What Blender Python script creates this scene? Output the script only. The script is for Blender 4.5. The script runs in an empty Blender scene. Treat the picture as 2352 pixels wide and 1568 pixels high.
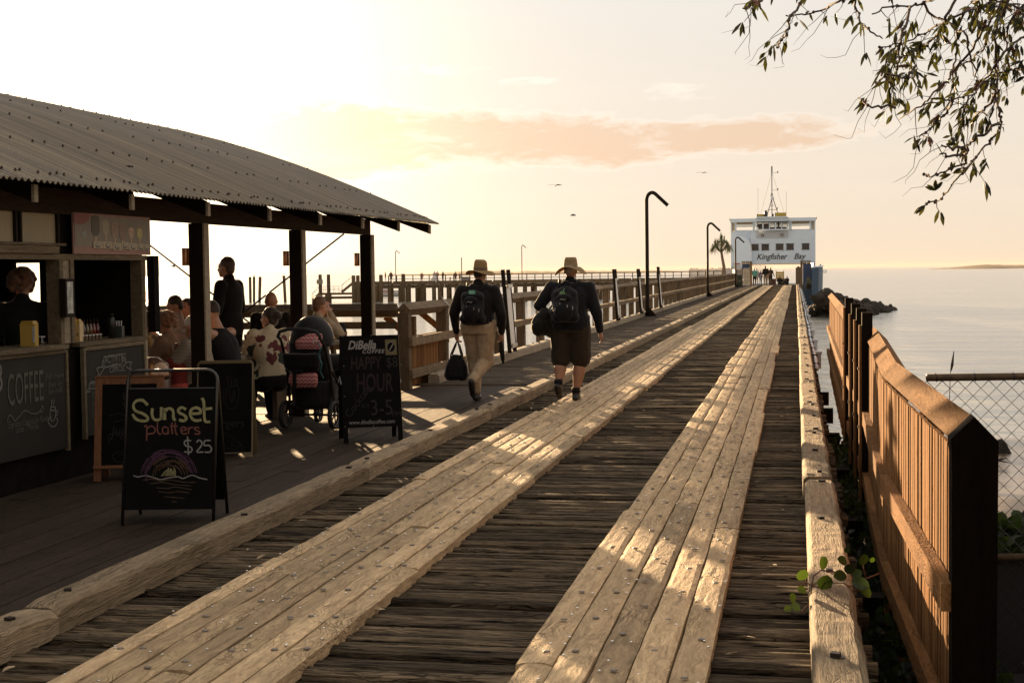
import bpy, bmesh, math, random
from mathutils import Vector, Matrix, Euler, noise
random.seed(7)
R = math.radians
V = Vector
scn = bpy.context.scene
col = scn.collection
# ------------------------------------------------------------------ camera
CAM = V((0, 0, 1.62))
YAW, PITCH, ROLL, F = R(11.3), R(2.82), R(-0.73), 3267.0      # F in pixels of a 2352 px wide frame
cd = bpy.data.cameras.new('camera'); cam = bpy.data.objects.new('camera', cd); col.objects.link(cam)
cd.sensor_width = 36; cd.lens = F / 2352 * 36; cd.clip_start = .1; cd.clip_end = 60000
MR = Matrix.Rotation(YAW, 3, 'Z') @ Matrix.Rotation(R(90) - PITCH, 3, 'X') @ Matrix.Rotation(ROLL, 3, 'Z')
cam.matrix_world = Matrix.Translation(CAM) @ MR.to_4x4()
scn.camera = cam
# ------------------------------------------------------------------ light
SUN_AZ, SUN_EL = 26.6, 5.4            # degrees left of the pier axis (+Y), above the horizon
sund = V((-math.sin(R(SUN_AZ)) * math.cos(R(SUN_EL)), math.cos(R(SUN_AZ)) * math.cos(R(SUN_EL)), math.sin(R(SUN_EL))))
sl = bpy.data.lights.new('sun', 'SUN'); sl.energy = 5.0; sl.angle = R(.5); sl.color = (1.0, .67, .36)
so = bpy.data.objects.new('sun', sl); col.objects.link(so); so.rotation_euler = sund.to_track_quat('Z', 'Y').to_euler()
so.location = (-20, 40, 20)
scn.view_settings.view_transform = 'Standard'; scn.view_settings.look = 'None'
scn.view_settings.gamma = 1; scn.view_settings.exposure = 1.95
scn.cycles.use_denoising = True
scn.cycles.max_bounces = 6; scn.cycles.diffuse_bounces = 2; scn.cycles.glossy_bounces = 3
scn.cycles.transparent_max_bounces = 12; scn.cycles.volume_bounces = 0; scn.cycles.caustics_reflective = False; scn.cycles.caustics_refractive = False

class NT:
    """tiny node-tree helper"""
    def __init__(s, nt): s.nt = nt; s.n = nt.nodes; s.l = nt.links
    def add(s, t, **kw):
        nd = s.n.new(t)
        for k, v in kw.items():
            if k.startswith('i_'):
                key = k[2:]; key = int(key) if key.isdigit() else key.replace('_', ' ')
                s.put(nd, key, v)
            else: setattr(nd, k, v)
        return nd
    def put(s, nd, key, v):
        sock = nd.inputs[key]
        if isinstance(v, bpy.types.NodeSocket): s.l.new(v, sock)
        elif isinstance(v, bpy.types.Node): s.l.new(v.outputs[0], sock)
        else: sock.default_value = v[:3] if sock.type == 'VECTOR' and hasattr(v, '__len__') else v
    def math(s, op, a, b=0.0, c=None, clamp=False):
        nd = s.n.new('ShaderNodeMath'); nd.operation = op; nd.use_clamp = clamp
        s.put(nd, 0, a); s.put(nd, 1, b)
        if c is not None: s.put(nd, 2, c)
        return nd.outputs[0]
    def vmath(s, op, a, b=(0, 0, 0)):
        nd = s.n.new('ShaderNodeVectorMath'); nd.operation = op; s.put(nd, 0, a)
        if op == 'SCALE': s.put(nd, 3, b)
        else: s.put(nd, 1, b)
        return nd
    def mix(s, f, a, b, mode='MIX'):
        nd = s.n.new('ShaderNodeMix'); nd.data_type = 'RGBA'; nd.blend_type = mode
        s.put(nd, 0, f); s.put(nd, 6, a); s.put(nd, 7, b); return nd.outputs[2]
    def ramp(s, f, stops, interp='LINEAR'):
        nd = s.n.new('ShaderNodeValToRGB'); s.put(nd, 0, f); cr = nd.color_ramp; cr.interpolation = interp
        while len(cr.elements) < len(stops): cr.elements.new(.5)
        for e, (p, c) in zip(cr.elements, stops):
            e.position = p; e.color = c if len(c) == 4 else (*c, 1)
        return nd.outputs[0]
    def noise(s, vec, scale, detail=3, rough=.55, dist=0):
        nd = s.n.new('ShaderNodeTexNoise'); s.put(nd, 'Vector', vec); s.put(nd, 'Scale', scale)
        s.put(nd, 'Detail', detail); s.put(nd, 'Roughness', rough); s.put(nd, 'Distortion', dist); return nd.outputs[0]

def c4(c): return (*c, 1) if len(c) == 3 else c

# ------------------------------------------------------------------ sky
w = bpy.data.worlds.new('World'); scn.world = w; w.use_nodes = True
T = NT(w.node_tree); T.n.clear()
sky = T.add('ShaderNodeTexSky', sky_type='NISHITA', sun_disc=False, sun_elevation=R(SUN_EL), sun_rotation=R(-SUN_AZ), altitude=0, air_density=1.0, dust_density=1.2, ozone_density=1.0)
geo = T.add('ShaderNodeTexCoord').outputs['Generated']
sep = T.add('ShaderNodeSeparateXYZ', i_0=geo)
hx = T.math('ARCTAN2', sep.outputs[0], sep.outputs[1])            # azimuth, 0 along the pier, + to the right
el = T.math('ARCSINE', sep.outputs[2])
def band(a0, e0, wa, we, tilt=0.0):
    """soft ellipse in azimuth / elevation (degrees)"""
    da = T.math('DIVIDE', T.math('SUBTRACT', hx, R(a0)), R(wa))
    ee = T.math('SUBTRACT', T.math('SUBTRACT', el, R(e0)), T.math('MULTIPLY', T.math('SUBTRACT', hx, R(a0)), tilt))
    de = T.math('DIVIDE', ee, R(we))
    r = T.math('ADD', T.math('POWER', T.math('ABSOLUTE', da), 2.0), T.math('POWER', T.math('ABSOLUTE', de), 2.0))
    return T.math('SUBTRACT', 1.0, r)
cv = T.add('ShaderNodeCombineXYZ', i_0=hx, i_1=T.math('MULTIPLY', el, 3.2), i_2=0.0)
n1 = T.noise(cv, 14, 8, .62, .4); n2 = T.noise(cv, 60, 6, .65, .6)
nz = T.math('ADD', T.math('MULTIPLY', T.math('SUBTRACT', n1, .5), 2.6), T.math('MULTIPLY', T.math('SUBTRACT', n2, .5), 1.1))
m = T.math('MAXIMUM', T.math('MAXIMUM', band(-18.6, 5.3, 6.6, 1.75, .0), band(-11.5, 5.25, 9.0, 1.15, -.02)), band(-3.2, 5.25, 6.6, .75, .0))
cl = T.math('MULTIPLY', T.math('ADD', m, T.math('MULTIPLY', nz, 1.25)), 1.5, clamp=True)
cl_edge = T.math('MULTIPLY', T.math('ADD', m, T.math('ADD', T.math('MULTIPLY', nz, 1.25), .22)), 3.0, clamp=True)
m2 = T.math('MAXIMUM', band(-14.2, 8.0, 2.2, .35), T.math('MAXIMUM', band(-4.6, 7.0, 2.2, .5), T.math('MAXIMUM', band(-10.5, 7.5, 2.6, .25), band(-13.2, 5.05, 1.2, .2))))
cl2 = T.math('MULTIPLY', T.math('ADD', T.math('SUBTRACT', m2, .75), T.math('MULTIPLY', nz, 2.2)), 1.6, clamp=True)
cw = T.add('ShaderNodeCombineXYZ', i_0=T.math('MULTIPLY', hx, 1.0), i_1=T.math('MULTIPLY', el, 9.0), i_2=3.3)
wis = T.math('MULTIPLY', T.math('SUBTRACT', T.noise(cw, 6, 6, .6), .5), 2.2, clamp=True)
wis = T.math('MULTIPLY', wis, T.math('MULTIPLY', T.math('SUBTRACT', .2, T.math('ABSOLUTE', T.math('SUBTRACT', el, .06))), 4.0, clamp=True))
SKYC = sky.outputs[0]
# colour grade of the sky light: the low sun's haze is paler and warmer than the clear-air model
hsv = T.add('ShaderNodeHueSaturation', i_Saturation=.50, i_Value=1.0, i_Color=SKYC)
dsun = T.add('ShaderNodeVectorMath', operation='DOT_PRODUCT', i_0=geo, i_1=tuple(sund)).outputs['Value']
dpos = T.math('MAXIMUM', dsun, 0.0)
glow = T.math('POWER', dpos, 105.0); glow2 = T.math('POWER', dpos, 24.0)
# thin haze lit by the low sun over the clear-air sky
veil = T.ramp(T.math('MULTIPLY', el, 2.2, clamp=True), [(0, (4.5, 3.68, 2.75)), (.10, (4.4, 3.75, 3.0)), (.42, (4.2, 4.0, 3.7)), (.75, (4.6, 4.3, 3.9)), (1, (4.6, 4.2, 3.9))])
front = T.math('MULTIPLY', T.math('ADD', dsun, .25), 1.6, clamp=True)
back_c = T.ramp(T.math('MULTIPLY', el, 1.5, clamp=True), [(0, (3.4, 2.95, 2.5)), (.4, (3.4, 3.1, 2.8)), (1, (3.2, 2.95, 2.7))])
veil = T.mix(front, back_c, veil)
below = T.math('ADD', 1.0, T.math('MULTIPLY', T.math('MINIMUM', el, 0.0), 3.0), clamp=True)
base = T.mix(1.0, T.mix(.025, (0, 0, 0, 1), hsv.outputs[0]), T.vmath('SCALE', veil, below).outputs[0], 'ADD')
g1 = T.mix(glow, (0, 0, 0, 1), (10.0, 7.6, 4.4, 1)); g2 = T.mix(glow2, (0, 0, 0, 1), (.95, .72, .42, 1))
g1.node.clamp_result = False
base = T.mix(1.0, T.mix(1.0, base, g1, 'ADD'), g2, 'ADD')
lit = T.mix(1.0, base, (1.12, 1.12, 1.13, 1), 'MULTIPLY'); shd = T.mix(1.0, base, (.96, .79, .67, 1), 'MULTIPLY')
c = T.mix(T.math('MULTIPLY', cl_edge, .75), base, lit)
c = T.mix(T.math('MULTIPLY', cl, .9), c, shd)
c = T.mix(T.math('MULTIPLY', cl2, .9), c, lit)
c = T.mix(T.math('MULTIPLY', wis, .5), c, lit)
bg = T.add('ShaderNodeBackground', i_Color=c, i_Strength=.051)
T.l.new(bg.outputs[0], T.add('ShaderNodeOutputWorld').inputs[0])

# ------------------------------------------------------------------ pixel helpers (2352 x 1568 frame of the photo)
def ray(px, py): return MR @ V(((px - 1176) / F, (784 - py) / F, -1.0))
def G(px, py, z=0.0):
    d = ray(px, py); t = (z - CAM.z) / d.z; return CAM + d * t
def D(px, py, dep): return CAM + ray(px, py) * dep
def AX(px, X, z=None, py=700):
    """point on the vertical plane x = X seen in column px"""
    d = ray(px, py); t = (X - CAM.x) / d.x; p = CAM + d * t
    if z is not None: p.z = z
    return p
def depth(p): return -(MR.transposed() @ (V(p) - CAM)).z

# ------------------------------------------------------------------ objects
TSC = bpy.data.scenes.new('workshop'); TVL = TSC.view_layers[0]       # scratch scene for evaluating modifiers; removed at the end
def _lnk(o): col.objects.link(o); return o
def tag(o, label=None, cat=None, group=None, kind=None):
    if label: o['label'] = label
    if cat: o['category'] = cat
    if group: o['group'] = group
    if kind: o['kind'] = kind
    return o
def thing(name, label, cat, loc=(0, 0, 0), rz=0.0, group=None):
    o = bpy.data.objects.new(name, None); _lnk(o); o.location = loc; o.rotation_euler = (0, 0, rz); o.empty_display_size = .1
    o['_m'] = 1
    return tag(o, label, cat, group)
def local(o):
    return (Matrix.Translation(o.location) @ o.rotation_euler.to_matrix().to_4x4())

class MB:
    def __init__(s): s.v = []; s.f = []; s.t = []; s.tone = 0.0
    def tn(s, a=None): s.tone = random.random() if a is None else a; return s
    def _add(s, vs, fs):
        b = len(s.v); s.v += [tuple(p) for p in vs]
        s.f += [tuple(b + i for i in f) for f in fs]; s.t += [s.tone] * len(fs); return b
    def hexa(s, p):
        """8 points: 0-3 bottom ccw, 4-7 top ccw"""
        s._add(p, [(3, 2, 1, 0), (4, 5, 6, 7), (0, 1, 5, 4), (1, 2, 6, 5), (2, 3, 7, 6), (3, 0, 4, 7)]); return s
    def box(s, lo, hi):
        (a, b, c), (d, e, f) = lo, hi
        return s.hexa([(a, b, c), (d, b, c), (d, e, c), (a, e, c), (a, b, f), (d, b, f), (d, e, f), (a, e, f)])
    def obox(s, c, size, rot=None):
        """oriented box, c = centre"""
        h = V(size) / 2; m = rot if rot is not None else Matrix.Identity(3); c = V(c)
        pts = [c + m @ V((x * h.x, y * h.y, z * h.z)) for z in (-1, 1) for x, y in ((-1, -1), (1, -1), (1, 1), (-1, 1))]
        return s.hexa(pts)
    def bar(s, a, b, w, h, up=(0, 0, 1), roll=0.0):
        """beam a->b with width w (sideways) and height h"""
        a, b = V(a), V(b); y = (b - a); L = y.length; y.normalize(); x = y.cross(V(up))
        if x.length < 1e-4: x = V((1, 0, 0))
        x.normalize(); z = x.cross(y)
        m = Matrix((x, y, z)).transposed()
        if roll: m = m @ Matrix.Rotation(roll, 3, 'Y')
        return s.obox((a + b) / 2, (w, L, h), m)
    def tube(s, pts, r, n=8, cap=True, flat=1.0):
        pts = [V(p) for p in pts]; k = len(pts); rs = list(r) if hasattr(r, '__len__') else [r] * k
        rings = []; ref = None
        for i, p in enumerate(pts):
            t = (pts[min(i + 1, k - 1)] - pts[max(i - 1, 0)])
            if t.length < 1e-9: t = V((0, 0, 1))
            t.normalize()
            if ref is None:
                ref = V((0, 0, 1)) if abs(t.z) < .9 else V((1, 0, 0))
            x = ref - t * ref.dot(t)
            if x.length < 1e-6: x = t.orthogonal()
            x.normalize(); ref = x; y = t.cross(x)
            rings.append([p + (x * math.cos(2 * math.pi * j / n) + y * math.sin(2 * math.pi * j / n) * flat) * rs[i] for j in range(n)])
        vs = [q for rg in rings for q in rg]; fs = []
        for i in range(k - 1):
            for j in range(n):
                a = i * n + j; b = i * n + (j + 1) % n; fs.append((a, b, b + n, a + n))
        if cap: fs.append(tuple(range(n - 1, -1, -1))); fs.append(tuple((k - 1) * n + j for j in range(n)))
        s._add(vs, fs); return s
    def lathe(s, prof, c=(0, 0, 0), n=16, sx=1.0, sy=1.0, m=None):
        """prof [(r,z)...] about z"""
        c = V(c); vs = []; k = len(prof)
        for r, z in prof:
            for j in range(n):
                q = V((r * math.cos(2 * math.pi * j / n) * sx, r * math.sin(2 * math.pi * j / n) * sy, z))
                vs.append(c + (m @ q if m else q))
        fs = []
        for i in range(k - 1):
            for j in range(n):
                a = i * n + j; b = i * n + (j + 1) % n; fs.append((a, b, b + n, a + n))
        fs.append(tuple(range(n - 1, -1, -1))); fs.append(tuple((k - 1) * n + j for j in range(n)))
        s._add(vs, fs); return s
    def ell(s, c, r, n=12, k=8, m=None):
        prof = [(max(math.sin(math.pi * i / k), .002), -math.cos(math.pi * i / k)) for i in range(k + 1)]
        c = V(c); r = V(r) if hasattr(r, '__len__') else V((r, r, r)); vs = []
        for a, z in prof:
            for j in range(n):
                q = V((a * math.cos(2 * math.pi * j / n) * r.x, a * math.sin(2 * math.pi * j / n) * r.y, z * r.z)); vs.append(c + (m @ q if m else q))
        fs = [(i * n + j, i * n + (j + 1) % n, (i + 1) * n + (j + 1) % n, (i + 1) * n + j) for i in range(k) for j in range(n)]
        fs.append(tuple(range(n - 1, -1, -1))); fs.append(tuple(k * n + j for j in range(n)))
        s._add(vs, fs); return s
    def loft(s, rings, cap=True):
        n = len(rings[0]); vs = [p for r in rings for p in r]; fs = []
        for i in range(len(rings) - 1):
            for j in range(n):
                a = i * n + j; b = i * n + (j + 1) % n; fs.append((a, b, b + n, a + n))
        if cap: fs.append(tuple(range(n - 1, -1, -1))); fs.append(tuple((len(rings) - 1) * n + j for j in range(n)))
        s._add(vs, fs); return s
    def poly(s, pts, d):
        """flat outline pts extruded by vector d"""
        n = len(pts); d = V(d); vs = [V(p) for p in pts] + [V(p) + d for p in pts]
        fs = [tuple(range(n - 1, -1, -1)), tuple(range(n, 2 * n))] + [(i, (i + 1) % n, (i + 1) % n + n, i + n) for i in range(n)]
        s._add(vs, fs); return s
    def quad(s, *p): s._add(p, [tuple(range(len(p)))]); return s
    def build(s, name, mat, parent=None, smooth=False, world=True, **tags):
        me = bpy.data.meshes.new(name)
        vs = s.v
        if parent is not None and world and parent.get('_m'):
            mi = local(parent).inverted(); vs = [tuple(mi @ V(p)) for p in vs]
        elif parent is not None and world and parent.parent is not None and parent.parent.get('_m'):
            mi = local(parent.parent).inverted(); vs = [tuple(mi @ V(p)) for p in vs]
        me.from_pydata(vs, [], s.f); me.update()
        at = me.attributes.new('tone', 'FLOAT', 'FACE'); at.data.foreach_set('value', s.t)
        me.materials.append(mat)
        if smooth: me.polygons.foreach_set('use_smooth', [True] * len(me.polygons))
        o = bpy.data.objects.new(name, me); _lnk(o)
        if parent is not None: o.parent = parent
        if tags: tag(o, **tags)
        return o
def fixn(o):
    bm = bmesh.new(); bm.from_mesh(o.data); bmesh.ops.recalc_face_normals(bm, faces=bm.faces); bm.to_mesh(o.data); bm.free(); return o
def clone(o, loc=None, rz=None, label=None, group=None, rec=True):
    """copy of a thing with copies of its parts and sub-parts"""
    n = o.copy(); _lnk(n)
    if loc is not None: n.location = loc
    if rz is not None: n.rotation_euler = (0, 0, rz)
    if label: n['label'] = label
    if group: n['group'] = group
    def kids(a, b):
        for ch in list(a.children):
            c_ = ch.copy(); _lnk(c_); c_.parent = b; kids(ch, c_)
    if rec: kids(o, n)
    return n

# ------------------------------------------------------------------ materials
MATS = {}
def pbr(name, base, rough=.6, metal=0.0, spec=.5, var=.0, vscale=8.0, bump=0.0, bscale=60.0, trans=0.0, emit=None, alpha=None, stretch=(1, 1, 1), sheen=0, tonev=0.0, sss=0):
    if name in MATS: return MATS[name]
    m = bpy.data.materials.new(name); m.use_nodes = True; T = NT(m.node_tree); b = T.n['Principled BSDF']
    co = T.add('ShaderNodeTexCoord').outputs['Object']
    if stretch != (1, 1, 1): co = T.vmath('MULTIPLY', co, stretch).outputs[0]
    colr = c4(base)
    if var:
        n = T.noise(co, vscale, 5, .6)
        colr = T.mix(T.math('MULTIPLY', T.math('SUBTRACT', n, .35), 3.0, clamp=True), c4([x * (1 - var) for x in base]), c4([min(1, x * (1 + var)) for x in base]))
    if tonev:
        at = T.add('ShaderNodeAttribute', attribute_name='tone').outputs['Fac']
        k = T.math('ADD', T.math('MULTIPLY', at, tonev), 1 - tonev / 2)
        colr = T.vmath('SCALE', colr, k).outputs[0]
    T.put(b, 'Base Color', colr); T.put(b, 'Roughness', rough); T.put(b, 'Metallic', metal); T.put(b, 'Specular IOR Level', spec)
    if trans: T.put(b, 'Transmission Weight', trans)
    if sss: T.put(b, 'Subsurface Weight', sss); b.inputs['Subsurface Scale'].default_value = .02
    if sheen: T.put(b, 'Sheen Weight', sheen); T.put(b, 'Sheen Roughness', .35)
    if emit: T.put(b, 'Emission Color', c4(emit[0])); T.put(b, 'Emission Strength', emit[1])
    if alpha is not None: T.put(b, 'Alpha', alpha)
    if bump:
        bn = T.add('ShaderNodeBump', i_Strength=bump, i_Distance=.01, i_Height=T.noise(co, bscale, 4, .6)); T.put(b, 'Normal', bn.outputs[0])
    MATS[name] = m; return m

def wood(name, lo, hi, axis='Y', scale=1.0, bump=.6, crack=.5, rough=.85, tonev=.5, dirt=0.0, spec=.25, dist=.02, con=2.2, off0=.38, warp_=.09):
    """weathered timber; grain runs along axis"""
    if name in MATS: return MATS[name]
    m = bpy.data.materials.new(name); m.use_nodes = True; T = NT(m.node_tree); b = T.n['Principled BSDF']
    co = T.add('ShaderNodeTexCoord').outputs['Object']
    at = T.add('ShaderNodeAttribute', attribute_name='tone').outputs['Fac']
    off = T.vmath('SCALE', (13.7, 41.3, 27.9), at).outputs[0]
    co = T.vmath('ADD', co, off).outputs[0]
    st = {'X': (.07, 1, 1), 'Y': (1, .07, 1), 'Z': (1, 1, .07)}[axis]
    warp = T.add('ShaderNodeTexNoise', i_Vector=co, i_Scale=5.0 * scale, i_Detail=2.0)
    wv = T.vmath('SCALE', T.vmath('SUBTRACT', warp.outputs['Color'], (.5, .5, .5)).outputs[0], warp_ / scale).outputs[0]
    cw_ = T.vmath('MULTIPLY', T.vmath('ADD', co, wv).outputs[0], st).outputs[0]
    g1 = T.noise(cw_, 70 * scale, 5, .65)           # fibres
    g2 = T.noise(cw_, 22 * scale, 3, .5, .6)        # growth bands
    st2 = {'X': (.35, 1, 1), 'Y': (1, .35, 1), 'Z': (1, 1, .35)}[axis]
    g3 = T.noise(T.vmath('MULTIPLY', co, st2).outputs[0], 3.2 * scale, 4, .6)
    ck = T.add('ShaderNodeTexVoronoi', feature='DISTANCE_TO_EDGE', i_Vector=T.vmath('MULTIPLY', T.vmath('ADD', co, T.vmath('SCALE', wv, 2.0).outputs[0]).outputs[0], {'X': (.045, 1, 1), 'Y': (1, .045, 1), 'Z': (1, 1, .045)}[axis]).outputs[0], i_Scale=40.0 * scale)
    ckf = T.math('SUBTRACT', 1.0, T.math('MULTIPLY', ck.outputs['Distance'], 11.0, clamp=True))
    ckf = T.math('MULTIPLY', ckf, T.math('MULTIPLY', T.math('SUBTRACT', g3, .50), 5.0, clamp=True))
    f = T.math('ADD', T.math('MULTIPLY', g1, .75), T.math('MULTIPLY', g2, .55))
    f = T.math('MULTIPLY', T.math('SUBTRACT', f, off0), con, clamp=True)
    colr = T.mix(f, c4(lo), c4(hi))
    k = T.math('ADD', T.math('MULTIPLY', T.math('ADD', at, T.math('MULTIPLY', T.math('SUBTRACT', g3, .5), 1.2)), tonev), 1 - tonev / 2)
    colr = T.vmath('SCALE', colr, k).outputs[0]
    colr = T.mix(T.math('MULTIPLY', ckf, crack), colr, c4([x * .22 for x in lo]))
    if dirt:
        dn = T.math('MULTIPLY', T.math('SUBTRACT', T.noise(co, 2.3, 5, .65), .5), 4.0, clamp=True)
        colr = T.mix(T.math('MULTIPLY', dn, dirt), colr, (.05, .038, .028, 1))
    T.put(b, 'Base Color', colr); T.put(b, 'Roughness', rough); T.put(b, 'Specular IOR Level', spec)
    h = T.math('SUBTRACT', T.math('ADD', T.math('MULTIPLY', g1, .6), T.math('MULTIPLY', g2, .6)), T.math('MULTIPLY', ckf, 1.3 * crack))
    bn = T.add('ShaderNodeBump', i_Strength=bump, i_Distance=dist, i_Height=h); T.put(b, 'Normal', bn.outputs[0])
    MATS[name] = m; return m
# ------------------------------------------------------------------ materials of the place
W_CROSS = wood('dark cross deck timber', (.003, .0022, .0015), (.165, .122, .076), 'X', 1.2, .9, .9, .9, 1.1, dirt=.7, spec=.1, con=3.6, off0=.50, warp_=.04, dist=.03)
W_WALK = wood('walkway timber', (.014, .011, .008), (.12, .09, .062), 'X', 1.1, .8, .7, .85, .6, dirt=.3)
W_TRACK = wood('grey brown track timber', (.21, .14, .075), (.62, .45, .255), 'Y', 1.0, .65, .8, .8, .6, dirt=.3, dist=.02)
W_KERB = wood('weathered kerb timber', (.11, .08, .045), (.42, .315, .195), 'Y', 1.6, .8, .7, .85, .5, dirt=.4, dist=.02, warp_=.035)
W_KERBL = wood('pale kerb timber', (.22, .18, .125), (.46, .375, .27), 'Y', .8, .8, .8, .85, .35, dirt=.12, dist=.03)
W_BOARD = wood('brown boardwalk timber', (.016, .011, .0075), (.050, .034, .023), 'Y', .9, .35, .25, .8, .35, dirt=.25, spec=.15)
W_POST = wood('weathered post timber', (.065, .045, .026), (.20, .145, .088), 'Z', 1.0, .8, .7, .85, .5)
W_POSTY = wood('weathered rail timber', (.075, .053, .031), (.26, .19, .115), 'Y', 1.0, .8, .7, .85, .5)
W_FENCE = wood('orange brown fence timber', (.115, .052, .017), (.27, .142, .060), 'Z', 1.0, .5, .45, .9, .6, spec=.04)
W_FENCEY = wood('orange brown rail timber', (.11, .05, .018), (.27, .142, .060), 'Y', 1.0, .7, .5, .9, .4, spec=.04)
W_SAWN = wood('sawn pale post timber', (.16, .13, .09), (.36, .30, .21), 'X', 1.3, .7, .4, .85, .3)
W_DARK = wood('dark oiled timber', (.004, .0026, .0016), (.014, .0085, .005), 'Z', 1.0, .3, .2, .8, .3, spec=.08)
W_PILE = wood('tarred pile timber', (.08, .06, .042), (.22, .17, .12), 'Z', .5, .8, .6, .85, .4)
M_BLACK = pbr('black painted metal', (.014, .009, .005), .7, 0, .15)
M_STEEL = pbr('galvanised steel', (.45, .44, .42), .38, .9)
M_RUST = pbr('dark rusty bolt', (.035, .026, .02), .5, .7, var=.4)
M_STUD = pbr('worn bolt head', (.20, .17, .14), .5, .8)

# ------------------------------------------------------------------ sea
def sea_mat():
    m = bpy.data.materials.new('sea water'); m.use_nodes = True; T = NT(m.node_tree); b = T.n['Principled BSDF']
    co = T.add('ShaderNodeTexCoord').outputs['Object']
    T.put(b, 'Base Color', (.32, .33, .30, 1)); T.put(b, 'Roughness', .12); T.put(b, 'Specular IOR Level', .9); T.put(b, 'IOR', 1.33)
    a = T.noise(T.vmath('MULTIPLY', co, (.35, 1.0, 1)).outputs[0], 1.6, 5, .6, .4)
    c_ = T.noise(T.vmath('MULTIPLY', co, (.3, 1.0, 1)).outputs[0], .28, 4, .55, .3)
    e_ = T.noise(T.vmath('MULTIPLY', co, (.25, 1.0, 1)).outputs[0], .03, 3, .5, .3)
    h = T.math('ADD', T.math('MULTIPLY', a, .11), T.math('ADD', T.math('MULTIPLY', c_, .42), T.math('MULTIPLY', e_, 1.2)))
    bn = T.add('ShaderNodeBump', i_Strength=.95, i_Distance=1.0, i_Height=h); T.put(b, 'Normal', bn.outputs[0])
    return m
SEA_Z = -3.0
mb = MB(); ys = [-60, 0, 30, 60, 120, 300, 900, 3000, 9000]; xs = [-9000, -6000, -1500, -400, -100, 0, 100, 400, 1500, 6000, 9000]
vs = [(x, y, SEA_Z) for y in ys for x in xs]; nx = len(xs)
mb._add(vs, [(j * nx + i, j * nx + i + 1, (j + 1) * nx + i + 1, (j + 1) * nx + i) for j in range(len(ys) - 1) for i in range(nx - 1)])
mb.build('sea', sea_mat(), kind='structure')

# beach / ground under and beside the pier
def shore_h(x, y):
    # right hand side shore sits a little further out
    yy = y - (1.5 * math.sin(x * .35) + (2.0 if x > 0 else 0))
    pts = [(-30, -.75), (6, -.75), (10, -.95), (14, -1.5), (20, -2.2), (27, -2.72), (31, -2.96), (34.5, -2.93), (38, -3.1), (60, -4.2), (90, -5)]
    for (a, ha), (b_, hb) in zip(pts, pts[1:]):
        if yy <= b_: t = max(0, (yy - a) / (b_ - a)); h = ha + (hb - ha) * t; break
    else: h = -5
    return h + .10 * noise.noise(V((x * .35, y * .5, 1))) + .03 * noise.noise(V((x * 1.3, y * 2, 5)))
mb = MB(); nx, ny = 150, 190; x0, x1, y0, y1 = -45, 45, -25, 85
mb._add([(x0 + (x1 - x0) * i / nx, y0 + (y1 - y0) * j / ny, shore_h(x0 + (x1 - x0) * i / nx, y0 + (y1 - y0) * j / ny)) for j in range(ny + 1) for i in range(nx + 1)],
        [(j * (nx + 1) + i, j * (nx + 1) + i + 1, (j + 1) * (nx + 1) + i + 1, (j + 1) * (nx + 1) + i) for j in range(ny) for i in range(nx)])
m = bpy.data.materials.new('wet sand'); m.use_nodes = True; T = NT(m.node_tree); b = T.n['Principled BSDF']
co = T.add('ShaderNodeTexCoord').outputs['Object']; sz = T.add('ShaderNodeSeparateXYZ', i_0=co).outputs[2]
wet = T.math('MULTIPLY', T.math('SUBTRACT', -1.9, sz), 1.5, clamp=True)
n = T.noise(co, 3, 6, .6)
T.put(b, 'Base Color', T.mix(wet, T.mix(n, (.30, .225, .15, 1), (.42, .33, .23, 1)), (.17, .125, .085, 1)))
T.put(b, 'Roughness', T.math('SUBTRACT', .9, T.math('MULTIPLY', wet, .72)))
rp = T.noise(T.vmath('MULTIPLY', co, (.3, 1.6, 1)).outputs[0], 2.2, 4, .6, .5)
T.put(b, 'Normal', T.add('ShaderNodeBump', i_Strength=.5, i_Distance=.10, i_Height=T.math('ADD', rp, T.math('MULTIPLY', n, .3))).outputs[0])
mb.build('beach_sand', m, smooth=True, kind='structure')

# far land on the horizon
def land(name, px0, px1, dist, hmax, seed, lab):
    mb = MB(); N = 60; a = D(px0, 620, dist); b_ = D(px1, 620, dist)
    top = []; 
    for i in range(N + 1):
        t = i / N; p = a.lerp(b_, t); h = hmax * (math.sin(math.pi * t) ** .6) * (.45 + .7 * abs(noise.noise(V((t * 5, seed, 0)))) + .12 * noise.noise(V((t * 40, seed, 3))))
        top.append((p, max(h, 0)))
    back = (b_ - a).cross(V((0, 0, 1))).normalized() * -dist * .08
    vs = []
    for p, h in top:
        vs += [(p.x, p.y, SEA_Z - 1), (p.x + back.x * .4, p.y + back.y * .4, SEA_Z + h), (p.x + back.x, p.y + back.y, SEA_Z - 1)]
    mb._add(vs, [(3 * i + k, 3 * i + 3 + k, 3 * i + 4 + k, 3 * i + 1 + k) for i in range(N) for k in (0, 1)])
    return mb.build(name, pbr('distant bush land', (.10, .085, .05), .9, var=.3, vscale=.01), smooth=True, kind='structure')
land('hills', 860, 1600, 1900, 8.5, 2.2, '')
land('hills', 2170, 2800, 1900, 9.5, 7.7, '')

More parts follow.
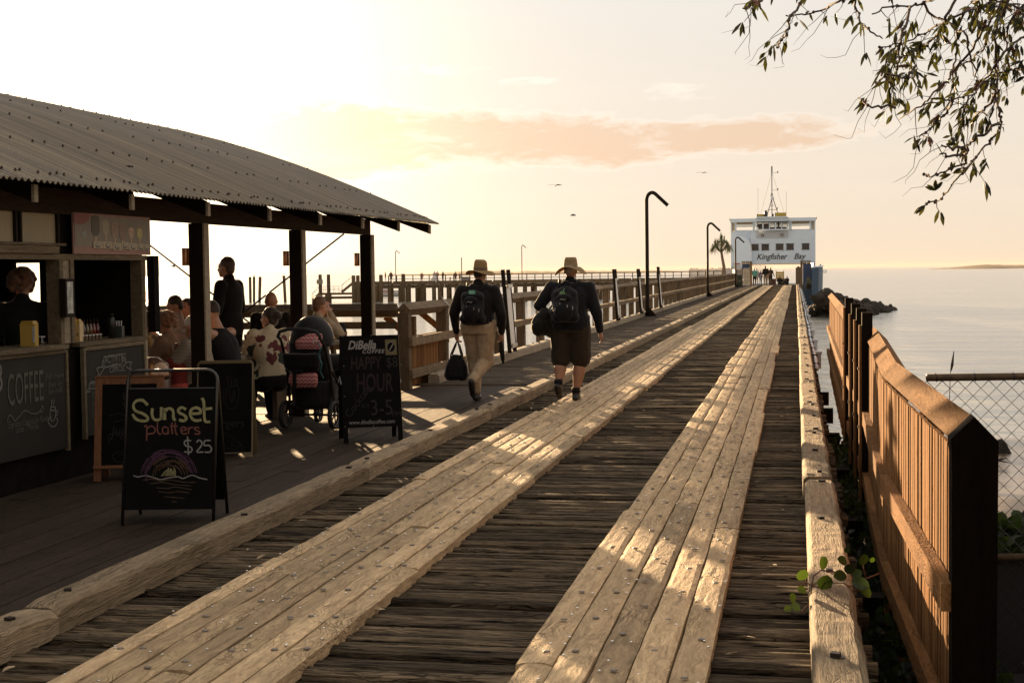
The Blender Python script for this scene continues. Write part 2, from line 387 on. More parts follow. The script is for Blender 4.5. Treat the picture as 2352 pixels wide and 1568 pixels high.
# ------------------------------------------------------------------ pier deck: rough boards laid across
X_L, X_R = -3.52, .30
PIER_END = 131.0
rnd = random.Random(3)
def cross_boards(name, x0, x1, y0, y1, wd, mat, z=0.0, jit=.015, gap=.018, th=.06):
    mb = MB(); y = y0
    while y < y1:
        w_ = wd * rnd.uniform(.8, 1.2); mb.tone = rnd.random()
        if y > 60: w_ *= 1
        a = x0 + rnd.uniform(-.03, .03); b_ = x1 + rnd.uniform(-.03, .03); h = z + rnd.uniform(-jit, jit)
        if y < 45:
            # near boards: worn, uneven top made of several strips
            n = 8; sub = 4; vs = []
            for i in range(n + 1):
                x = a + (b_ - a) * i / n
                for j in range(sub + 1):
                    t = j / sub; yy = y + (w_ - gap) * t
                    d = -.012 * (abs(2 * t - 1) ** 3) + .008 * noise.noise(V((x * 1.7, yy * 40, 0)))
                    vs.append((x, yy + .006 * noise.noise(V((x * 2, y * 7, 3))), h + d))
            base = len(vs); m_ = sub + 1
            fs = [(i * m_ + j, (i + 1) * m_ + j, (i + 1) * m_ + j + 1, i * m_ + j + 1) for i in range(n) for j in range(sub)]
            for i in range(n + 1): vs += [(vs[i * m_][0], vs[i * m_][1], z - th), (vs[i * m_ + sub][0], vs[i * m_ + sub][1], z - th)]
            for i in range(n):
                fs.append((base + 2 * i, base + 2 * i + 2, (i + 1) * m_, i * m_)); fs.append((base + 2 * i + 3, base + 2 * i + 1, i * m_ + sub, (i + 1) * m_ + sub))
            fs.append((base, 0, *range(1, m_), base + 1)); 
            e = n * m_; fs.append((base + 2 * n + 1, *range(e + sub, e - 1, -1), base + 2 * n))
            mb._add(vs, fs)
        else: mb.box((a, y, z - th), (b_, y + w_ - gap, h))
        y += w_
    return mb.build(name, mat, kind='structure')
cross_boards('pier_deck', X_L, X_R, 1.5, PIER_END, .105, W_CROSS)
WALK_Y0 = G(985, 884).y
KERB_L, KERB_O = -3.27, -5.06
cross_boards('walkway', -5.55, KERB_L - .19, WALK_Y0, PIER_END, .10, W_WALK, z=.02, jit=.005, th=.07)
# longitudinal beams under the pier
mb = MB()
for x in (-5.3, -3.3, -1.6, .1): mb.tn().box((x - .12, 1.5, -.42), (x + .12, PIER_END, -.075))
mb.tn().box((X_L, 1.5, -.45), (X_R - .02, 1.62, -.07))
mb.build('pier_bearers', W_POSTY, kind='structure')
# boardwalk on the left (planks along the pier), reaches under the cafe and the kiosk
mb = MB(); x = KERB_L - .195; k = 0
while x > -16.5:
    wd = .138; yy = 1.0 + rnd.uniform(-2, 0)
    end = WALK_Y0 - .004 if x > -5.6 else 21.2
    while yy < end:
        L = rnd.uniform(2.6, 4.8); mb.tone = rnd.random() * .999
        e = min(yy + L, end); h = -.006 + rnd.uniform(-.003, .003)
        y_s = max(yy, 1.0)
        if e > y_s: mb.box((x - wd + .004, y_s, h - .04), (x, e - .004, h))
        yy += L
    x -= wd
mb.build('boardwalk', W_BOARD, kind='structure')
mb = MB()
for y in range(2, 22, 2): mb.tn().box((-16.5, y - .1, -.30), (-3.5, y + .1, -.055))
mb.build('boardwalk_bearers', W_POSTY, kind='structure')
# piles under it all
pile0 = thing('pier_pile', 'dark round timber pile under the pier deck', 'pile', (.1, 12, -5), 0, 'round piles holding up the pier')
mbp = MB().tn(.3); mbp.lathe([(.17, 0), (.16, 2.2), (.15, 4.56)], (.1, 12, -5), 10); mbp.build('shaft', W_PILE, pile0, smooth=True)
for y in list(range(20, 130, 8)):
    for x in (-5.3, -1.6, .1): clone(pile0, (x, y, -5))
for y in (10, 14, 18.5):
    for x in (-15, -11, -7): clone(pile0, (x, y, -5.12))

# ------------------------------------------------------------------ wheel tracks (long planks)
def track(name, x0, x1, n, label, h=.055, seed=1):
    rr = random.Random(seed); root = thing(name, label, 'timber track', ((x0 + x1) / 2, 1.5, 0), 0, 'raised plank wheel tracks')
    mb = MB(); wdt = (x1 - x0) / n
    for k in range(n):
        y = 1.5 - rr.uniform(0, 4)
        while y < PIER_END:
            L = rr.uniform(2.2, 5.5); e = min(y + L, PIER_END); mb.tone = rr.random()
            a, b_ = x0 + k * wdt + .004, x0 + (k + 1) * wdt - .004
            if k == 0: a += rr.uniform(-.012, .03)
            if k == n - 1: b_ += rr.uniform(-.03, .012)
            hh = h + rr.uniform(-.006, .006)
            ys_ = max(y, 1.5)
            if e <= ys_ + .05: y += L; continue
            step = .07 if ys_ < 30 else (.3 if ys_ < 60 else 2.5)
            m_ = max(1, int((e - ys_) / step)); sub = 6 if ys_ < 30 else 3; rings = []; sd = rr.random() * 50
            wear = rr.uniform(.2, 1.0)
            for i in range(m_ + 1):
                yy = ys_ + (e - .006 - ys_) * i / m_
                ea = .014 * wear * noise.noise(V((yy * 1.9, sd, 0))) + .002 * noise.noise(V((yy * 4, sd, 2)))
                eb = .014 * wear * noise.noise(V((yy * 1.9, sd, 7))) + .002 * noise.noise(V((yy * 4, sd, 9)))
                ring = [V((a, yy, -.01))]
                for j in range(sub + 1):
                    t = j / sub; x = a + max(0, ea) + (b_ + min(0, eb) - a - max(0, ea)) * t
                    d = .016 * wear * min(0, noise.noise(V((x * 9, yy * 2.3, sd)))) + .006 * wear * noise.noise(V((x * 30, yy * 6, sd))) - .008 * (abs(2 * t - 1) ** 8)
                    ring.append(V((x, yy, hh + d)))
                ring.append(V((b_, yy, -.01))); rings.append(ring)
            mb.loft(rings); y += L
    p = mb.build('planks', W_TRACK, root)
    # bolts: domes in a row, about every .55 m on each plank, plus flush shiny nails
    near = []; far = []; pins = []
    for k in range(n):
        y = 1.8 + rr.uniform(0, .5)
        while y < 70:
            x = x0 + (k + .5) * wdt + rr.uniform(-.03, .03)
            near.append((y, x))
            if y < 26:
                for _ in range(2):
                    if rr.random() < .8: pins.append((y + rr.uniform(-.25, .25), x + rr.uniform(-.06, .06)))
            y += .56 + rr.uniform(-.04, .04)
    near.sort()
    def dome(mb, x, y, r=.016, hh=.006, z=h + .003): mb.lathe([(r, 0), (r, .002), (r * .8, hh * .75), (r * .35, hh)], (x, y, z), 8)
    for y, x in near[:90]:
        q = MB(); dome(q, x, y); q.build('bolt_head', M_STUD, root, smooth=True)
    q = MB()
    for y, x in near[90:]: dome(q, x, y)
    tag(q.build('bolt_heads', M_STUD, root), kind='stuff')
    q = MB()
    for y, x in pins: q.lathe([(.007, 0), (.007, .0035), (.004, .005)], (x, y, h + .001), 6)
    tag(q.build('nail_heads', pbr('bright nail', (.75, .73, .7), .2, 1), root), kind='stuff')
    return root
track('wheel_track', -2.87, -1.97, 7, 'wide raised wheel track of long grey planks left of the dark deck strip', seed=5)
track('wheel_track', -1.11, -.33, 5, 'narrower raised wheel track of long worn planks nearest the right hand kerb', seed=9)

# ------------------------------------------------------------------ kerbs
def kerb(name, x0, x1, y0, y1, z0, h, mat, seed, worn=.03, bolt_dx=.0, beam=4.4, label=''):
    rr = random.Random(seed); root = thing(name, label, 'kerb', ((x0 + x1) / 2, y0, 0)); root['kind'] = 'structure'
    del root['category']
    mb = MB(); y = y0; first = True; bolts = []
    while y < y1:
        L = beam * rr.uniform(.85, 1.15); e = min(y + L, y1); mb.tone = rr.random(); sd = rr.random() * 90
        step = .05 if y < 16 else (.12 if y < 40 else .6); m_ = max(2, int((e - y) / step)); dx = rr.uniform(-.012, .012); dh = rr.uniform(-.012, .006)
        wr = worn * rr.uniform(.3, 1.5)
        rings = []
        for i in range(m_ + 1):
            yy = y + .006 + (e - y - .012) * i / m_
            endw = max(0, 1 - min(yy - y, e - yy) / .12)
            nA = noise.noise(V((yy * 2.1, sd, 0))); nB = noise.noise(V((yy * 2.6, sd, 5))); nC = noise.noise(V((yy * 11, sd, 8)))
            chL = .02 + wr * max(0, nA + .25) + .01 * endw; chR = .02 + wr * max(0, nB + .25) + .01 * endw
            top = h + dh - wr * .35 * max(0, nB) + .004 * nC - .012 * endw
            a, b_ = x0 + dx + .006 * nC, x1 + dx + .008 * noise.noise(V((yy * 5, sd, 3)))
            ring = [V((a, yy, z0)), V((a, yy, z0 + top - chL)), V((a + chL * .5, yy, z0 + top - chL * .35)), V((a + chL, yy, z0 + top))]
            for t in (.33, .66):
                ring.append(V((a + chL + (b_ - chR - a - chL) * t, yy, z0 + top + .005 * noise.noise(V((t * 9, yy * 8, sd))))))
            ring += [V((b_ - chR, yy, z0 + top)), V((b_ - chR * .5, yy, z0 + top - chR * .35)), V((b_, yy, z0 + top - chR)), V((b_, yy, z0))]
            rings.append(ring)
        mb.loft(rings)
        for t in (.06, .5, .94): bolts.append((y + (e - y) * t, (x0 + x1) / 2 + bolt_dx + rr.uniform(-.02, .02), z0 + h + dh - .006))
        y += L
    mb.build('beam', mat, root)
    for by, bx, bz in bolts[:40]:
        q = MB(); q.tn().lathe([(.034, 0), (.034, .005)], (bx, by, bz), 10)
        q.obox((bx, by, bz + .011), (.034, .034, .018), Matrix.Rotation(rr.random() * 3, 3, 'Z')); q.build('bolt', M_RUST, root)
    q = MB()
    for by, bx, bz in bolts[40:]: q.obox((bx, by, bz + .014), (.036, .036, .034))
    if bolts[40:]: tag(q.build('bolts', M_RUST, root), kind='stuff')
    return root
kerb('kerb', KERB_L - .19, KERB_L, 1.5, PIER_END - 4, 0, .135, W_KERB, 11, .014)
kerb('kerb', .055, .255, 1.5, PIER_END - 1, 0, .165, W_KERB, 21, .014, beam=2.9)
kerb('kerb', KERB_O - .17, KERB_O, WALK_Y0 + .1, PIER_END, .02, .15, W_KERBL, 31, .012, bolt_dx=-.02)

# dead leaves and litter on the deck
lf0 = None
for i in range(46):
    x = rnd.choice([rnd.uniform(-3.2, -2.95), rnd.uniform(-1.9, -1.2), rnd.uniform(-.3, 0), rnd.uniform(-2.6, -.5)]); y = rnd.uniform(4.8, 17)
    z = .064 if (-2.87 < x < -1.97 or -1.11 < x < -.33) else .014
    if lf0 is None:
        mb = MB().tn(.5); mb._add([(0, -.035, 0), (.011, -.01, .006), (.009, .015, .008), (0, .04, .003), (-.009, .015, .009), (-.011, -.01, .005)], [(0, 1, 2, 3, 4, 5)])
        lf0 = mb.build('fallen_leaf', pbr('dry leaf', (.33, .24, .14), .7, var=.3, vscale=3)); tag(lf0, 'small dry curled leaf lying on the pier deck', 'leaf', 'dry leaves scattered over the deck'); lf = lf0
    else: lf = lf0.copy(); _lnk(lf)
    s_ = rnd.uniform(.6, 1.3); lf.location = (x, y, z); lf.rotation_euler = (rnd.uniform(-.2, .2), rnd.uniform(-.3, .3), rnd.uniform(0, 6.28)); lf.scale = (s_, s_, s_)
# ------------------------------------------------------------------ cafe frame of reference
KA = R(1.86); ka = V((math.sin(KA), math.cos(KA), 0)); kl = V((-math.cos(KA), math.sin(KA), 0))
W0 = G(0, 1141)
def K(u, s, z): return W0 + ka * u + kl * s + V((0, 0, z))
def KP(px, py, s=0.0):
    """(u, z) on the plane s of the cafe seen at a photo pixel"""
    d = ray(px, py); n = kl; o = W0 + kl * s; t = (o - CAM).dot(n) / d.dot(n); p = CAM + d * t
    return (p - W0).dot(ka), p.z
def KU(px, s=0.0, py=620): return KP(px, py, s)[0]
KM = Matrix((ka, kl, V((0, 0, 1)))).transposed()          # columns u, s, z (left handed, fixed by recalc)
class KB(MB):
    def kbox(s_, u0, u1, s0, s1, z0, z1):
        p = [K(u, s, z) for z in (z0, z1) for u, s in ((u0, s0), (u0, s1), (u1, s1), (u1, s0))]
        s_.hexa(p); return s_
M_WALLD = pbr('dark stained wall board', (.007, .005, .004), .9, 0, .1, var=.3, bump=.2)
W_DARKY = wood('dark plate timber', (.012, .008, .005), (.045, .030, .018), 'Y', 1.0, .4, .3, .8, .3, spec=.08)
M_TRIM = wood('worn trim timber', (.07, .052, .03), (.18, .14, .085), 'Y', 1.2, .6, .4, .8, .3)
M_ROOF = pbr('weathered corrugated steel', (.125, .098, .058), .36, .55, .5, var=.5, vscale=1.3, bump=.25, bscale=2.0, stretch=(.10, 8, .10))  # streaks: dirt, with corrugation highlights and dark lines put into the colour
M_PANEL = pbr('grey green chalkboard panel', (.013, .011, .007), .8, 0, .4, var=.25, vscale=5)
M_CHALK = pbr('chalk', (.30, .30, .27), .95, var=.35, vscale=90)

cafe = thing('cafe_shelter', 'open sided timber cafe and kiosk with a curved corrugated iron roof on the left', 'cafe', tuple(K(0, 0, 0)))
u_end = KP(1010, 521, -.55)[0]; u_beg = -7.0
prof = [(-.55, 2.30), (-.1, 2.50), (.5, 2.76), (1.2, 3.05), (2.0, 3.34), (3.0, 3.65), (4.2, 3.92), (5.5, 4.17), (7.0, 4.45), (8.2, 4.58), (9.4, 4.58), (11, 4.4), (12.6, 4.0)]
def roof_z(s):
    for (a, za), (b_, zb) in zip(prof, prof[1:]):
        if s <= b_: return za + (zb - za) * (s - a) / (b_ - a)
    return prof[-1][1]
def sm(s):   # smooth profile
    return (roof_z(s - .25) + roof_z(s) + roof_z(s + .25)) / 3 if s > -.25 else roof_z(s)
ss = [-.55, -.3, 0, .3, .7, 1.1, 1.6, 2.1, 2.7, 3.3, 4, 4.8, 5.6, 6.5, 7.5, 8.2, 8.9, 10, 11.2, 12.6]
mb = MB(); P_ = .076; nu = int((u_end - u_beg) / P_ * 6); vs = []
for i in range(nu + 1):
    u = u_beg + (u_end - u_beg) * i / nu; dz = .012 * math.cos(2 * math.pi * u / P_)
    for s in ss: vs.append(K(u, s + (.0 if s > -.5 else .006 * math.sin(u * 9)), sm(s) + dz))
m_ = len(ss); fs = [(i * m_ + j, i * m_ + j + 1, (i + 1) * m_ + j + 1, (i + 1) * m_ + j) for i in range(nu) for j in range(m_ - 1)]
b0 = len(vs); vs += [v - V((0, 0, .004)) for v in vs]; fs += [tuple(b0 + q for q in reversed(f)) for f in fs]
mb._add(vs, fs); roof = mb.build('roof', M_ROOF, cafe, smooth=True)
rr = random.Random(4); scr = []
for s in (-.38, .45, 1.35, 2.3, 3.3, 4.4, 5.5, 6.7, 7.9):
    u = u_beg
    while u < u_end:
        if rr.random() < .9 and u > -1.0: scr.append((u, s + rr.uniform(-.02, .02)))
        u += P_ * (rr.choice([3, 4, 4, 5]) if s > -.3 else rr.choice([1, 2, 2, 3]))
scr.sort(key=lambda q: q[0] + q[1])
def screw(mb, u, s):
    u = round(u / P_) * P_; mb.lathe([(.013, 0), (.013, .003), (.007, .005), (.007, .013)], K(u, s, sm(s) + .012), 7)
for u, s in scr[:90]:
    q = MB(); screw(q, u, s); q.build('roof_screw', M_RUST, roof)
q = MB()
for u, s in scr[90:]: screw(q, u, s)
tag(q.build('roof_screws', M_RUST, roof), kind='stuff')
# rafters, purlins, plates
u0r = KU(323, -.55, 480); us = [u0r + 1.42 * k for k in range(-6, 7)]
for u in us:
    if u > u_end - .1: continue
    mb = MB().tn(); sp = [-.46, 0, .7, 1.6, 2.7, 4, 5.6, 7.5, 9.5, 12.4]
    for k in range(len(sp) - 1):
        a, b_ = sp[k], sp[k + 1]; za, zb = sm(a) - .05, sm(b_) - .05; dp = .16
        bot_a = za - dp + (.03 if k == 0 else 0)
        mb.hexa([K(u - .022, a, bot_a), K(u - .022, b_, zb - dp), K(u + .022, b_, zb - dp), K(u + .022, a, bot_a), K(u - .022, a, za), K(u - .022, b_, zb), K(u + .022, b_, zb), K(u + .022, a, za)])
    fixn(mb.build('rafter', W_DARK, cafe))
    q = MB().tn(); q.kbox = None
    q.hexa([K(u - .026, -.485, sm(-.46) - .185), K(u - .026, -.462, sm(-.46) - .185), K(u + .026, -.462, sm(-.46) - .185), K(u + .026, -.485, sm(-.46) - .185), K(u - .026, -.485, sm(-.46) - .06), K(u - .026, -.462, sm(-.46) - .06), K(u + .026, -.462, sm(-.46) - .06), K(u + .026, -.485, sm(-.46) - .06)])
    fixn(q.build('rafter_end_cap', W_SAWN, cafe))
for s in (-.38, .45, 1.35, 2.3, 3.3, 4.4, 5.5, 6.7, 7.9, 10, 12.3):
    mb = KB().tn(); z = sm(s) - .014; mb.kbox(u_beg, u_end - .12, s - .025, s + .025, z - .036, z - .004); fixn(mb.build('purlin', W_DARK, cafe))
ZB = 2.12
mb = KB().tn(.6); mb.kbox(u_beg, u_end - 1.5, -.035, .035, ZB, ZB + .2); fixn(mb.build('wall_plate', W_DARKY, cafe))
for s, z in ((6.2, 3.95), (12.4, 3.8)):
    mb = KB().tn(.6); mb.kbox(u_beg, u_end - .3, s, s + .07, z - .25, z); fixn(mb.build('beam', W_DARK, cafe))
# posts
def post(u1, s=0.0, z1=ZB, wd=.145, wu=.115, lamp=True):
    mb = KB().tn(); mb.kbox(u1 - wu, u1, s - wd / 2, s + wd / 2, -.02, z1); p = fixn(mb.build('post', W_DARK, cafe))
    mb = KB().tn(); mb.kbox(u1 - wu + .004, u1 - .004, s - wd / 2 - .018, s - wd / 2 - .001, -.01, z1); fixn(mb.build('lit_post_face', W_SAWN, p))  # pale board added: the post's lit pier-side face put into its colour
    if lamp:
        c_ = K(u1 - wu / 2, s + wd / 2 + .062, 1.80); mb = MB(); mb.lathe([(.034, -.085), (.036, -.08), (.036, .08), (.034, .085)], c_, 12); wl = mb.build('wall_lamp', pbr('copper lamp', (.42, .22, .12), .35, .9), p, smooth=True)
        mb = MB(); mb.tube([c_, K(u1 - wu / 2, s + wd / 2, 1.80)], .012, 6); mb.lathe([(.03, -.006), (.03, .006)], K(u1 - wu / 2, s + wd / 2 + .012, 1.80), 10, m=Matrix.Rotation(R(90), 3, 'Y')); mb.build('lamp_bracket', M_BLACK, wl)
    return p
uP = [KU(482, -.09, 620), KU(704, -.09, 620), KU(861, -.09, 620)]
uW = KU(341, -.03, 700)          # right hand end of the kiosk
for u in uP: post(u)
u_first = KU(335, 0, 700)
kioskU0 = -4.5
# kiosk walls
def wall(name, u0, u1, s0, s1, z0, z1, mat, par=cafe, tone=.5):
    mb = KB().tn(tone); mb.kbox(min(u0, u1), max(u0, u1), s0, s1, z0, z1); return fixn(mb.build(name, mat, par))
z_c = KP(0, 803)[1]                           # counter height
z_h = KP(100, 596)[1]                         # head of the openings
z_t = KP(100, 583)[1]
uA, uB = KU(135, 0, 700), KU(161, 0, 700)       # pillar between the two hatches
uC = KU(322, 0, 700)
SB = 2.7
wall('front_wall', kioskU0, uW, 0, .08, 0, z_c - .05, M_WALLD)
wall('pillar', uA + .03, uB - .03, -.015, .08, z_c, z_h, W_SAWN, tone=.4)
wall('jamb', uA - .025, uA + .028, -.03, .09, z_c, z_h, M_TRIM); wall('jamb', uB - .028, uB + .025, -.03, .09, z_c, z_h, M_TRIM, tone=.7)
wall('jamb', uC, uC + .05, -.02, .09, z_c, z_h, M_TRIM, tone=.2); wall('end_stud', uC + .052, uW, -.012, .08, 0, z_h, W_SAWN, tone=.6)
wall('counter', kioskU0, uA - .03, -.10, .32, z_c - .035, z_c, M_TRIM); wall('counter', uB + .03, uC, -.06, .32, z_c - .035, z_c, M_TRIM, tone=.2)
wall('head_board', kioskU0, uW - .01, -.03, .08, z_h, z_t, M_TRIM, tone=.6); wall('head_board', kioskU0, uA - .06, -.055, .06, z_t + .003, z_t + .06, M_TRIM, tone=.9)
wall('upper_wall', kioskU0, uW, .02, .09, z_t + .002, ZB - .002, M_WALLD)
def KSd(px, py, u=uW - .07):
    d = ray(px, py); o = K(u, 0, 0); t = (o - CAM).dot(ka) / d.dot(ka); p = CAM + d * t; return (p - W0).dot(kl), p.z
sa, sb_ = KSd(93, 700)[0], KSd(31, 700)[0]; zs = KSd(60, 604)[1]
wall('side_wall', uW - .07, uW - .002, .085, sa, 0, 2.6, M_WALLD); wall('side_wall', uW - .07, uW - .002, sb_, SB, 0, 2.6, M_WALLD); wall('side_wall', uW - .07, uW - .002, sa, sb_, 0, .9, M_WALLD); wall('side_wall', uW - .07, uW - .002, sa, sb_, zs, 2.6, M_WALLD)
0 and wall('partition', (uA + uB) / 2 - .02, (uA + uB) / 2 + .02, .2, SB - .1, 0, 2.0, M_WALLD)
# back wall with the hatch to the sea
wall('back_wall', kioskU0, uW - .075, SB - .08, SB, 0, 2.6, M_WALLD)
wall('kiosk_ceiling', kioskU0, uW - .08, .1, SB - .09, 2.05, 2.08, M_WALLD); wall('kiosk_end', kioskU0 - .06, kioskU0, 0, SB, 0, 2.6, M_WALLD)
# upper windows
def pane(px0, px1, y0, y1):
    ua, ub = KU(px0, 0, 520), KU(px1, 0, 520); za = KP(px0, y1)[1]; zb = KP(px0, y0)[1]
    w_ = wall('window', ua, ub, .006, .0185, za, zb, pbr('cream sky reflection', (.30, .25, .155), .7, var=.08, vscale=3))  # sky reflection in the glass painted as an even cream tone
    for a, b_, c_, d_ in ((ua - .025, ua, za - .02, zb + .02), (ub, ub + .025, za - .02, zb + .02), (ua, ub, zb, zb + .02), (ua, ub, za - .02, za)):
        f_ = wall('window_frame', a, b_, -.02, .018, c_, d_, M_BLACK, w_)
pane(-90, 31, 470, 566); pane(46, 128, 470, 567)
wall('sill', kioskU0, KU(140, 0, 580), -.05, .0, z_t + .065, z_t + .085, M_TRIM, tone=.3)
# ice cream poster panel (plain generic pictures)
pu0, pu1 = KU(156, 0, 520), KU(334, 0, 520); pz0, pz1 = KP(156, 583)[1], ZB + .02
M_PINK = pbr('faded pink poster border', (.25, .13, .10), .6, var=.1); M_CREAM = pbr('faded cream poster', (.19, .165, .12), .6, var=.12, vscale=4)
poster = wall('poster', pu0, pu1, -.045, -.0325, pz0, pz1, M_PINK)
pw = pu1 - pu0; wall('poster_ground', pu0 + .02, pu1 - .02, -.048, -.0455, pz0 + .06, pz1 - .02, M_CREAM, poster)
def PZ(x, y):      # poster-local coordinates 0..1 from the photo crop (1916x1568)
    return pu0 + (x - 10) / 1830 * pw, pz0 + (1510 - y) / 1470 * (pz1 - pz0)
def blob2(name, pts, mat, s=-.0505, th=.0015, par=poster):
    mb = MB(); P3 = [K(*(PZ(x, y)[0], s, PZ(x, y)[1])) for x, y in pts]; mb.poly(P3, kl * th); return fixn(mb.build(name, mat, par))
def lolly(cx, top, bot, wd, c_, nm):
    mid = bot - wd * .45; pts = [(cx + wd / 2 * math.cos(a), top + wd * .5 - wd * .5 * math.sin(a)) for a in [math.pi * k / 8 for k in range(9)]]
    pts += [(cx - wd * .5, mid - 60), (cx - wd * .36, mid), (cx - wd * .2, bot), (cx + wd * .2, bot), (cx + wd * .36, mid), (cx + wd * .5, mid - 60)]
    blob2('ice_cream_picture', pts, pbr(nm, c_, .7, var=.2, vscale=30)); blob2('stick_picture', [(cx - wd * .1, bot + 2), (cx + wd * .1, bot + 2), (cx + wd * .09, bot + 190), (cx - wd * .09, bot + 190)], pbr('stick picture', (.42, .30, .19), .7))
for a in ((495, 90, 850, 180, (.10, .085, .055), 'dark choc picture'), (720, 230, 800, 150, (.30, .26, .17), 'pale lolly picture'), (940, 280, 900, 165, (.26, .19, .13), 'brown lolly picture'), (1125, 350, 960, 160, (.22, .15, .11), 'cocoa lolly picture'), (1340, 470, 880, 140, (.40, .28, .20), 'peach lolly picture'), (1550, 480, 900, 130, (.40, .34, .15), 'yellow lolly picture')): lolly(*a)
blob2('badge', [(20, 60), (390, 60), (350, 250), (290, 380), (200, 455), (130, 470), (60, 430), (20, 400)], pbr('dull red badge', (.22, .085, .07), .7), th=.0012)
blob2('cone_picture', [(230, 640), (290, 790), (262, 900), (205, 900), (168, 790)], pbr('grey cone picture', (.22, .24, .20), .7))
for i, (x0, x1, y0, y1) in enumerate([(425, 640, 1035, 1300), (645, 870, 1040, 1305), (880, 1078, 1075, 1350), (1082, 1262, 1030, 1300), (1268, 1480, 1070, 1335), (1490, 1640, 1080, 1325), (1644, 1785, 1090, 1335)]):
    blob2('price_card', [(x0, y0), (x1, y0 + 4), (x1, y1), (x0, y1 - 6)], pbr('pale card', (.36, .30, .21), .7), s=-.0545)
    cx = (x0 + x1) / 2; cy = (y0 + y1) / 2 + 10
    blob2('egg_outline', [(cx + 62 * math.cos(a), cy + 105 * math.sin(a)) for a in [k * .5236 for k in range(12)]], pbr('pencil line', (.16, .15, .13), .7), s=-.0562, th=.001)
    blob2('egg_white', [(cx + 52 * math.cos(a), cy - 8 + 92 * math.sin(a)) for a in [k * .5236 for k in range(12)]], pbr('egg picture', (.34,.30,.22), .7), s=-.0577, th=.001)
    blob2('egg_fill', [(cx - 48, cy + 28), (cx + 48, cy + 28), (cx + 36, cy + 62), (cx, cy + 82), (cx - 36, cy + 62)], pbr('grey fill picture', (.14, .14, .12), .7), s=-.059, th=.001)
# flap shutter on the right hand end and small framed notice on the pillar
wall('shutter', uW + .004, uW + .10, -.09, -.02, KP(345, 762)[1], KP(345, 588)[1], M_WALLD)
n0, n1 = KU(147, -.08, 680), KU(168, -.08, 680); nzz0, nzz1 = KP(147, 729, -.08)[1], KP(147, 640, -.08)[1]
nf = wall('notice_frame', n0, n1, -.095, -.04, nzz0, nzz1, M_BLACK); wall('notice_sheet', n0 + .02, n1 - .03, -.098, -.0955, nzz0 + .03, nzz1 - .025, pbr('grey notice sheet', (.36, .37, .33), .5, var=.5, vscale=18), nf)

# ------------------------------------------------------------------ text helpers
def text_obj(name, s, origin, xd, yd, size, mat, parent, shear=0.0, th=.0015, align='LEFT', bold=0.0, space=1.0, xs=1.0):
    cu = bpy.data.curves.new(name, 'FONT'); cu.body = s; cu.size = size; cu.shear = shear; cu.extrude = 0; cu.align_x = align; cu.offset = bold; cu.space_character = space
    cu.resolution_u = 3
    to = bpy.data.objects.new(name, cu); TSC.collection.objects.link(to); TVL.update(); dg = TVL.depsgraph; me = bpy.data.meshes.new_from_object(to.evaluated_get(dg))
    bpy.data.objects.remove(to); bpy.data.curves.remove(cu)
    xd, yd = V(xd).normalized(), V(yd).normalized(); n = xd.cross(yd); o = V(origin)
    vs = [o + xd * v.co.x * xs + yd * v.co.y + n * th for v in me.vertices]; fs = [tuple(p.vertices) for p in me.polygons]; bpy.data.meshes.remove(me)
    mb = MB(); mb._add(vs, fs); return mb.build(name, mat, parent)
def stroke(mb, pts, w_, o, xd, yd, th=.002, smooth=True, closed=False):
    """hand drawn chalk line: ribbon through 2-D points on a board"""
    if smooth and len(pts) > 2:
        q = []; n = len(pts)
        for i in range(n - 1):
            p0, p1, p2, p3 = pts[max(i - 1, 0)], pts[i], pts[i + 1], pts[min(i + 2, n - 1)]
            for k in range(5):
                t = k / 5; q.append(tuple(.5 * ((2 * p1[a]) + (-p0[a] + p2[a]) * t + (2 * p0[a] - 5 * p1[a] + 4 * p2[a] - p3[a]) * t * t + (-p0[a] + 3 * p1[a] - 3 * p2[a] + p3[a]) * t ** 3) for a in (0, 1)))
        q.append(pts[-1]); pts = q
    xd, yd = V(xd).normalized(), V(yd).normalized(); n_ = xd.cross(yd); o = V(o); L = []; k = len(pts)
    for i in range(k):
        a, b_ = pts[max(i - 1, 0)], pts[min(i + 1, k - 1)]; dx, dy = b_[0] - a[0], b_[1] - a[1]; l_ = math.hypot(dx, dy) or 1
        ww = w_ / 2 * (1 + .25 * noise.noise(V((pts[i][0] * 60, pts[i][1] * 60, w_ * 900)))); nx_, ny_ = -dy / l_ * ww, dx / l_ * ww
        for sgn in (1, -1): L.append(o + xd * (pts[i][0] + sgn * nx_) + yd * (pts[i][1] + sgn * ny_) + n_ * th)
    mb._add(L, [(2 * i, 2 * i + 1, 2 * i + 3, 2 * i + 2) for i in range(k - 1)])
# chalk panels under the counters
def chalk_panel(px0, px1, lab, drop=.62, tilt=.0, s=-.05):
    ua, ub = KU(px0, s, 850), KU(px1, s, 850); zt = z_c - .05
    b_ = wall('chalk_panel', ua, ub, s, s + .02, zt - drop, zt - .02, M_PANEL); b_['label'] = lab
    for a in ((ua - .03, ua, zt - drop - .02, zt), (ub, ub + .03, zt - drop - .02, zt), (ua, ub, zt - .02, zt + .01)): wall('panel_frame', a[0], a[1], s - .012, s + .022, a[2], a[3], M_TRIM, b_)
    return b_, ua, ub, zt
cpan, ua, ub, zt = chalk_panel(-120, 150, 'grey green chalk menu panel reading COFFEE', .78)
c_u = KP(20, 900, -.055); M_CH = pbr('faint chalk', (.075, .078, .062), .95, var=.4, vscale=120)
M_CH2 = pbr('white chalk', (.15, .145, .13), .95, var=.35, vscale=120)
def ktext(s, px, py, size, mat, par, shear=.0, off=-.0535, **k):
    u, z = KP(px, py, off); return text_obj('lettering', s, K(u, off, z), ka, (0, 0, 1), size, mat, par, shear, **k)
ktext('COFFEE', 17, 932, .34, M_CH, cpan, xs=.42)
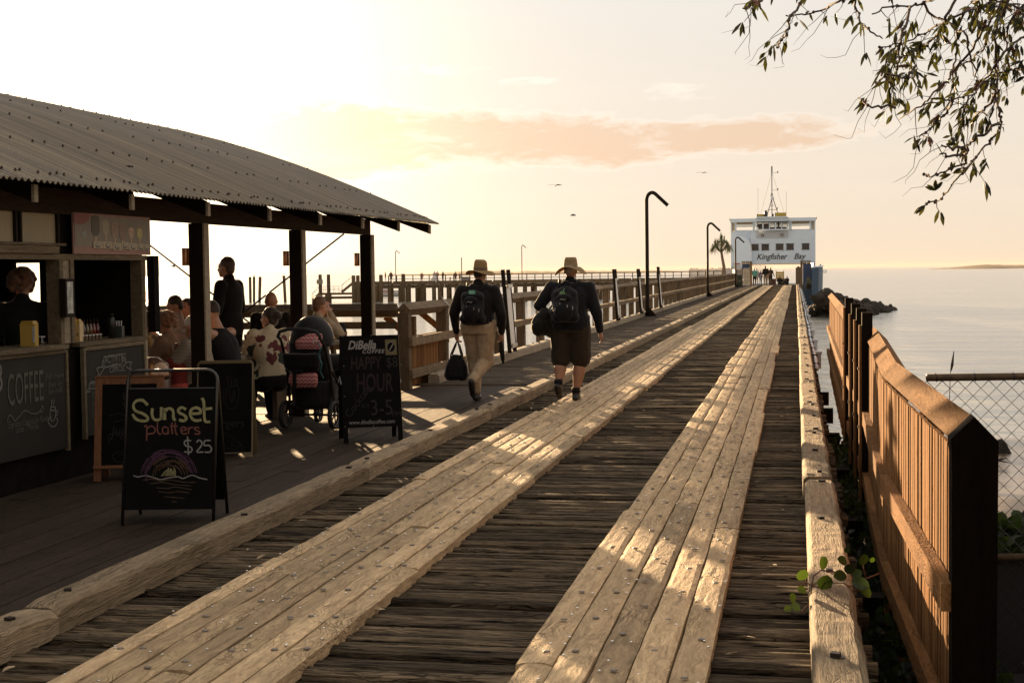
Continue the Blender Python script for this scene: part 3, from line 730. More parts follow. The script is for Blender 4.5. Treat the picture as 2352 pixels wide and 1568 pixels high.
ktext('Full cream', 103, 872, .065, M_CH, cpan, .2); ktext('Skim or', 110, 890, .06, M_CH, cpan, .2); ktext('Soy milk', 110, 905, .06, M_CH, cpan, .2)
ktext('Expresso Cappuccino Flatwhite', 19, 984, .075, M_CH, cpan, .2, xs=.62); ktext('Latte , Mocha', 35, 994, .07, M_CH, cpan, .2, xs=.8)
ktext('8', -12, 900, .30, M_CH2, cpan, xs=.7)
def KXY(px, py, off=-.0535): return KP(px, py, off)
def kstroke(name, lines, w_, mat, par, off=-.0535):
    mb = MB()
    for ln in lines: stroke(mb, [KXY(x, y, off) for x, y in ln], w_, K(0, off, 0), ka, (0, 0, 1))
    return mb.build(name, mat, par)
kstroke('chalk_line', [[(17, 971), (18, 958), (24, 953), (29, 960), (34, 966), (42, 958), (52, 946), (60, 943), (72, 949), (84, 949), (92, 942), (97, 931), (99, 938), (96, 946), (92, 944)]], .011, M_CH, cpan)
kstroke('cup_drawing', [[(115, 936), (120, 933), (127, 936), (123, 942), (117, 941), (115, 936)], [(115, 938), (115, 958), (119, 968)], [(127, 938), (126, 958), (121, 968)], [(127, 945), (131, 943), (130, 952), (126, 956)], [(112, 960), (110, 968), (118, 979), (128, 976), (132, 964), (128, 960)], [(117, 930), (119, 924), (117, 918)], [(122, 928), (124, 922), (123, 916)]], .009, M_CH2, cpan)
apan, ua, ub, zt = chalk_panel(195, 330, 'grey green chalk panel with an ACTIVITIES banner drawn on it', .72, s=-.07)
ktext('ACTIVITIES', 240, 835, .10, M_CH2, apan, off=-.0735, xs=.75); ktext('WE', 257, 846, .06, M_CH2, apan, off=-.0735); ktext('CANCEL', 251, 856, .07, M_CH2, apan, off=-.0735)
ktext('FISHING', 207, 888, .07, M_CH2, apan, off=-.0735, xs=.7)
kstroke('banner_drawing', [[(238, 819), (258, 818), (279, 814), (280, 834), (260, 838), (240, 842), (238, 819)], [(238, 828), (234, 830), (236, 842), (240, 846)], [(236, 842), (222, 846), (226, 856), (222, 868), (232, 856), (238, 846)], [(280, 820), (286, 824), (288, 836), (283, 840)], [(286, 832), (302, 832), (298, 840), (301, 850), (290, 842)], [(205, 880), (228, 876), (228, 888), (206, 892), (205, 880)], [(206, 890), (198, 900), (208, 898)]], .010, M_CH2, apan, -.0735)
for i, t in enumerate(['8AM', '2PM', 'ASK', 'US', 'NOW']): ktext(t, 211, 908 + i * 13, .06, M_CH, apan, off=-.0735, xs=.8)

# ------------------------------------------------------------------ railings of the pier
M_STRAP = pbr('galvanised strap', (.55, .53, .5), .45, .7)
def rail_run(root, pts, mat_top, d=.155, name='top_rail', roll=R(45)):
    for a, b_ in zip(pts, pts[1:]):
        L = (b_ - a).length; n = max(1, round(L / 4.3)); 
        for k in range(n):
            p, q = a.lerp(b_, k / n), a.lerp(b_, (k + 1) / n); dd = (q - p).normalized() * .004
            MB().tn().bar(p + dd, q - dd, d, d, roll=roll).build(name, mat_top, root)
Y_C = AX(930, -5.35).y           # corner of cafe railing and pier railing
rail = thing('pier_railing', 'long weathered timber railing running out along the left edge of the pier', 'railing', (-5.35, Y_C, 0))
k = 0; y = Y_C; RX = -5.36; rr = random.Random(12)
while y < PIER_END - 1:
    lean = rr.uniform(-.012, .012); mb = MB().tn()
    zt_ = 1.06
    mb.hexa([(RX - .08, y - .08, -.4), (RX + .08, y - .08, -.4), (RX + .08, y + .08, -.4), (RX - .08, y + .08, -.4)] + [(RX - .08 + lean, y - .08, zt_), (RX + .08 + lean, y - .08, zt_), (RX + .08 + lean, y + .08, zt_), (RX - .08 + lean, y + .08, zt_)])
    p = mb.build('post', W_POST, rail)
    if k % 2 == 1 and k < 16:
        q = MB(); q.bar((RX + .005, y - .02, 1.235), (RX + .13, y - .02, 1.10), .03, .006); q.bar((RX + .125, y - .02, 1.115), (RX + .10, y - .02, .95), .03, .006); q.build('strap', M_STRAP, p)
    y += 2.15 if y < 80 else 2.15; k += 1
rail_run(rail, [V((RX, Y_C - .05, 1.105)), V((RX, 60, 1.105)), V((RX, PIER_END, 1.105))], W_POSTY, .135)
rail_run(rail, [V((RX + .11, Y_C + 4.3, .62)), V((RX + .11, PIER_END, .62))], W_POSTY, .11, 'mid_rail', 0)
for z in (.15, .60): MB().tn().box((RX + .085, Y_C - .1, z), (RX + .135, Y_C + 5.1, z + .12)).build('mid_rail', W_POSTY, rail)
q = MB(); yy = Y_C + .12
while yy < Y_C + 1.75: q.tn().box((RX - .02, yy, .02), (RX + .02, yy + .055, .72)); yy += .062
q.build('slat_panel', W_FENCE, rail)
# shelf table outside the first bays
sh = thing('leaning_shelf', 'narrow timber bar shelf on diagonal braces fixed to the pier railing', 'shelf', (-5.9, Y_C + 1.6, 0))
MB().tn(.8).box((-5.98, Y_C + .2, .99), (-5.56, Y_C + 3.9, 1.035)).build('board', W_KERBL, sh)
for yy in (Y_C + .9, Y_C + 2.9): MB().tn(.5).bar((-5.9, yy, .98), (-5.46, yy, .62), .05, .09).build('brace', W_FENCE, sh); MB().tn(.2).box((-5.52, yy - .05, .5), (-5.445, yy + .05, .985)).build('bracket_post', W_POST, sh)
crail = thing('cafe_railing', 'dark timber railing across the far side of the cafe deck above the sea', 'railing', (-10, Y_C, 0))
for x in [-5.9 - 2.2 * k_ for k_ in range(1, 6)]: MB().tn().box((x - .07, Y_C - .07, -.4), (x + .07, Y_C + .07, 1.06)).build('post', W_POST, crail)
W_RX = wood('dark crosswise rail timber', (.05, .036, .022), (.16, .118, .075), 'X', 1.0, .7, .5, .85, .3)
rail_run(crail, [V((-16.5, Y_C, 1.10)), V((RX - .1, Y_C, 1.10))], W_RX, .13)
for z_ in (.18, .55, .84): MB().tn().box((-16.5, Y_C - .05, z_), (RX - .12, Y_C - .005, z_ + .10)).build('mid_rail', W_RX, crail)  # uppermost of these rails added to stripe the sun on the boardwalk
# left hand side railing of the deck, far behind the tables
# bracing wires under the roof
def wire(p, q, r=.011): MB().tube([p, q], r, 6).build('bracing_wire', M_BLACK, cafe)
wa, wb = D(790, 537, 18.6), D(557, 720, 18.6); wire(wa, wb)
wire(D(340, 560, 18.6), D(700, 840, 18.6))
wire(D(555, 722, 18.6), D(553, 735, 18.6), .02)

# ------------------------------------------------------------------ lamp posts with hooked arms
def lamp_post(x, y, z0=.02, H=4.3, lab='', grp='hooked lamp posts along the pier'):
    t = thing('lamp_post', lab, 'lamp post', (x, y, z0), 0, grp)
    mb = MB(); mb.lathe([(.075, 0), (.07, .5), (.062, H - .35)], (x, y, z0), 12)
    mb.build('pole', M_BLACK, t, smooth=True)
    pts = [(x + .19 * (1 - math.cos(a)), y, z0 + H - .35 + .19 * 1.35 * math.sin(a)) for a in [R(18 * k_) for k_ in range(0, 8)]]
    lx, _, lz = pts[-1]; pts.append((lx + .42, y, lz - .40))
    mb = MB(); mb.tube(pts, [.062] * (len(pts) - 1) + [.06], 10); mb.build('hook_arm', M_BLACK, t, smooth=True)
    mb = MB(); mb.poly([(x + .06, y - .01, z0 + .0), (x + .32, y - .01, z0), (x + .06, y - .01, z0 + .32)], (0, .02, 0)); mb.box((x - .12, y - .12, z0), (x + .33, y + .12, z0 + .02)); mb.build('base_gusset', M_BLACK, t)
    return t
for px, lab in ((1487, 'nearest tall black hooked lamp post on the walkway kerb'), (1626, 'second hooked lamp post, between the nearest one and the ferry'), (1690, 'farthest hooked lamp post, standing against the white ferry')):
    p = AX(px, -4.98, py=700); lamp_post(-4.98, p.y, .03, lab=lab)
# notice boards seen edge-on
for i, (px, pya, pyb, lab) in enumerate(((1172, 616, 790, 'nearest edge-on notice board with two black posts, beside the man in long trousers'), (1418, 618, 733, 'second edge-on notice board, on the kerb right of the man in shorts'), (1472, 618, 712, 'third edge-on notice board, just left of the nearest lamp post'), (1517, 614, 700, 'fourth edge-on notice board, just right of the nearest lamp post'))):
    y = AX(px, -5.02, py=700).y; dd = depth((-5.02, y, 1)); zt_ = 1.62 + (620 - pya) * dd / F; zb_ = .17
    t = thing('notice_board', lab, 'notice board', (-5.0, y, 0), 0, 'edge-on notice boards on the pier kerb')
    for yy in (y - .24, y + .24): MB().bar((-4.99, yy, zb_), (-5.10, yy, zt_), .05, .065).build('post', M_BLACK, t)
    a, b_ = V((-4.995, 0, zb_ + .08)), V((-5.085, 0, zt_ - .28))
    MB().hexa([(a.x, y - .19, a.z), (a.x + .03, y - .19, a.z), (a.x + .03, y + .19, a.z), (a.x, y + .19, a.z), (b_.x, y - .19, b_.z), (b_.x + .03, y - .19, b_.z), (b_.x + .03, y + .19, b_.z), (b_.x, y + .19, b_.z)]).build('panel', pbr('white notice panel', (.62, .60, .56), .4), t)
    for zz, xx in ((zb_ + .1, -4.955), (zt_ - .32, -5.03)): MB().box((xx, y - .21, zz), (xx + .02, y + .21, zz + .06)).build('cross_bar', M_STRAP, t)

# ------------------------------------------------------------------ right hand fence
fen = thing('picket_fence', 'sunlit orange brown wooden fence in the right foreground beside the kerb', 'fence', (.6, 5.6, -.5))
fp = [D(2178, 1001, 5.6), D(2025, 862, 8.8), D(1990, 778, 12.4), D(1934, 730, 18.8), D(1901, 681, 32)]
fp = [p + V((.085, 0, 0)) for p in fp]
fz = -.75
def fseg(a, b_): return a, b_
rail_run(fen, fp, W_FENCEY, .12)
def alz(y):
    for a, b_ in zip(fp, fp[1:]):
        if y <= b_.y: t = (y - a.y) / (b_.y - a.y); return a.z + (b_.z - a.z) * t
    return fp[-1].z
def along(y):
    for a, b_ in zip(fp, fp[1:]):
        if y <= b_.y: t = (y - a.y) / (b_.y - a.y); return a.x + (b_.x - a.x) * t
    return fp[-1].x
# near end post, house shaped top
yB = fp[0].y - .003; yA = yB - .12; cx_, cz_ = fp[0].x, fp[0].z
ol = [(cx_ - .081, fz), (cx_ + .081, fz), (cx_ + .088, cz_ - .005), (cx_, cz_ + .089), (cx_ - .088, cz_ + .002), (cx_ - .083, cz_ - .06)]
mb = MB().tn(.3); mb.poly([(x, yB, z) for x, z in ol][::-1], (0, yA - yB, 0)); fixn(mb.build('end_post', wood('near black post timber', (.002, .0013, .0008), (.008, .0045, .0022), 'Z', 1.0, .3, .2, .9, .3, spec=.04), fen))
rr = random.Random(77)
for yy in (7.2, 8.95, 10.6, 12.2, 14.3, 16.4, 18.5, 20.7, 22.8, 25, 27.2, 29.4, 31.4):
    x = along(yy); MB().tn().box((x - .06, yy - .06, fz), (x + .06, yy + .06, alz(yy) - .05)).build('post', W_FENCE, fen)
for zz, hh in ((fp[0].z - .62, .11), (fp[0].z - 1.14, .11)):
    ys_ = [fp[0].y - .1, 7.1, 8.7, 10.4, 12.2, 15, 18.5, 25, 31.5]
    for a, b_ in zip(ys_, ys_[1:]):
        xa, xb = along(a) - .098, along(b_) - .098; MB().tn().bar((xa, a + .003, zz), (xb, b_ - .003, zz), .05, hh).build('rail', W_FENCEY, fen)
near, far = [], []
yy = fp[0].y + .01
while yy < 31.0:
    w_ = rr.uniform(.062, .088); near.append((yy, w_, rr.uniform(-.004, .004), rr.random())); yy += w_ + rr.choice([.004, .005, .012])
def picket(mb, q):
    yy, w_, dx, tn_ = q; x = along(yy); mb.tone = tn_; mb.box((x - .070 + dx, yy, fz + .1), (x - .052 + dx, yy + w_, alz(yy) - .045))
for q in near[:95]:
    mb = MB(); picket(mb, q); mb.build('picket', W_FENCE, fen)
mb = MB()
for q in near[95:]: picket(mb, q)
tag(mb.build('pickets', W_FENCE, fen), kind='stuff')
# tall slim posts clustered where the fence bends (a folded gate)
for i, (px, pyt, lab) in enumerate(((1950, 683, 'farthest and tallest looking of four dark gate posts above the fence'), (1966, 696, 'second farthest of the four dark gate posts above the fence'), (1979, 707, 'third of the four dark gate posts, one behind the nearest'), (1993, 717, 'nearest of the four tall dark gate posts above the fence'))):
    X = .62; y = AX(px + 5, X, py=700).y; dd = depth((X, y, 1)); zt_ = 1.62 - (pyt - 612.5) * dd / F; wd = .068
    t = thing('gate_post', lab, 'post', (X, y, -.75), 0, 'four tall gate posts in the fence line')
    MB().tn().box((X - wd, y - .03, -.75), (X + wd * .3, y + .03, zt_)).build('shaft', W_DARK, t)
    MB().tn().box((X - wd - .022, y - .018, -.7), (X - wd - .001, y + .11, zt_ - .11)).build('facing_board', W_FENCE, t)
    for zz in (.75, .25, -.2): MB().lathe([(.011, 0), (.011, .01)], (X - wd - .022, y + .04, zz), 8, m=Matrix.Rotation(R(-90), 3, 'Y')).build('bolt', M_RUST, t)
# chain link fence
M_MESH = pbr('dark chain link wire', (.05, .04, .045), .5, .8)
clf = thing('chain_link_fence', 'chain link fence with rusty top pipe running off to the right above the beach', 'fence', (2, 7, -.4))
ch_y = 8.15; x_a = .71; x_b = 6.5; zt_ = 1.62 - 247 * 8.15 / F; zb_ = 1.62 - 651 * 8.15 / F
def cly(x): return ch_y + (x - x_a) * .20 if False else ch_y - (x - x_a) * -.2
pipe = MB(); pipe.tube([(x_a, cly(x_a), zt_), (x_b, cly(x_b), zt_ + .0)], .021, 10); pipe.build('top_pipe', pbr('rusty brown pipe', (.10, .065, .035), .6, .4, var=.4, vscale=12), clf, smooth=True)
pipe = MB(); pipe.tube([(x_a, cly(x_a), zb_), (x_b, cly(x_b), zb_)], .021, 10); pipe.build('mid_pipe', pbr('rusty brown pipe', (.1, .065, .035)), clf, smooth=True)
for x in (3.9, 6.4): pipe = MB(); pipe.tube([(x, cly(x), -1.3), (x, cly(x), zt_)], .024, 10); pipe.build('post', pbr('rusty brown pipe', (.1, .065, .035)), clf, smooth=True)
mb = MB(); pw_ = .084; ph = .084; z_lo = -.75; n_ = int((x_b - x_a) / pw_); m_ = int((zt_ - z_lo) / ph)
for k in range(n_):
    # each wire is a zigzag running down, bulging front / back where it crosses its neighbour
    pts = []; xk = x_a + k * pw_
    for j in range(2 * m_ + 1):
        x = xk + (pw_ / 2 if j % 2 else -0.0) ; pts.append((x + (.0), cly(x) + (.003 if j % 2 else -.003), zt_ - .02 - j * ph / 2))
    mb.tube(pts, .0023, 4, cap=False)
    pts = [(2 * xk - p[0], p[1], p[2]) for p in pts]
    mb.tube([(p[0], cly(p[0]) + (-.003 if j % 2 else .003), p[2]) for j, p in enumerate(pts)], .0023, 4, cap=False)
mb.build('mesh', M_MESH, clf)
mb = MB(); 
for k in range(int((x_b - x_a) / .21)):
    x = x_a + .05 + k * .21; mb.lathe([(.0245, -.003), (.0245, .003)], (x, cly(x), zt_), 8, m=Matrix.Rotation(R(82), 3, 'Y'))
tag(mb.build('wire_ties', M_MESH, clf), kind='stuff')
MB().hexa([(x_a, cly(x_a) + .03, -1.3), (x_b, cly(x_b) + .03, -1.3), (x_b, cly(x_b) + .036, -1.3), (x_a, cly(x_a) + .036, -1.3), (x_a, cly(x_a) + .03, zb_ - .02), (x_b, cly(x_b) + .03, zb_ - .02), (x_b, cly(x_b) + .036, zb_ - .02), (x_a, cly(x_a) + .036, zb_ - .02)]).build('dark_sheet', pbr('black sheet', (.014, .012, .010), .95, bump=.3), clf)  # dark sheet added to keep the ground below the pipe black
# ------------------------------------------------------------------ figures
def voxmesh(mb, voxel, smooth=3, fac=.5):
    me = bpy.data.meshes.new('tmp'); me.from_pydata(mb.v, [], mb.f); me.update()
    o = bpy.data.objects.new('tmp', me); TSC.collection.objects.link(o)
    r = o.modifiers.new('r', 'REMESH'); r.mode = 'VOXEL'; r.voxel_size = voxel; r.use_smooth_shade = True
    if smooth: s = o.modifiers.new('s', 'SMOOTH'); s.iterations = smooth; s.factor = fac
    TVL.update(); dg = TVL.depsgraph; nm = bpy.data.meshes.new_from_object(o.evaluated_get(dg))
    bpy.data.objects.remove(o); bpy.data.meshes.remove(me); return nm
def blob(name, prims, mat, parent, voxel=.012, smooth=3, wr=0.0, wf=9.0, grow=0.0, label=None):
    """one continuous surface grown round tapered limbs and ellipsoids"""
    mb = MB()
    for p in prims:
        if p[0] == 'c':
            _, a, b_, r0, r1 = p[:5]; fl = p[5] if len(p) > 5 else 1.0
            a, b_ = V(a), V(b_); r0 += grow; r1 += grow
            mb.tube([a, a.lerp(b_, .5), b_], [r0, (r0 + r1) / 2, r1], 12, flat=fl)
            if fl == 1.0: mb.ell(a, r0, 12, 8); mb.ell(b_, r1, 12, 8)
        elif p[0] == 'e': mb.ell(p[1], V(p[2]) + V((grow,) * 3), 14, 10, p[3] if len(p) > 3 else None)
        elif p[0] == 't':      # torso: rings (x, y, z, rx, ry)
            rings = []
            for (x, y, z, rx, ry) in p[1]:
                rings.append([V((x + (rx + grow) * math.copysign(abs(math.cos(a)) ** .85, math.cos(a)), y + (ry + grow) * math.copysign(abs(math.sin(a)) ** .85, math.sin(a)), z)) for a in [2 * math.pi * k / 18 for k in range(18)]])
            mb.loft(rings)
    me = voxmesh(mb, voxel, smooth)
    if wr:
        nv = len(me.vertices); nb = [0.0] * (nv * 3); me.vertex_normals.foreach_get('vector', nb); cb = [0.0] * (nv * 3); me.vertices.foreach_get('co', cb)
        for i in range(nv):
            n = V(nb[3 * i:3 * i + 3]); c_ = V(cb[3 * i:3 * i + 3]); k = noise.noise(V((c_.x * wf, c_.y * wf, c_.z * wf * .55))) + .5 * noise.noise(V((c_.x * wf * 2.3, c_.y * wf * 2.3, c_.z * wf * 1.1 + 9)))
            cb[3 * i:3 * i + 3] = c_ + n * wr * k
        me.vertices.foreach_set('co', cb); me.update()
    me.name = name; me.materials.clear(); me.materials.append(mat); me.polygons.foreach_set('use_smooth', [True] * len(me.polygons))
    at = me.attributes.new('tone', 'FLOAT', 'FACE'); at.data.foreach_set('value', [.5] * len(me.polygons))
    o = bpy.data.objects.new(name, me); _lnk(o); o.parent = parent
    if label: o['label'] = label
    return o
SKIN = pbr('sunlit skin', (.42, .22, .135), .5, 0, .4, var=.12, vscale=12, sss=.12)  # even warm skin tone
SKIN2 = pbr('tanned skin', (.34, .17, .10), .5, 0, .4, var=.12, vscale=12, sss=.12)
HAIRD = pbr('dark brown hair', (.030, .017, .010), .5, 0, .4, var=.4, vscale=60, bump=.6, bscale=160, sheen=.5)
HAIRB = pbr('auburn hair', (.16, .065, .022), .5, 0, .5, var=.4, vscale=50, bump=.8, bscale=120, sheen=.6)
HAIRG = pbr('grey blond hair', (.34, .26, .18), .5, 0, .4, var=.3, vscale=60, bump=.6, bscale=160)
EYE = pbr('eye', (.03, .02, .015), .2)
JD = {'pelvis': (0, 0, .95), 'waist': (0, 0, 1.10), 'chest': (0, 0, 1.30), 'neck': (0, -.01, 1.46), 'head': (0, .025, 1.605),
      'sL': (-.18, -.01, 1.40), 'sR': (.18, -.01, 1.40), 'eL': (-.25, -.03, 1.13), 'eR': (.25, -.03, 1.13), 'wL': (-.265, .05, .89), 'wR': (.265, .05, .89),
      'hL': (-.09, 0, .92), 'hR': (.09, 0, .92), 'kL': (-.10, .02, .50), 'kR': (.10, .02, .50), 'aL': (-.10, -.02, .085), 'aR': (.10, -.02, .085)}
SIT = {'pelvis': (0, 0, .52), 'waist': (0, .02, .68), 'chest': (0, .04, .88), 'neck': (0, .04, 1.04), 'head': (0, .075, 1.18), 'sL': (-.18, .04, .99), 'sR': (.18, .04, .99),
       'eL': (-.23, .14, .76), 'eR': (.23, .14, .76), 'wL': (-.13, .38, .80), 'wR': (.13, .38, .80), 'hL': (-.09, .02, .51), 'hR': (.09, .02, .51),
       'kL': (-.12, .44, .50), 'kR': (.12, .44, .50), 'aL': (-.12, .42, .085), 'aR': (.12, .42, .085)}
def hand(prims, wr, el, up=None, curl=.5, s=1.0, side=1):
    """palm, four unequal fingers and a thumb at the wrist end of a forearm"""
    wr, el = V(wr), V(el); d = (wr - el).normalized(); th = V(up or (0, 1, 0)); th = (th - d * th.dot(d)).normalized(); n = d.cross(th).normalized() * side
    pc = wr + d * .045 * s; prims.append(('c', wr, wr + d * .075 * s, .024 * s, .030 * s))
    prims.append(('c', pc + th * .018 * s, pc + th * .022 * s + d * .035 * s, .018 * s, .014 * s)); prims.append(('c', pc - th * .018 * s, pc - th * .02 * s + d * .03 * s, .018 * s, .013 * s))
    for k, (o, L) in enumerate(((.030, .072), (.011, .082), (-.010, .076), (-.029, .060))):
        a = wr + d * .085 * s + th * o * s; b_ = a + (d * math.cos(curl * .5) + n * math.sin(curl * .5)) * L * .5 * s; c_ = b_ + (d * math.cos(curl * 1.5) + n * math.sin(curl * 1.5)) * L * .5 * s
        prims.append(('c', a, b_, .0098 * s, .0088 * s)); prims.append(('c', b_, c_, .0088 * s, .0072 * s))
    a = wr + d * .028 * s + th * .026 * s; b_ = a + (d * .6 + th * .8).normalized() * .042 * s; prims.append(('c', a, b_, .013 * s, .011 * s)); prims.append(('c', b_, b_ + (d * .9 + th * .2 + n * .3).normalized() * .033 * s, .0105 * s, .008 * s))
def person(label, loc, rz, J=None, base=JD, H=1.75, fat=1.0, skin=SKIN, top=None, sleeve='long', bottom=None, legs='long', shoe=None, hair=HAIRD, hstyle='short', voxel=.012, look=0.0, nod=0.0, hood=0, detail=True, group=None, skirt=None, handup=None, belly=0.0, cat='person', topname='shirt', botname='trousers', curl=.5, female=False, wr=.004, shoetilt=None):
    k = H / 1.75; Q = {n: V(p) * k for n, p in base.items()}
    for n, p in (J or {}).items(): Q[n] = V(p) * k
    root = thing('person', label, cat, loc, rz, group)
    f = fat * k; hd = Q['head']; m = Matrix.Rotation(look, 3, 'Z') @ Matrix.Rotation(-nod, 3, 'X')
    def hp(x, y, z): return hd + m @ (V((x, y, z)) * k)
    def tors(g=0.0):
        pe, wa, ch, ne = Q['pelvis'], Q['waist'], Q['chest'], Q['neck']; low = pe - V((0, 0, .09 * k))
        sw = (Q['sR'] - Q['sL']).length / 2
        st = .9 if female else 1.0
        r = [(low, .125, .105), (pe, .155 * (1.06 if female else 1), .115), (wa, .135 * st, .100 + belly), (wa.lerp(ch, .55), .150 * st, .112 + belly * .7), (ch, .160 * st, .115 + belly * .3), (ch.lerp(ne, .5), .150 * st, .095), (ne.lerp(ch, .22), .095, .07), (ne, .058, .058)]
        return ('t', [(c_.x, c_.y, c_.z, rx * f + g, ry * f + g) for c_, rx, ry in r])
    P = [tors(), ('c', Q['neck'] - V((0, 0, .02)) * k, hp(0, -.01, -.06), .056 * k * (1.08 if fat > 1.05 else 1), .052 * k), ('e', hp(0, -.012, .025), V((.074, .092, .098)) * k, m), ('e', hp(0, .028, -.035), V((.055, .060, .072)) * k, m),
         ('c', hp(0, .085, .005), hp(0, .106, -.025), .010 * k, .014 * k), ('e', hp(0, .066, -.088), V((.026, .024, .020)) * k, m), ('e', hp(0, .086, -.056), V((.024, .012, .011)) * k, m),
         ('e', hp(0, .072, .035), V((.045, .022, .014)) * k, m), ('e', hp(-.075, -.005, 0), V((.009, .020, .030)) * k, m), ('e', hp(.075, -.005, 0), V((.009, .020, .030)) * k, m)]
    arm = 1.0 + (fat - 1) * .8
    for S, sd in (('L', -1), ('R', 1)):
        P += [('c', Q['s' + S], Q['e' + S], .050 * k * arm, .038 * k * arm), ('c', Q['e' + S], Q['w' + S], .037 * k * arm, .024 * k), ('c', Q['h' + S], Q['k' + S], .078 * f, .052 * f), ('c', Q['k' + S], Q['k' + S].lerp(Q['a' + S], .35), .050 * f, .055 * f), ('c', Q['k' + S].lerp(Q['a' + S], .35), Q['a' + S], .055 * f, .034 * k)]
        P.append(('c', Q['chest'].lerp(Q['neck'], .45), Q['s' + S], .055 * f, .052 * k * arm))
        hand(P, Q['w' + S], Q['e' + S], (handup or {}).get(S), curl, k, side=-sd)
        a = Q['a' + S]; P.append(('c', a, a + V((0, .10, -.045)) * k, .036 * k, .028 * k))
    blob('body', P, skin, root, voxel)
    if detail:
        for sx in (-1, 1):
            e = MB(); e.ell(hp(.027 * sx, .073, .014), .0105 * k, 8, 6); e.build('eye', EYE, root, smooth=True, world=False)
    if top:
        P = [tors(.016 * k)]; P.append(('c', Q['neck'] - V((0, 0, .03)) * k, Q['neck'] + V((0, 0, .025)) * k, .070 * k * (1.1 if fat > 1.05 else 1), .066 * k)) if sleeve == 'long' else None
        for S in 'LR':
            s_, e_, w_ = Q['s' + S], Q['e' + S], Q['w' + S]; P.append(('c', Q['chest'].lerp(Q['neck'], .42), s_, .062 * f, .062 * k * arm)); P.append(('c', Q['neck'] + V((0, -.01, -.01)) * k, s_ + V((0, 0, -.01)) * k, .060 * k, .050 * k))
            if sleeve == 'long': P += [('c', s_, e_, .066 * k * arm, .056 * k * arm), ('c', e_, e_.lerp(w_, .93), .056 * k * arm, .044 * k)]
            elif sleeve == 'short': P += [('c', s_, s_.lerp(e_, .7), .066 * k * arm, .060 * k * arm)]
        if hood: P.append(('e', Q['neck'] + V((0, -.06, .0)), V((.10, .06, .05)) * k))
        P[0] = ('t', P[0][1][1:] if sleeve == 'none' else P[0][1])
        if sleeve == 'none': P = P[:1]
        P = [p for p in P if p]
        blob(topname, P, top, root, voxel, wr=wr)
    if bottom:
        P = [('t', [(Q['pelvis'].x, Q['pelvis'].y, Q['pelvis'].z - .10 * k, .15 * f, .118 * f), (Q['pelvis'].x, Q['pelvis'].y, Q['pelvis'].z, .172 * f, .130 * f), (Q['pelvis'].x, Q['pelvis'].y, Q['pelvis'].z + .09 * k, .155 * f, .120 * f)])]
        for S in 'LR':
            h_, k_, a_ = Q['h' + S], Q['k' + S], Q['a' + S]
            if legs == 'long': P += [('c', h_ - V((0, 0, .02)) * k, k_, .098 * f, .074 * f), ('c', k_, a_ + V((0, 0, .035)) * k, .073 * f, .060 * k)]
            elif legs == 'shorts': P += [('c', h_ - V((0, 0, .02)) * k, h_.lerp(k_, .92), .104 * f, .088 * f)]
        if skirt: P = [('t', [(Q['pelvis'].x, Q['pelvis'].y, .03, skirt, skirt), (Q['pelvis'].x, Q['pelvis'].y, .5, skirt * .6, skirt * .6), (Q['pelvis'].x, Q['pelvis'].y, Q['pelvis'].z + .1 * k, .15 * f, .12 * f)])]
        blob(botname, P, bottom, root, voxel, wr=wr)
    if shoe:
        for S in 'LR':
            a = Q['a' + S]; t = (shoetilt or {}).get(S, 0.0); mm = Matrix.Rotation(t, 3, 'X')
            P = [('c', a + mm @ V((0, -.02, -.03)) * k, a + mm @ V((0, .135, -.05)) * k, .046 * k, .036 * k), ('c', a + mm @ V((0, -.045, -.045)) * k, a + mm @ V((0, .06, -.05)) * k, .040 * k, .042 * k), ('c', a, a + mm @ V((0, 0, .05)) * k, .050 * k, .048 * k)]
            o = blob('shoe', P, shoe, root, voxel * .9, 2)
    if hair:
        if hstyle == 'short': P = [('e', hp(0, -.022, .040), V((.081, .092, .092)) * k, m), ('e', hp(0, -.055, -.01), V((.070, .050, .070)) * k, m)]
        elif hstyle == 'crop': P = [('e', hp(0, -.020, .034), V((.077, .092, .092)) * k, m)]
        elif hstyle == 'curly':
            P = []; r_ = random.Random(3)
            for i in range(70):
                a = r_.uniform(0, 6.28); e_ = r_.uniform(-.55, 1.5); rr_ = V((math.cos(a) * math.cos(e_) * .098, math.sin(a) * math.cos(e_) * .105 - .025, math.sin(e_) * .105 + .02))
                if rr_.y > .055 and rr_.z < .055: continue
                P.append(('e', hp(*rr_), V((.032, .032, .032)) * k * r_.uniform(.7, 1.15)))
        elif hstyle == 'bun': P = [('e', hp(0, -.025, .040), V((.083, .095, .092)) * k, m), ('e', hp(0, -.125, .03), V((.05, .05, .05)) * k, m), ('e', hp(0, -.06, -.03), V((.07, .05, .06)) * k, m), ('e', hp(.04, .03, .085), V((.04, .05, .03)) * k, m)]
        elif hstyle == 'long': P = [('e', hp(0, -.025, .038), V((.084, .095, .094)) * k, m), ('c', hp(0, -.06, .0), hp(0, -.085, -.20), .078 * k, .06 * k), ('c', hp(.055, -.02, 0), hp(.06, -.05, -.17), .035 * k, .03 * k), ('c', hp(-.055, -.02, 0), hp(-.06, -.05, -.17), .035 * k, .03 * k)]
        elif hstyle == 'pony': P = [('e', hp(0, -.022, .038), V((.081, .094, .092)) * k, m), ('c', hp(0, -.10, .05), hp(0, -.16, -.10), .035 * k, .018 * k)]
        h_ = blob('hair', P, hair, root, voxel * .9, 2 if hstyle != 'curly' else 1, wr=.004, wf=45)
        # keep the face clear: push hair in front of the face back inside the head
        me = h_.data; mi = m.inverted()
        for v in me.vertices:
            q = mi @ ((v.co - hd) / k)
            if q.y > .045 and q.z < .062: q.y = .045; v.co = hd + (m @ q) * k
    root['hd'] = 0; del root['hd']
    return root, Q, hp, m, k
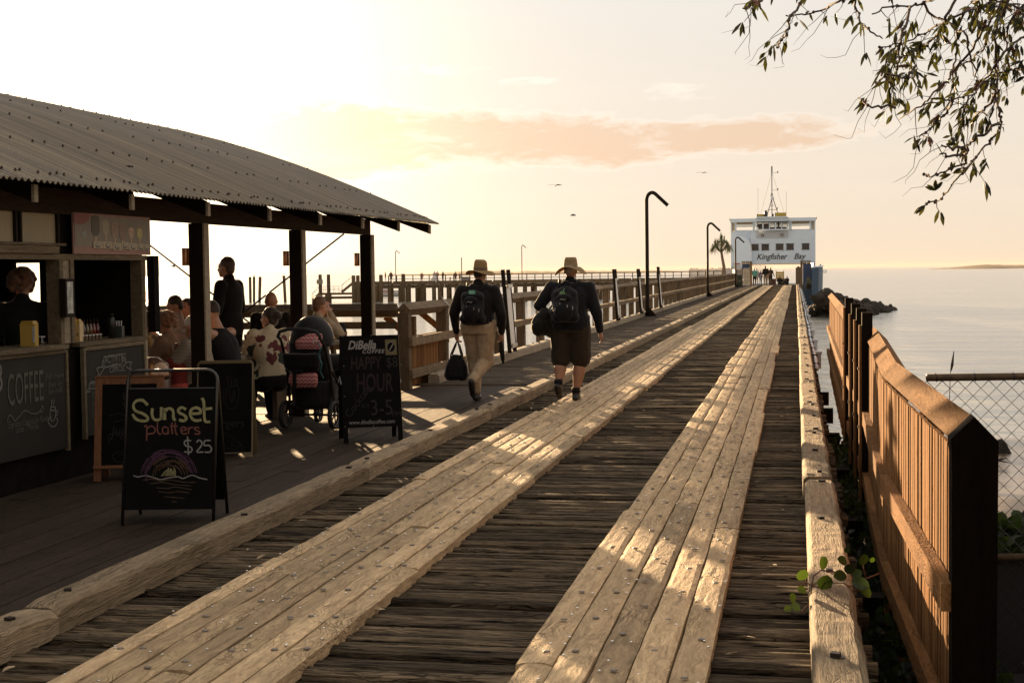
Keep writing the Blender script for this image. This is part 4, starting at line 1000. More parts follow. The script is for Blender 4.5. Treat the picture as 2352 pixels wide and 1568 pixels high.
def cloth(name, c_, rough=.85, var=.18, vs=14, bump=.35, bs=90): return pbr(name, c_, rough, 0, .25, var=var, vscale=vs, bump=bump, bscale=bs, sheen=.22)
# ------------------------------------------------------------------ the two men walking away along the pier
JK1 = cloth('black brown jacket cloth', (.008, .0055, .004)); JK2 = cloth('navy black jacket cloth', (.0055, .0055, .008)); PACK = cloth('black nylon', (.0035, .0035, .004), .7)
CHINO = cloth('stone chino cloth', (.40, .29, .18)); SHORT = cloth('dark brown shorts cloth', (.028, .019, .011)); BOOT = pbr('black leather boot', (.012, .010, .009), .45, bump=.2)
STRAW = pbr('straw hat', (.26, .17, .075), .8, 0, .2, var=.25, vscale=120, bump=.6, bscale=220); FELT = pbr('khaki cloth hat', (.25, .175, .09), .85, 0, .2, var=.1)
def hat(root, hp, m, k, mat, band, brim=.185, crown=.095, ch=.13, pinch=True, droop=.03, name='hat', roll=0.0):
    mm = m @ Matrix.Rotation(roll, 3, 'Y')
    n = 40; rings = []
    for i in range(7):
        t = i / 6; rad = crown + (brim - crown) * t; rings.append([(rad * math.cos(a), rad * 1.12 * math.sin(a), .062 - droop * t * t * (1.0 + .9 * math.cos(2 * a)) + .006 * math.sin(3 * a + 1) * t) for a in [2 * math.pi * j / n for j in range(n)]])
    top = [(0, .062), (.93, .10), (.88, .062 + ch * .8), (.72, .062 + ch), (.35, .062 + ch * (.88 if pinch else 1.02))]
    cr = [[(crown * q * math.cos(a), crown * q * 1.14 * math.sin(a), z - (.018 * max(0, math.cos(a)) ** 2 if pinch and z > .15 else 0)) for a in [2 * math.pi * j / n for j in range(n)]] for q, z in ((1, .062), (.97, .09), (.93, .062 + ch * .6), (.86, .062 + ch * .88), (.68, .062 + ch), (.3, .062 + ch * (.86 if pinch else 1.0)), (.02, .062 + ch * (.80 if pinch else 1.0)))]
    mb = MB(); vs = []
    allr = [[(x, y, z - .006) for x, y, z in r] for r in rings[::1]][::-1]      # underside from the rim inwards ... then out again on top
    seq = [rings[0]] and (list(reversed([[(x, y, z) for x, y, z in r] for r in rings])) + cr[1:])
    und = [[(x, y, z - .006) for x, y, z in r] for r in rings]
    seq = und + seq
    P = [[hd_ for hd_ in (hp(*(Matrix.Rotation(roll, 3, 'Y') @ V(p))) for p in r)] for r in seq]
    mb.loft(P, cap=True); h = mb.build(name, mat, root, smooth=True, world=False)
    mb = MB(); P = [[hp(*(Matrix.Rotation(roll, 3, 'Y') @ V((crown * q * 1.03 * math.cos(a), crown * q * 1.17 * math.sin(a), z)))) for a in [2 * math.pi * j / n for j in range(n)]] for q, z in ((1.0, .066), (.985, .072), (.975, .10), (.95, .102))]
    mb.loft(P, cap=False); mb.build('hat_band', band, h, smooth=True, world=False)
    return h
def lp(pt, root):      # world -> local
    return local(root).inverted() @ V(pt)
HEAD = R(-3)            # walking direction, roughly along the pier
# --- man 1, straw hat, stone trousers
p1 = G(1098, 921)
J1 = {'pelvis': (0, 0, .95), 'hL': (-.095, .02, .93), 'kL': (-.085, .14, .50), 'aL': (-.055, .06, .09), 'hR': (.095, -.01, .93), 'kR': (.075, .04, .50), 'aR': (.0, -.30, .255),
      'sL': (-.205, 0, 1.385), 'eL': (-.305, -.03, 1.11), 'wL': (-.30, .04, .865), 'sR': (.205, 0, 1.385), 'eR': (.305, -.02, 1.10), 'wR': (.285, .05, .86), 'head': (.015, .07, 1.585), 'neck': (0, .02, 1.46), 'chest': (0, .01, 1.28)}
m1, Q1, hp1, mm1, k1 = person('man in a straw hat, dark jacket and stone trousers walking away on the boardwalk', (p1.x + .02, p1.y - .02, 0), HEAD, J1, H=1.74, fat=1.36, skin=SKIN2, top=JK1, bottom=CHINO, shoe=BOOT, hair=HAIRD, hstyle='crop', voxel=.0095, look=-.25, belly=.03, topname='jacket', handup={'L': (0, 1, .2), 'R': (0, 1, 0)}, curl=.9, shoetilt={'R': -1.15}, wr=.010)
hat(m1, hp1, mm1, k1, STRAW, pbr('brown hat band', (.12, .075, .04), .8), brim=.178, crown=.088, ch=.135, roll=.05)
# jacket hem and collar
blob('jacket_hem', [('t', [(0, 0, .90, .185, .145), (0, 0, .97, .205, .165), (0, .0, 1.05, .20, .165)])], JK1, m1, .012, wr=.012)
blob('collar', [('t', [(0, .01, 1.42, .085, .08), (0, .03, 1.49, .072, .07)])], JK1, m1, .008)
def backpack(root_label, person_root, Q, k, w=.30, h=.42, d=.17, tagc=(.06, .30, .22), fob=False, grp=None):
    rt = thing('backpack', root_label, 'backpack', tuple(person_root.location), person_root.rotation_euler.z)
    ch = Q['chest']; y0 = ch.y - .165 * k - d / 2; zc = 1.19
    blob('bag_body', [('e', (0, y0 + .01, zc), (w / 2, d * .55, h / 2)), ('e', (0, y0 - .02, zc - .06), (w * .47, d * .6, h * .36)), ('c', (-.09, y0, zc + .12), (.09, y0, zc + .12), .06, .06), ('c', (-.10, y0, zc - .15), (.10, y0, zc - .15), .07, .07)], PACK, rt, .010, wr=.005)
    blob('front_pocket', [('e', (0, y0 - d * .55, zc - .08), (w * .36, .045, .12)), ('e', (0, y0 - d * .5, zc + .08), (w * .30, .04, .05))], PACK, rt, .008, wr=.003)
    for sx in (-1, 1):
        P = MB(); P.tube([(sx * .09, y0 + .06, zc + .20), (sx * .125, ch.y - .05, 1.475), (sx * .13, ch.y + .10, 1.42), (sx * .15, ch.y + .165, 1.25), (sx * .19, ch.y + .06, 1.10), (sx * .13, y0 + .04, zc - .16)], .020, 8, flat=.5)
        P.build('strap', PACK, rt, smooth=True, world=False)
    P = MB(); P.tube([(-.045, y0 + .03, zc + .19), (-.05, y0 + .01, zc + .25), (0, y0, zc + .275), (.05, y0 + .01, zc + .25), (.045, y0 + .03, zc + .19)], .011, 7); P.build('grab_loop', PACK, rt, smooth=True, world=False)
    for (x, z, l_) in ((-.10, -.06, .035), (.05, -.02, .03), (.115, -.04, .04), (-.04, .01, .02)):
        P = MB(); P.box((x - .004, y0 - d * .55 - .042, zc + z - l_ / 2), (x + .004, y0 - d * .55 - .030, zc + z + l_ / 2)); P.build('zip_pull', pbr('bright zip pull', (.6, .6, .58), .3, .9), rt, world=False)
    P = MB(); P.tube([(-.045, y0 - d * .5 - .035, zc + .055), (-.02, y0 - d * .5 - .045, zc + .066), (.01, y0 - d * .5 - .045, zc + .055), (.03, y0 - d * .5 - .04, zc + .062)], .004, 5); P.build('logo', pbr('grey logo stitching', (.35, .34, .33), .5), rt, world=False)
    if not fob:
        P = MB(); P.box((-.02, y0 - .098, zc + .155), (.06, y0 - .085, zc + .205)); t = P.build('badge', pbr('green badge', tagc, .5), rt, world=False)
        P = MB(); P.box((-.012, y0 - .101, zc + .16), (.052, y0 - .0985, zc + .20)); P.build('badge_face', pbr('pale green badge face', (.22, .42, .34), .5, var=.5, vscale=90), t, world=False)
    else:
        P = MB(); P.tube([(.0, y0 - .06, zc + .19), (-.01, y0 - .10, zc + .15)], .004, 5); P.lathe([(.035, -.004), (.035, .004)], (-.015, y0 - .108, zc + .125), 14, m=Matrix.Rotation(R(90), 3, 'X')); P.build('round_tag', pbr('round green tag', (.14, .26, .12), .5, var=.4, vscale=60), rt, world=False)
    return rt
backpack('black backpack with a green badge worn by the man in the straw hat', m1, Q1, k1)
def W(root, p): return local(root) @ V(p)
# travel bag in his left hand
hl = W(m1, Q1['wL'] + V((0, .02, -.10)) * 1); bg = thing('travel_bag', 'black soft travel bag carried in the left hand of the man in the straw hat', 'bag', (hl.x, hl.y, hl.z - .50), HEAD)
blob('bag_body', [('t', [(-.01, 0, .0, .13, .09), (-.01, 0, .06, .155, .11), (-.01, 0, .18, .135, .095), (-.01, 0, .28, .085, .06), (-.01, 0, .32, .05, .035)])], PACK, bg, .011, wr=.012)
for sy in (-1, 1):
    P = MB(); P.tube([(-.085, .03 * sy, .24), (-.07, .03 * sy, .33), (-.02, .02 * sy, .44), (0, 0, .495), (.03, .02 * sy, .44), (.06, .03 * sy, .33), (.07, .03 * sy, .24)], .011, 7); P.build('handle', BOOT, bg, smooth=True, world=False)
# folded cloth held in the right hand
hr = W(m1, Q1['wR'] + V((.0, .02, -.09))); um = thing('folded_umbrella', 'short folded dark umbrella pointing down from the right hand of the straw hatted man', 'umbrella', (hr.x, hr.y, hr.z - .30), HEAD)
P = MB(); P.tube([(.015, .0, .0), (.012, 0, .05), (.0, 0, .16), (-.01, 0, .27)], [.006, .024, .034, .026], 12); P.build('canopy', JK1, um, smooth=True, world=False)
P = MB(); P.tube([(-.01, 0, .26), (-.015, 0, .36)], .012, 8); P.build('handle', BOOT, um, smooth=True, world=False)

# --- man 2, wide brimmed hat, shorts
p2 = G(1312, 928)
J2 = {'hL': (-.11, 0, .92), 'kL': (-.125, .02, .50), 'aL': (-.135, -.10, .20), 'hR': (.11, 0, .92), 'kR': (.105, .07, .50), 'aR': (.055, .03, .09),
      'sL': (-.225, 0, 1.385), 'eL': (-.375, -.05, 1.18), 'wL': (-.27, .02, .98), 'sR': (.225, 0, 1.385), 'eR': (.325, -.01, 1.10), 'wR': (.355, .06, .86), 'head': (0, .05, 1.585), 'neck': (0, .01, 1.455)}
m2_, Q2, hp2, mm2, k2 = person('stout man in a wide brimmed hat, dark jacket and shorts walking away on the pier', (p2.x, p2.y, .03), HEAD, J2, H=1.74, fat=1.42, skin=SKIN2, top=JK2, bottom=SHORT, legs='shorts', shoe=BOOT, hair=HAIRG, hstyle='crop', voxel=.0095, belly=.05, topname='jacket', botname='shorts', handup={'L': (0, 1, 0), 'R': (0, 1, 0)}, curl=.45, shoetilt={'L': -.75}, wr=.010)
hat(m2_, hp2, mm2, k2, FELT, pbr('tan hat band', (.22, .15, .08), .8), brim=.192, crown=.085, ch=.115, pinch=False, droop=.05)
blob('jacket_hem', [('t', [(0, 0, .87, .225, .18), (0, 0, .95, .245, .20), (0, .0, 1.05, .235, .20)])], JK2, m2_, .012, wr=.012)
blob('collar', [('t', [(0, .0, 1.40, .095, .09), (0, .02, 1.475, .078, .075)])], JK2, m2_, .008)
for S in 'LR':
    a = Q2['a' + S]; P = MB(); P.tube([a + V((0, 0, .02)), a + V((0, .0, .085))], [.055, .051], 12); P.build('sock', PACK, m2_, smooth=True, world=False)
for S in 'LR':      # baggy hems of the shorts
    a = Q2['h' + S].lerp(Q2['k' + S], .55); b_ = Q2['h' + S].lerp(Q2['k' + S], .97); blob('shorts_leg', [('c', a, b_,   .112, .108)], SHORT, m2_, .012, wr=.010)
backpack('black backpack with a round green tag worn by the man in shorts', m2_, Q2, k2, w=.32, h=.44, d=.19, fob=True)
q_ = W(m2_, V((-.335, .04, .0))); bg2 = thing('duffel_bag', 'round black duffel bag tucked under the left arm of the man in shorts', 'bag', (q_.x, q_.y, .97), HEAD)
blob('bag_body', [('e', (.01, -.04, .02), (.125, .25, .15)), ('e', (.03, -.10, .10), (.10, .17, .11)), ('e', (-.03, -.12, -.03), (.11, .16, .11)), ('e', (.05, .10, -.06), (.10, .18, .10)), ('c', (.06, -.14, .12), (.09, .10, .13), .05, .06)], cloth('dark olive bag cloth', (.010, .008, .005)), bg2, .011, wr=.022)
P = MB(); P.tube([(.02, -.14, .18), (.06, -.12, .28), (.13, -.05, .40), (.20, .06, .46), (.13, .16, .30), (.03, .16, .18)], .013, 7); P.build('strap', PACK, bg2, smooth=True, world=False)
# ------------------------------------------------------------------ ferry at the end of the pier
FD = 172.0; fs_ = FD / F
FC = D(1776, 614, FD); fb = (FC - CAM); fb.z = 0; fb.normalize(); fr = V((fb.y, -fb.x, 0))     # right and away
def FP(px, py, y=0.0): return FC + fr * ((px - 1776) * fs_ * (1 + y / FD)) + fb * y + V((0, 0, -(py - 614) * fs_ * (1 + y / FD)))
M_FW = pbr('white ship paint', (.70, .80, .90), .4, 0, .4, var=.05, vscale=.8); M_FB = pbr('blue ship paint', (.02, .07, .13), .5, 0, .4, var=.15, vscale=.6); M_FG = pbr('dark ship window', (.02, .015, .012), .15, 0, .6)
ferry = thing('ferry', 'white and blue vehicle ferry with black italic lettering, moored at the pier end', 'ferry', (FC.x, FC.y, SEA_Z))
def fbox(name, x0, x1, y0, y1, d0, d1, mat, par=ferry):
    p = [FP(x, y, 0) + fb * d for y in (y1, y0) for x, d in ((x0, d0), (x1, d0), (x1, d1), (x0, d1))]
    return MB().hexa(p).build(name, mat, par)
fbox('front_wall', 1727, 1871, 529, 605.5, 0, .3, M_FW); fbox('front_wall', 1680, 1726.6, 529, 613, .3, .6, M_FW)
fbox('side_wall', 1680, 1683, 529, 640, .62, 22, M_FW); fbox('side_wall', 1867, 1870.8, 529, 613, .32, 22, M_FW)
# rounded stair housing on the left
a0 = [(1688, 640), (1688, 546), (1692, 541), (1706, 541), (1718, 547), (1725, 558), (1726.5, 575), (1726.5, 640)]
mb = MB(); mb.poly([FP(x, y) + fb * -.7 for x, y in a0], fb * .98); fixn(mb.build('stair_housing', pbr('bright white ship paint', (.76, .87, .98), .35, 0, .5), ferry))
fbox('deck', 1682, 1868, 527.5, 529.5, .31, 22, M_FW)
fbox('roof', 1679, 1872, 501.5, 509, -.4, 22, M_FW); mb = MB(); mb.poly([FP(x, y) + fb * -.6 for x, y in ((1737, 501.2), (1741, 498), (1806, 498), (1811, 501.2))], fb * 8); fixn(mb.build('wheelhouse_roof', M_FW, ferry))
for x0, x1 in ((1680, 1682.5), (1689, 1693), (1730, 1735), (1812, 1818), (1858, 1862), (1868.5, 1871)): fbox('pillar', x0, x1, 509.2, 528.8, -.05, .35, M_FW)
for x0, x1 in ((1693.2, 1729.8), (1818.2, 1857.8)): fbox('blind', x0, x1, 509.5, 514.5, .2, .24, pbr('rolled clear blind', (.36, .27, .18), .5))
for x0, x1 in ((1682.7, 1688.8), (1862.2, 1868.3)): fbox('clear_curtain', x0, x1, 510, 528.5, .12, .16, pbr('creased clear curtain', (.50, .40, .29), .4, var=.3, vscale=1.5))
# wheelhouse with open windows
wx = [1738, 1740, 1752, 1754.5, 1767, 1768.7, 1780, 1782.5, 1794.5, 1796.5, 1809, 1811]
for i in range(0, len(wx) - 1, 2): fbox('window_post', wx[i], wx[i + 1], 509.2, 528.8, -.55, -.35, M_FW)
fbox('wheelhouse_sill', 1738, 1811, 526.5, 529.2, -.56, -.34, M_FW); fbox('wheelhouse_head', 1738, 1811, 509.2, 511.5, -.57, -.33, M_FG)
for x0, x1 in ((1740.2, 1751.8), (1754.7, 1766.8), (1768.9, 1779.8), (1782.7, 1794.3), (1796.7, 1808.8)):
    w_ = fbox('window_surround', x0, x0 + .9, 511.7, 526.3, -.52, -.40, M_FG); fbox('window_bar', x1 - .9, x1, 511.7, 526.3, -.52, -.40, M_FG)
fbox('console', 1742, 1807, 521, 529, 1.2, 1.8, M_FG); fbox('wheelhouse_back', 1739, 1766, 512, 520, 3.5, 3.6, M_FG); fbox('cabin_post', 1786, 1791, 510, 528, 2.6, 2.8, M_FG)
fbox('recess_panel', 1738.5, 1810, 529.5, 546, -.09, -.01, pbr('recess shade grey', (.50, .53, .56), .5))  # flat panel proud of the wall; recess shade put into its grey
for x in (1752, 1796):
    mb = MB(); mb.lathe([(.17, -.05), (.17, .12)], FP(x, 540) + fb * -.16, 12, m=Matrix.Rotation(R(90), 3, 'X')); hn = mb.build('searchlight', M_FG, ferry); mb = MB(); mb.lathe([(.09, -.01), (.09, .01)], FP(x, 540) + fb * -.30, 12, m=Matrix.Rotation(R(90), 3, 'X')); mb.build('lens', pbr('searchlight lens', (.5, .42, .3), .2), hn)
for x0, x1 in ((1727.5, 1743), (1750, 1766.3), (1782.5, 1799), (1806, 1822), (1841, 1857)):
    w_ = fbox('window', x0, x1, 561, 573.5, -.06, -.01, M_FG); fbox('window_trim', x0 - 1, x1 + 1, 559.8, 561, -.08, -.01, pbr('dark window rubber', (.05, .045, .04), .6), w_); fbox('window_trim', x0 - 1, x1 + 1, 573.5, 574.6, -.08, -.01, M_FG, w_)
fbox('lintel', 1727, 1845, 605.7, 607.5, -.05, .5, pbr('yellow buff ship paint', (.45, .33, .12), .5))
text_obj('name_lettering', 'Kingfisher', FP(1738.5, 595.3) + fb * -.03, fr, (0, 0, 1), .96, pbr('black paint', (.012, .012, .012), .5), ferry, .28, bold=.013, xs=.92)
text_obj('name_lettering', 'Bay', FP(1822.5, 595.3) + fb * -.03, fr, (0, 0, 1), .96, pbr('black paint', (.012, .012, .012), .5), ferry, .28, bold=.013, xs=.95)
# hull
def hullside(sx, x_in, x_out, name):
    rings = []
    for d, w_, top in ((-2.2, 0, 618), (-1.2, .55, 616), (.4, .85, 614.5), (3, 1.0, 613), (24, 1.0, 613)):
        xo = x_in + (x_out - x_in) * w_; rings.append([FP(x_in, 700) + fb * d, FP(xo - sx * 2, 700) + fb * d, FP(xo, 640) + fb * d, FP(xo, top) + fb * d, FP(x_in, top) + fb * d])
    return fixn(MB().loft(rings).build(name, M_FB, ferry))
hullside(1, 1862, 1889.5, 'hull'); hullside(-1, 1690, 1677, 'hull')
fbox('bow_door', 1843, 1861.8, 606.5, 700, -.4, .4, pbr('dark blue ship paint', (.012, .045, .12), .5)); fbox('bow_door', 1706, 1726, 606, 632, -1.0, -.75, pbr('dark blue ship paint', (.012, .045, .12), .5))
mb = MB(); mb.tube([FP(1861, 615) + fb * -2.1, FP(1872, 613.5) + fb * -1.6, FP(1884, 613.5) + fb * .2, FP(1889.5, 612) + fb * 3, FP(1889.5, 612) + fb * 23], .10, 6); mb.build('gunwale', M_FW, ferry)
text_obj('hull_lettering', 'FISHER', FP(1873, 629) + fb * -.95, fr, (0, 0, 1), .62, pbr('pale blue paint', (.16, .28, .42), .5), ferry, .2, xs=.65)
fbox('hull_floor', 1690, 1862, 655, 700, -1, 24, M_FB); fbox('ramp', 1745, 1840, 652.5, 655, -9, -.5, pbr('dull steel ramp', (.12, .11, .10), .5, .6))
fbox('bollard', 1881, 1883.5, 608, 613, .8, 1.0, M_FG)
# mast and rigging
mast = MB()
def ml(x0, y0, x1, y1, r, d0=1.5, d1=1.5): mast.tube([FP(x0, y0) + fb * d0, FP(x1, y1) + fb * d1], r, 6)
ml(1773.6, 499, 1773.6, 394, .055); ml(1773.6, 455, 1761, 499, .05); ml(1776, 455, 1790, 499, .05); ml(1773.6, 396, 1773.6, 381, .09); ml(1763, 481, 1786, 481, .03)
ml(1773.6, 396.5, 1787, 396.5, .02); ml(1773.6, 436, 1787, 436, .02); ml(1769, 457, 1773.6, 440, .03); ml(1778, 457, 1773.6, 440, .03); ml(1768, 471, 1779, 471, .03); ml(1785.5, 475, 1786, 481, .05)
ml(1787, 392.5, 1787, 397, .07); ml(1787, 432, 1787, 437, .07)
mst = mast.build('mast', pbr('grey mast paint', (.22, .21, .19), .5), ferry)
mb = MB(); mb.lathe([(.1, -.2), (.24, -.12), (.26, 0), (.20, .05)], FP(1774, 453) + fb * 1.5, 12); mb.build('radar', M_FW, mst)
mb = MB(); mb.lathe([(.12, 0), (.15, .2), (.1, .35)], FP(1775, 497) + fb * 1.2, 10); mb.build('light', M_FG, mst)
rg = MB()
for a, b_ in (((1773, 396), (1746, 497)), ((1775, 398), (1804, 497)), ((1773, 470), (1749, 497))): rg.tube([FP(*a) + fb * 1.5, FP(*b_) + fb * 2.5], .012, 4)
for x, y in ((1742, 430), (1806, 440)): rg.tube([FP(x, y) + fb * 1, FP(x, 497) + fb * 1], .016, 4)
rg.build('rigging', pbr('thin rigging wire', (.25, .23, .2), .5), ferry)
M_YB = pbr('yellow locker paint', (.42, .29, .04), .5)
for x0, x1, y0 in ((1741, 1757, 491.5), (1782, 1805.5, 488.8)):
    o = fbox('yellow_locker', x0, x1, y0, 498.5, .5, 1.4, M_YB); fbox('locker_end', x0 - 1.6, x0 - .1, y0 - .5, 499, .48, 1.42, M_FG, o)
mb = MB(); mb.lathe([(.20, 0), (.22, .5), (.12, .8), (.0, .85)], FP(1760, 499) + fb * .2, 10); mb.build('vent', M_FG, ferry, smooth=True)
for x in (1677, 1872.5): fbox('side_lamp', x, x + 2, 500.5, 505.5, .2, .5, M_YB)
for i in range(4): mb = MB(); mb.tube([FP(1727 + i * 8, 607) + fb * 9, FP(1752 + i * 6.5, 630) + fb * 9], .035, 5); mb.build('stair_rail', M_FW, ferry)

# ------------------------------------------------------------------ things at the pier end
def fp_person(px, pyfeet, pytop, dd, label, rz=0.0, **kw):
    pass
def gpt(px, dd, z=0.0):
    p = D(px, 640, dd); p.z = z; return p
def add_far(px, dd, H, label, rz, base=JD, z=0.0, **kw):
    kw.setdefault('voxel', .030); kw.setdefault('wr', .006)
    return person(label, tuple(gpt(px, dd, z)), rz, H=H, base=base, detail=False, **kw)
C_TEAL = cloth('teal anorak', (.10, .30, .27)); C_BLK = cloth('black cloth', (.005, .0045, .0045)); C_BRN = cloth('brown cloth', (.06, .035, .022)); C_PUR = cloth('dark purple cloth', (.05, .03, .06)); C_RED = cloth('red cloth', (.45, .08, .06)); C_KHA = cloth('khaki cloth', (.22, .17, .11)); C_GRY = cloth('pale grey cloth', (.32, .33, .35)); C_WHT = cloth('white cloth', (.62, .60, .58)); C_PNK = cloth('pale pink cloth', (.48, .30, .25))
add_far(1733, 134, 1.66, 'person in a teal anorak and black trousers at the pier end', .1, top=C_TEAL, bottom=C_BLK, shoe=C_BLK, hair=HAIRB)
add_far(1738, 136, 1.64, 'person in pale grey standing just behind the teal anorak at the pier end', .2, top=C_GRY, bottom=C_GRY, shoe=C_BLK, hair=HAIRG)
add_far(1747, 134, 1.42, 'short person in dark purple beside a trolley at the pier end', -.6, top=C_PUR, bottom=C_PUR, shoe=C_BLK, hair=HAIRB, hstyle='long')
add_far(1758, 133, 1.86, 'tallest person at the pier end, black jacket and khaki trousers', .2, top=C_BLK, bottom=C_KHA, shoe=C_BLK)
add_far(1764, 139, 1.62, 'person in red half hidden between the tall man and the man in brown', .3, top=C_RED, bottom=C_PNK, shoe=C_BLK, hair=HAIRB)
add_far(1770, 134, 1.72, 'person in dark brown jacket just right of the tall man, pier end', -.2, J={'wR': (.33, .12, .86)}, top=C_BRN, bottom=C_BLK, shoe=C_BLK)
SG = {k_: (v_[0], v_[1], v_[2] - .36) for k_, v_ in SIT.items()}; SG.update({'kL': (-.14, .36, .34), 'kR': (.14, .36, .34), 'aL': (-.12, .60, .07), 'aR': (.12, .60, .07)})
add_far(1790, 133, 1.70, 'grey haired person in black sitting on the deck at the pier end', 0, base=SG, top=C_BLK, bottom=C_BLK, shoe=C_BLK, hair=HAIRG, hstyle='curly')
add_far(1808, 133, 1.62, 'person hunched in a dark hood sitting on the deck, rightmost there', .5, base=SG, top=C_BLK, bottom=C_BLK, shoe=C_BLK, fat=1.1)
def wbox(name, px, py0, py1, w_, d_, dd, mat, label, cat, zb=None):
    p = D(px, py1, dd); q = D(px, py0, dd); t = thing(name, label, cat, (p.x, p.y, p.z)); return t, p, q.z
t, p, zt_ = wbox('crate', 1791.5, 624, 640, 1, 1, 137, M_YB, 'yellow slatted crate standing on the trolley load at the pier end', 'crate')
for k_ in range(3): z0 = p.z + k_ * (zt_ - p.z) / 3; MB().box((p.x - .36, p.y - .3, z0 + .02), (p.x + .36, p.y - .27, z0 + (zt_ - p.z) / 3 - .01)).build('slat', M_YB, t)
for sx in (-1, 1): MB().box((p.x + sx * .36 - .03, p.y - .3, p.z), (p.x + sx * .36 + .03, p.y + .3, zt_ + .15)).build('end_panel', M_YB, t)
MB().box((p.x - .36, p.y - .3, p.z - .02), (p.x + .36, p.y + .3, p.z)).build('base', M_YB, t)
for px, py0, py1, w_, mat, lab, cat in ((1775, 640, 655.5, .62, pbr('maroon box paint', (.09, .03, .025), .6), 'maroon lidded box on the deck left of the grey haired sitter', 'box'), (1799, 641, 655.5, .42, M_FG, 'black lidded box on the deck between the two sitting people', 'box')):
    t, p, zt_ = wbox('storage_box', px, py0, py1, 1, 1, 135, mat, lab, cat); t.location.z = 0; q0 = V((p.x, p.y, 0))
    m_ = MB(); m_.box((p.x - w_ / 2, p.y - .25, 0), (p.x + w_ / 2, p.y + .25, .52)); m_.build('tub', mat, t); m_ = MB(); m_.box((p.x - w_ / 2 - .03, p.y - .28, .52), (p.x + w_ / 2 + .03, p.y + .28, .60)); m_.build('lid', mat, t)
# luggage trolley frame
tp = gpt(1752, 133.4); t = thing('luggage_trolley', 'pale tubular luggage trolley beside the person in dark purple', 'trolley', tuple(tp))
m_ = MB()
for sx in (-.25, .25): m_.tube([(tp.x + sx, tp.y + .3, 1.0), (tp.x + sx, tp.y + .1, .12), (tp.x + sx, tp.y - .4, .12)], .02, 6)
m_.tube([(tp.x - .25, tp.y + .3, 1.0), (tp.x + .25, tp.y + .3, 1.0)], .02, 6); m_.build('frame', M_FW, t)
m_ = MB(); m_.box((tp.x - .25, tp.y - .4, .13), (tp.x + .25, tp.y + .12, .16)); m_.build('platform', M_STEEL, t)
for sx in (-.25, .25): m_ = MB(); m_.lathe([(.09, -.02), (.09, .02)], (tp.x + sx, tp.y + .05, .09), 10, m=Matrix.Rotation(R(90), 3, 'Y')); m_.build('wheel', M_BLACK, t)
# wheelie bin
bp = gpt(1699, 126); t = thing('wheelie_bin', 'dark green wheeled rubbish bin beside the last lamp post', 'bin', tuple(bp)); M_BIN = pbr('dark green bin plastic', (.022, .035, .018), .5)
def taper(m_, c_, w0, d0, w1, d1, z0, z1): return m_.hexa([(c_.x + sx * w0, c_.y + sy * d0, z0) for sx, sy in ((-1, -1), (1, -1), (1, 1), (-1, 1))] + [(c_.x + sx * w1, c_.y + sy * d1, z1) for sx, sy in ((-1, -1), (1, -1), (1, 1), (-1, 1))])
taper(MB(), bp, .20, .22, .27, .30, .06, .98).build('bin_body', M_BIN, t); taper(MB(), bp, .30, .33, .27, .30, .985, 1.06).build('lid', M_BIN, t); MB().box((bp.x - .05, bp.y - .272, .48), (bp.x + .05, bp.y - .262, .54)).build('sticker', C_GRY, t)
for sx in (-1, 1): m_ = MB(); m_.lathe([(.10, -.025), (.10, .025)], (bp.x + sx * .22, bp.y + .24, .10), 10, m=Matrix.Rotation(R(90), 3, 'Y')); m_.build('wheel', M_BLACK, t)
# gate, gate posts, palisade fences
def posts_fence(name, px0, px1, dd, z1, n, mat, label, w_=.07, z0=0.0, rail_=True, pm=None):
    a, b_ = gpt(px0, dd), gpt(px1, dd); t = thing(name, label, 'fence', (a.x, a.y, z0))
    dr = (b_ - a).normalized(); nrm = V((-dr.y, dr.x, 0))
    r_ = random.Random(len(label))
    for k_ in range(n):
        p = a.lerp(b_, (k_ + .5) / n); h = z1 * r_.uniform(.95, 1.04); m_ = MB().tn(); m_.bar((p.x, p.y, z0 + .05), (p.x, p.y, z0 + h), w_, .02, up=nrm); m_.build('pale', mat, t)
    for zz in (.35, z1 * .82): m_ = MB().tn(); m_.bar(V((a.x, a.y, z0 + zz)) + nrm * .03, V((b_.x, b_.y, z0 + zz)) + nrm * .03, .03, .06); m_.build('rail', pm or mat, t)
    return t
M_PALE = pbr('pale fence paling', (.40, .35, .27), .8, var=.25, vscale=4)
posts_fence('palisade_fence', 1582, 1681, 150, 1.68, 38, W_POST, 'grey palisade fence standing beyond the railing under the palm tree')
posts_fence('palisade_fence', 1690, 1706, 132, 1.62, 7, W_POST, 'short grey fence behind the wheelie bin at the pier end')
posts_fence('gate', 1707, 1722, 133, 1.66, 6, M_PALE, 'pale slatted gate standing open left of the people at the pier end', .10)
posts_fence('gate', 1828, 1838, 133, 1.70, 4, W_POST, 'weathered slatted gate standing open right of the people at the pier end', .13)
wsp = gpt(1673, 149.6); t = thing('white_board', 'blank white board fixed to the palisade fence below the palm tree', 'sign', (wsp.x, wsp.y, .9)); MB().box((wsp.x - .42, wsp.y - .04, .9), (wsp.x + .42, wsp.y - .01, 1.62)).build('panel', C_WHT, t); MB().box((wsp.x - .45, wsp.y - .01, .86), (wsp.x + .45, wsp.y + .01, 1.66)).build('backing', M_STEEL, t)
wsp = gpt(1693, 131); t = thing('warning_sign', 'white sign with a red heading behind the last lamp post', 'sign', (wsp.x, wsp.y, 1.5)); MB().box((wsp.x - .30, wsp.y - .02, 1.52), (wsp.x + .30, wsp.y, 2.12)).build('panel', C_WHT, t); MB().box((wsp.x - .29, wsp.y - .03, 2.0), (wsp.x + .29, wsp.y - .021, 2.1)).build('red_heading', C_RED, t)
text_obj('lettering', 'DO NOT CLIMB', V((wsp.x - .26, wsp.y - .032, 2.02)), (1, 0, 0), (0, 0, 1), .072, C_WHT, t)
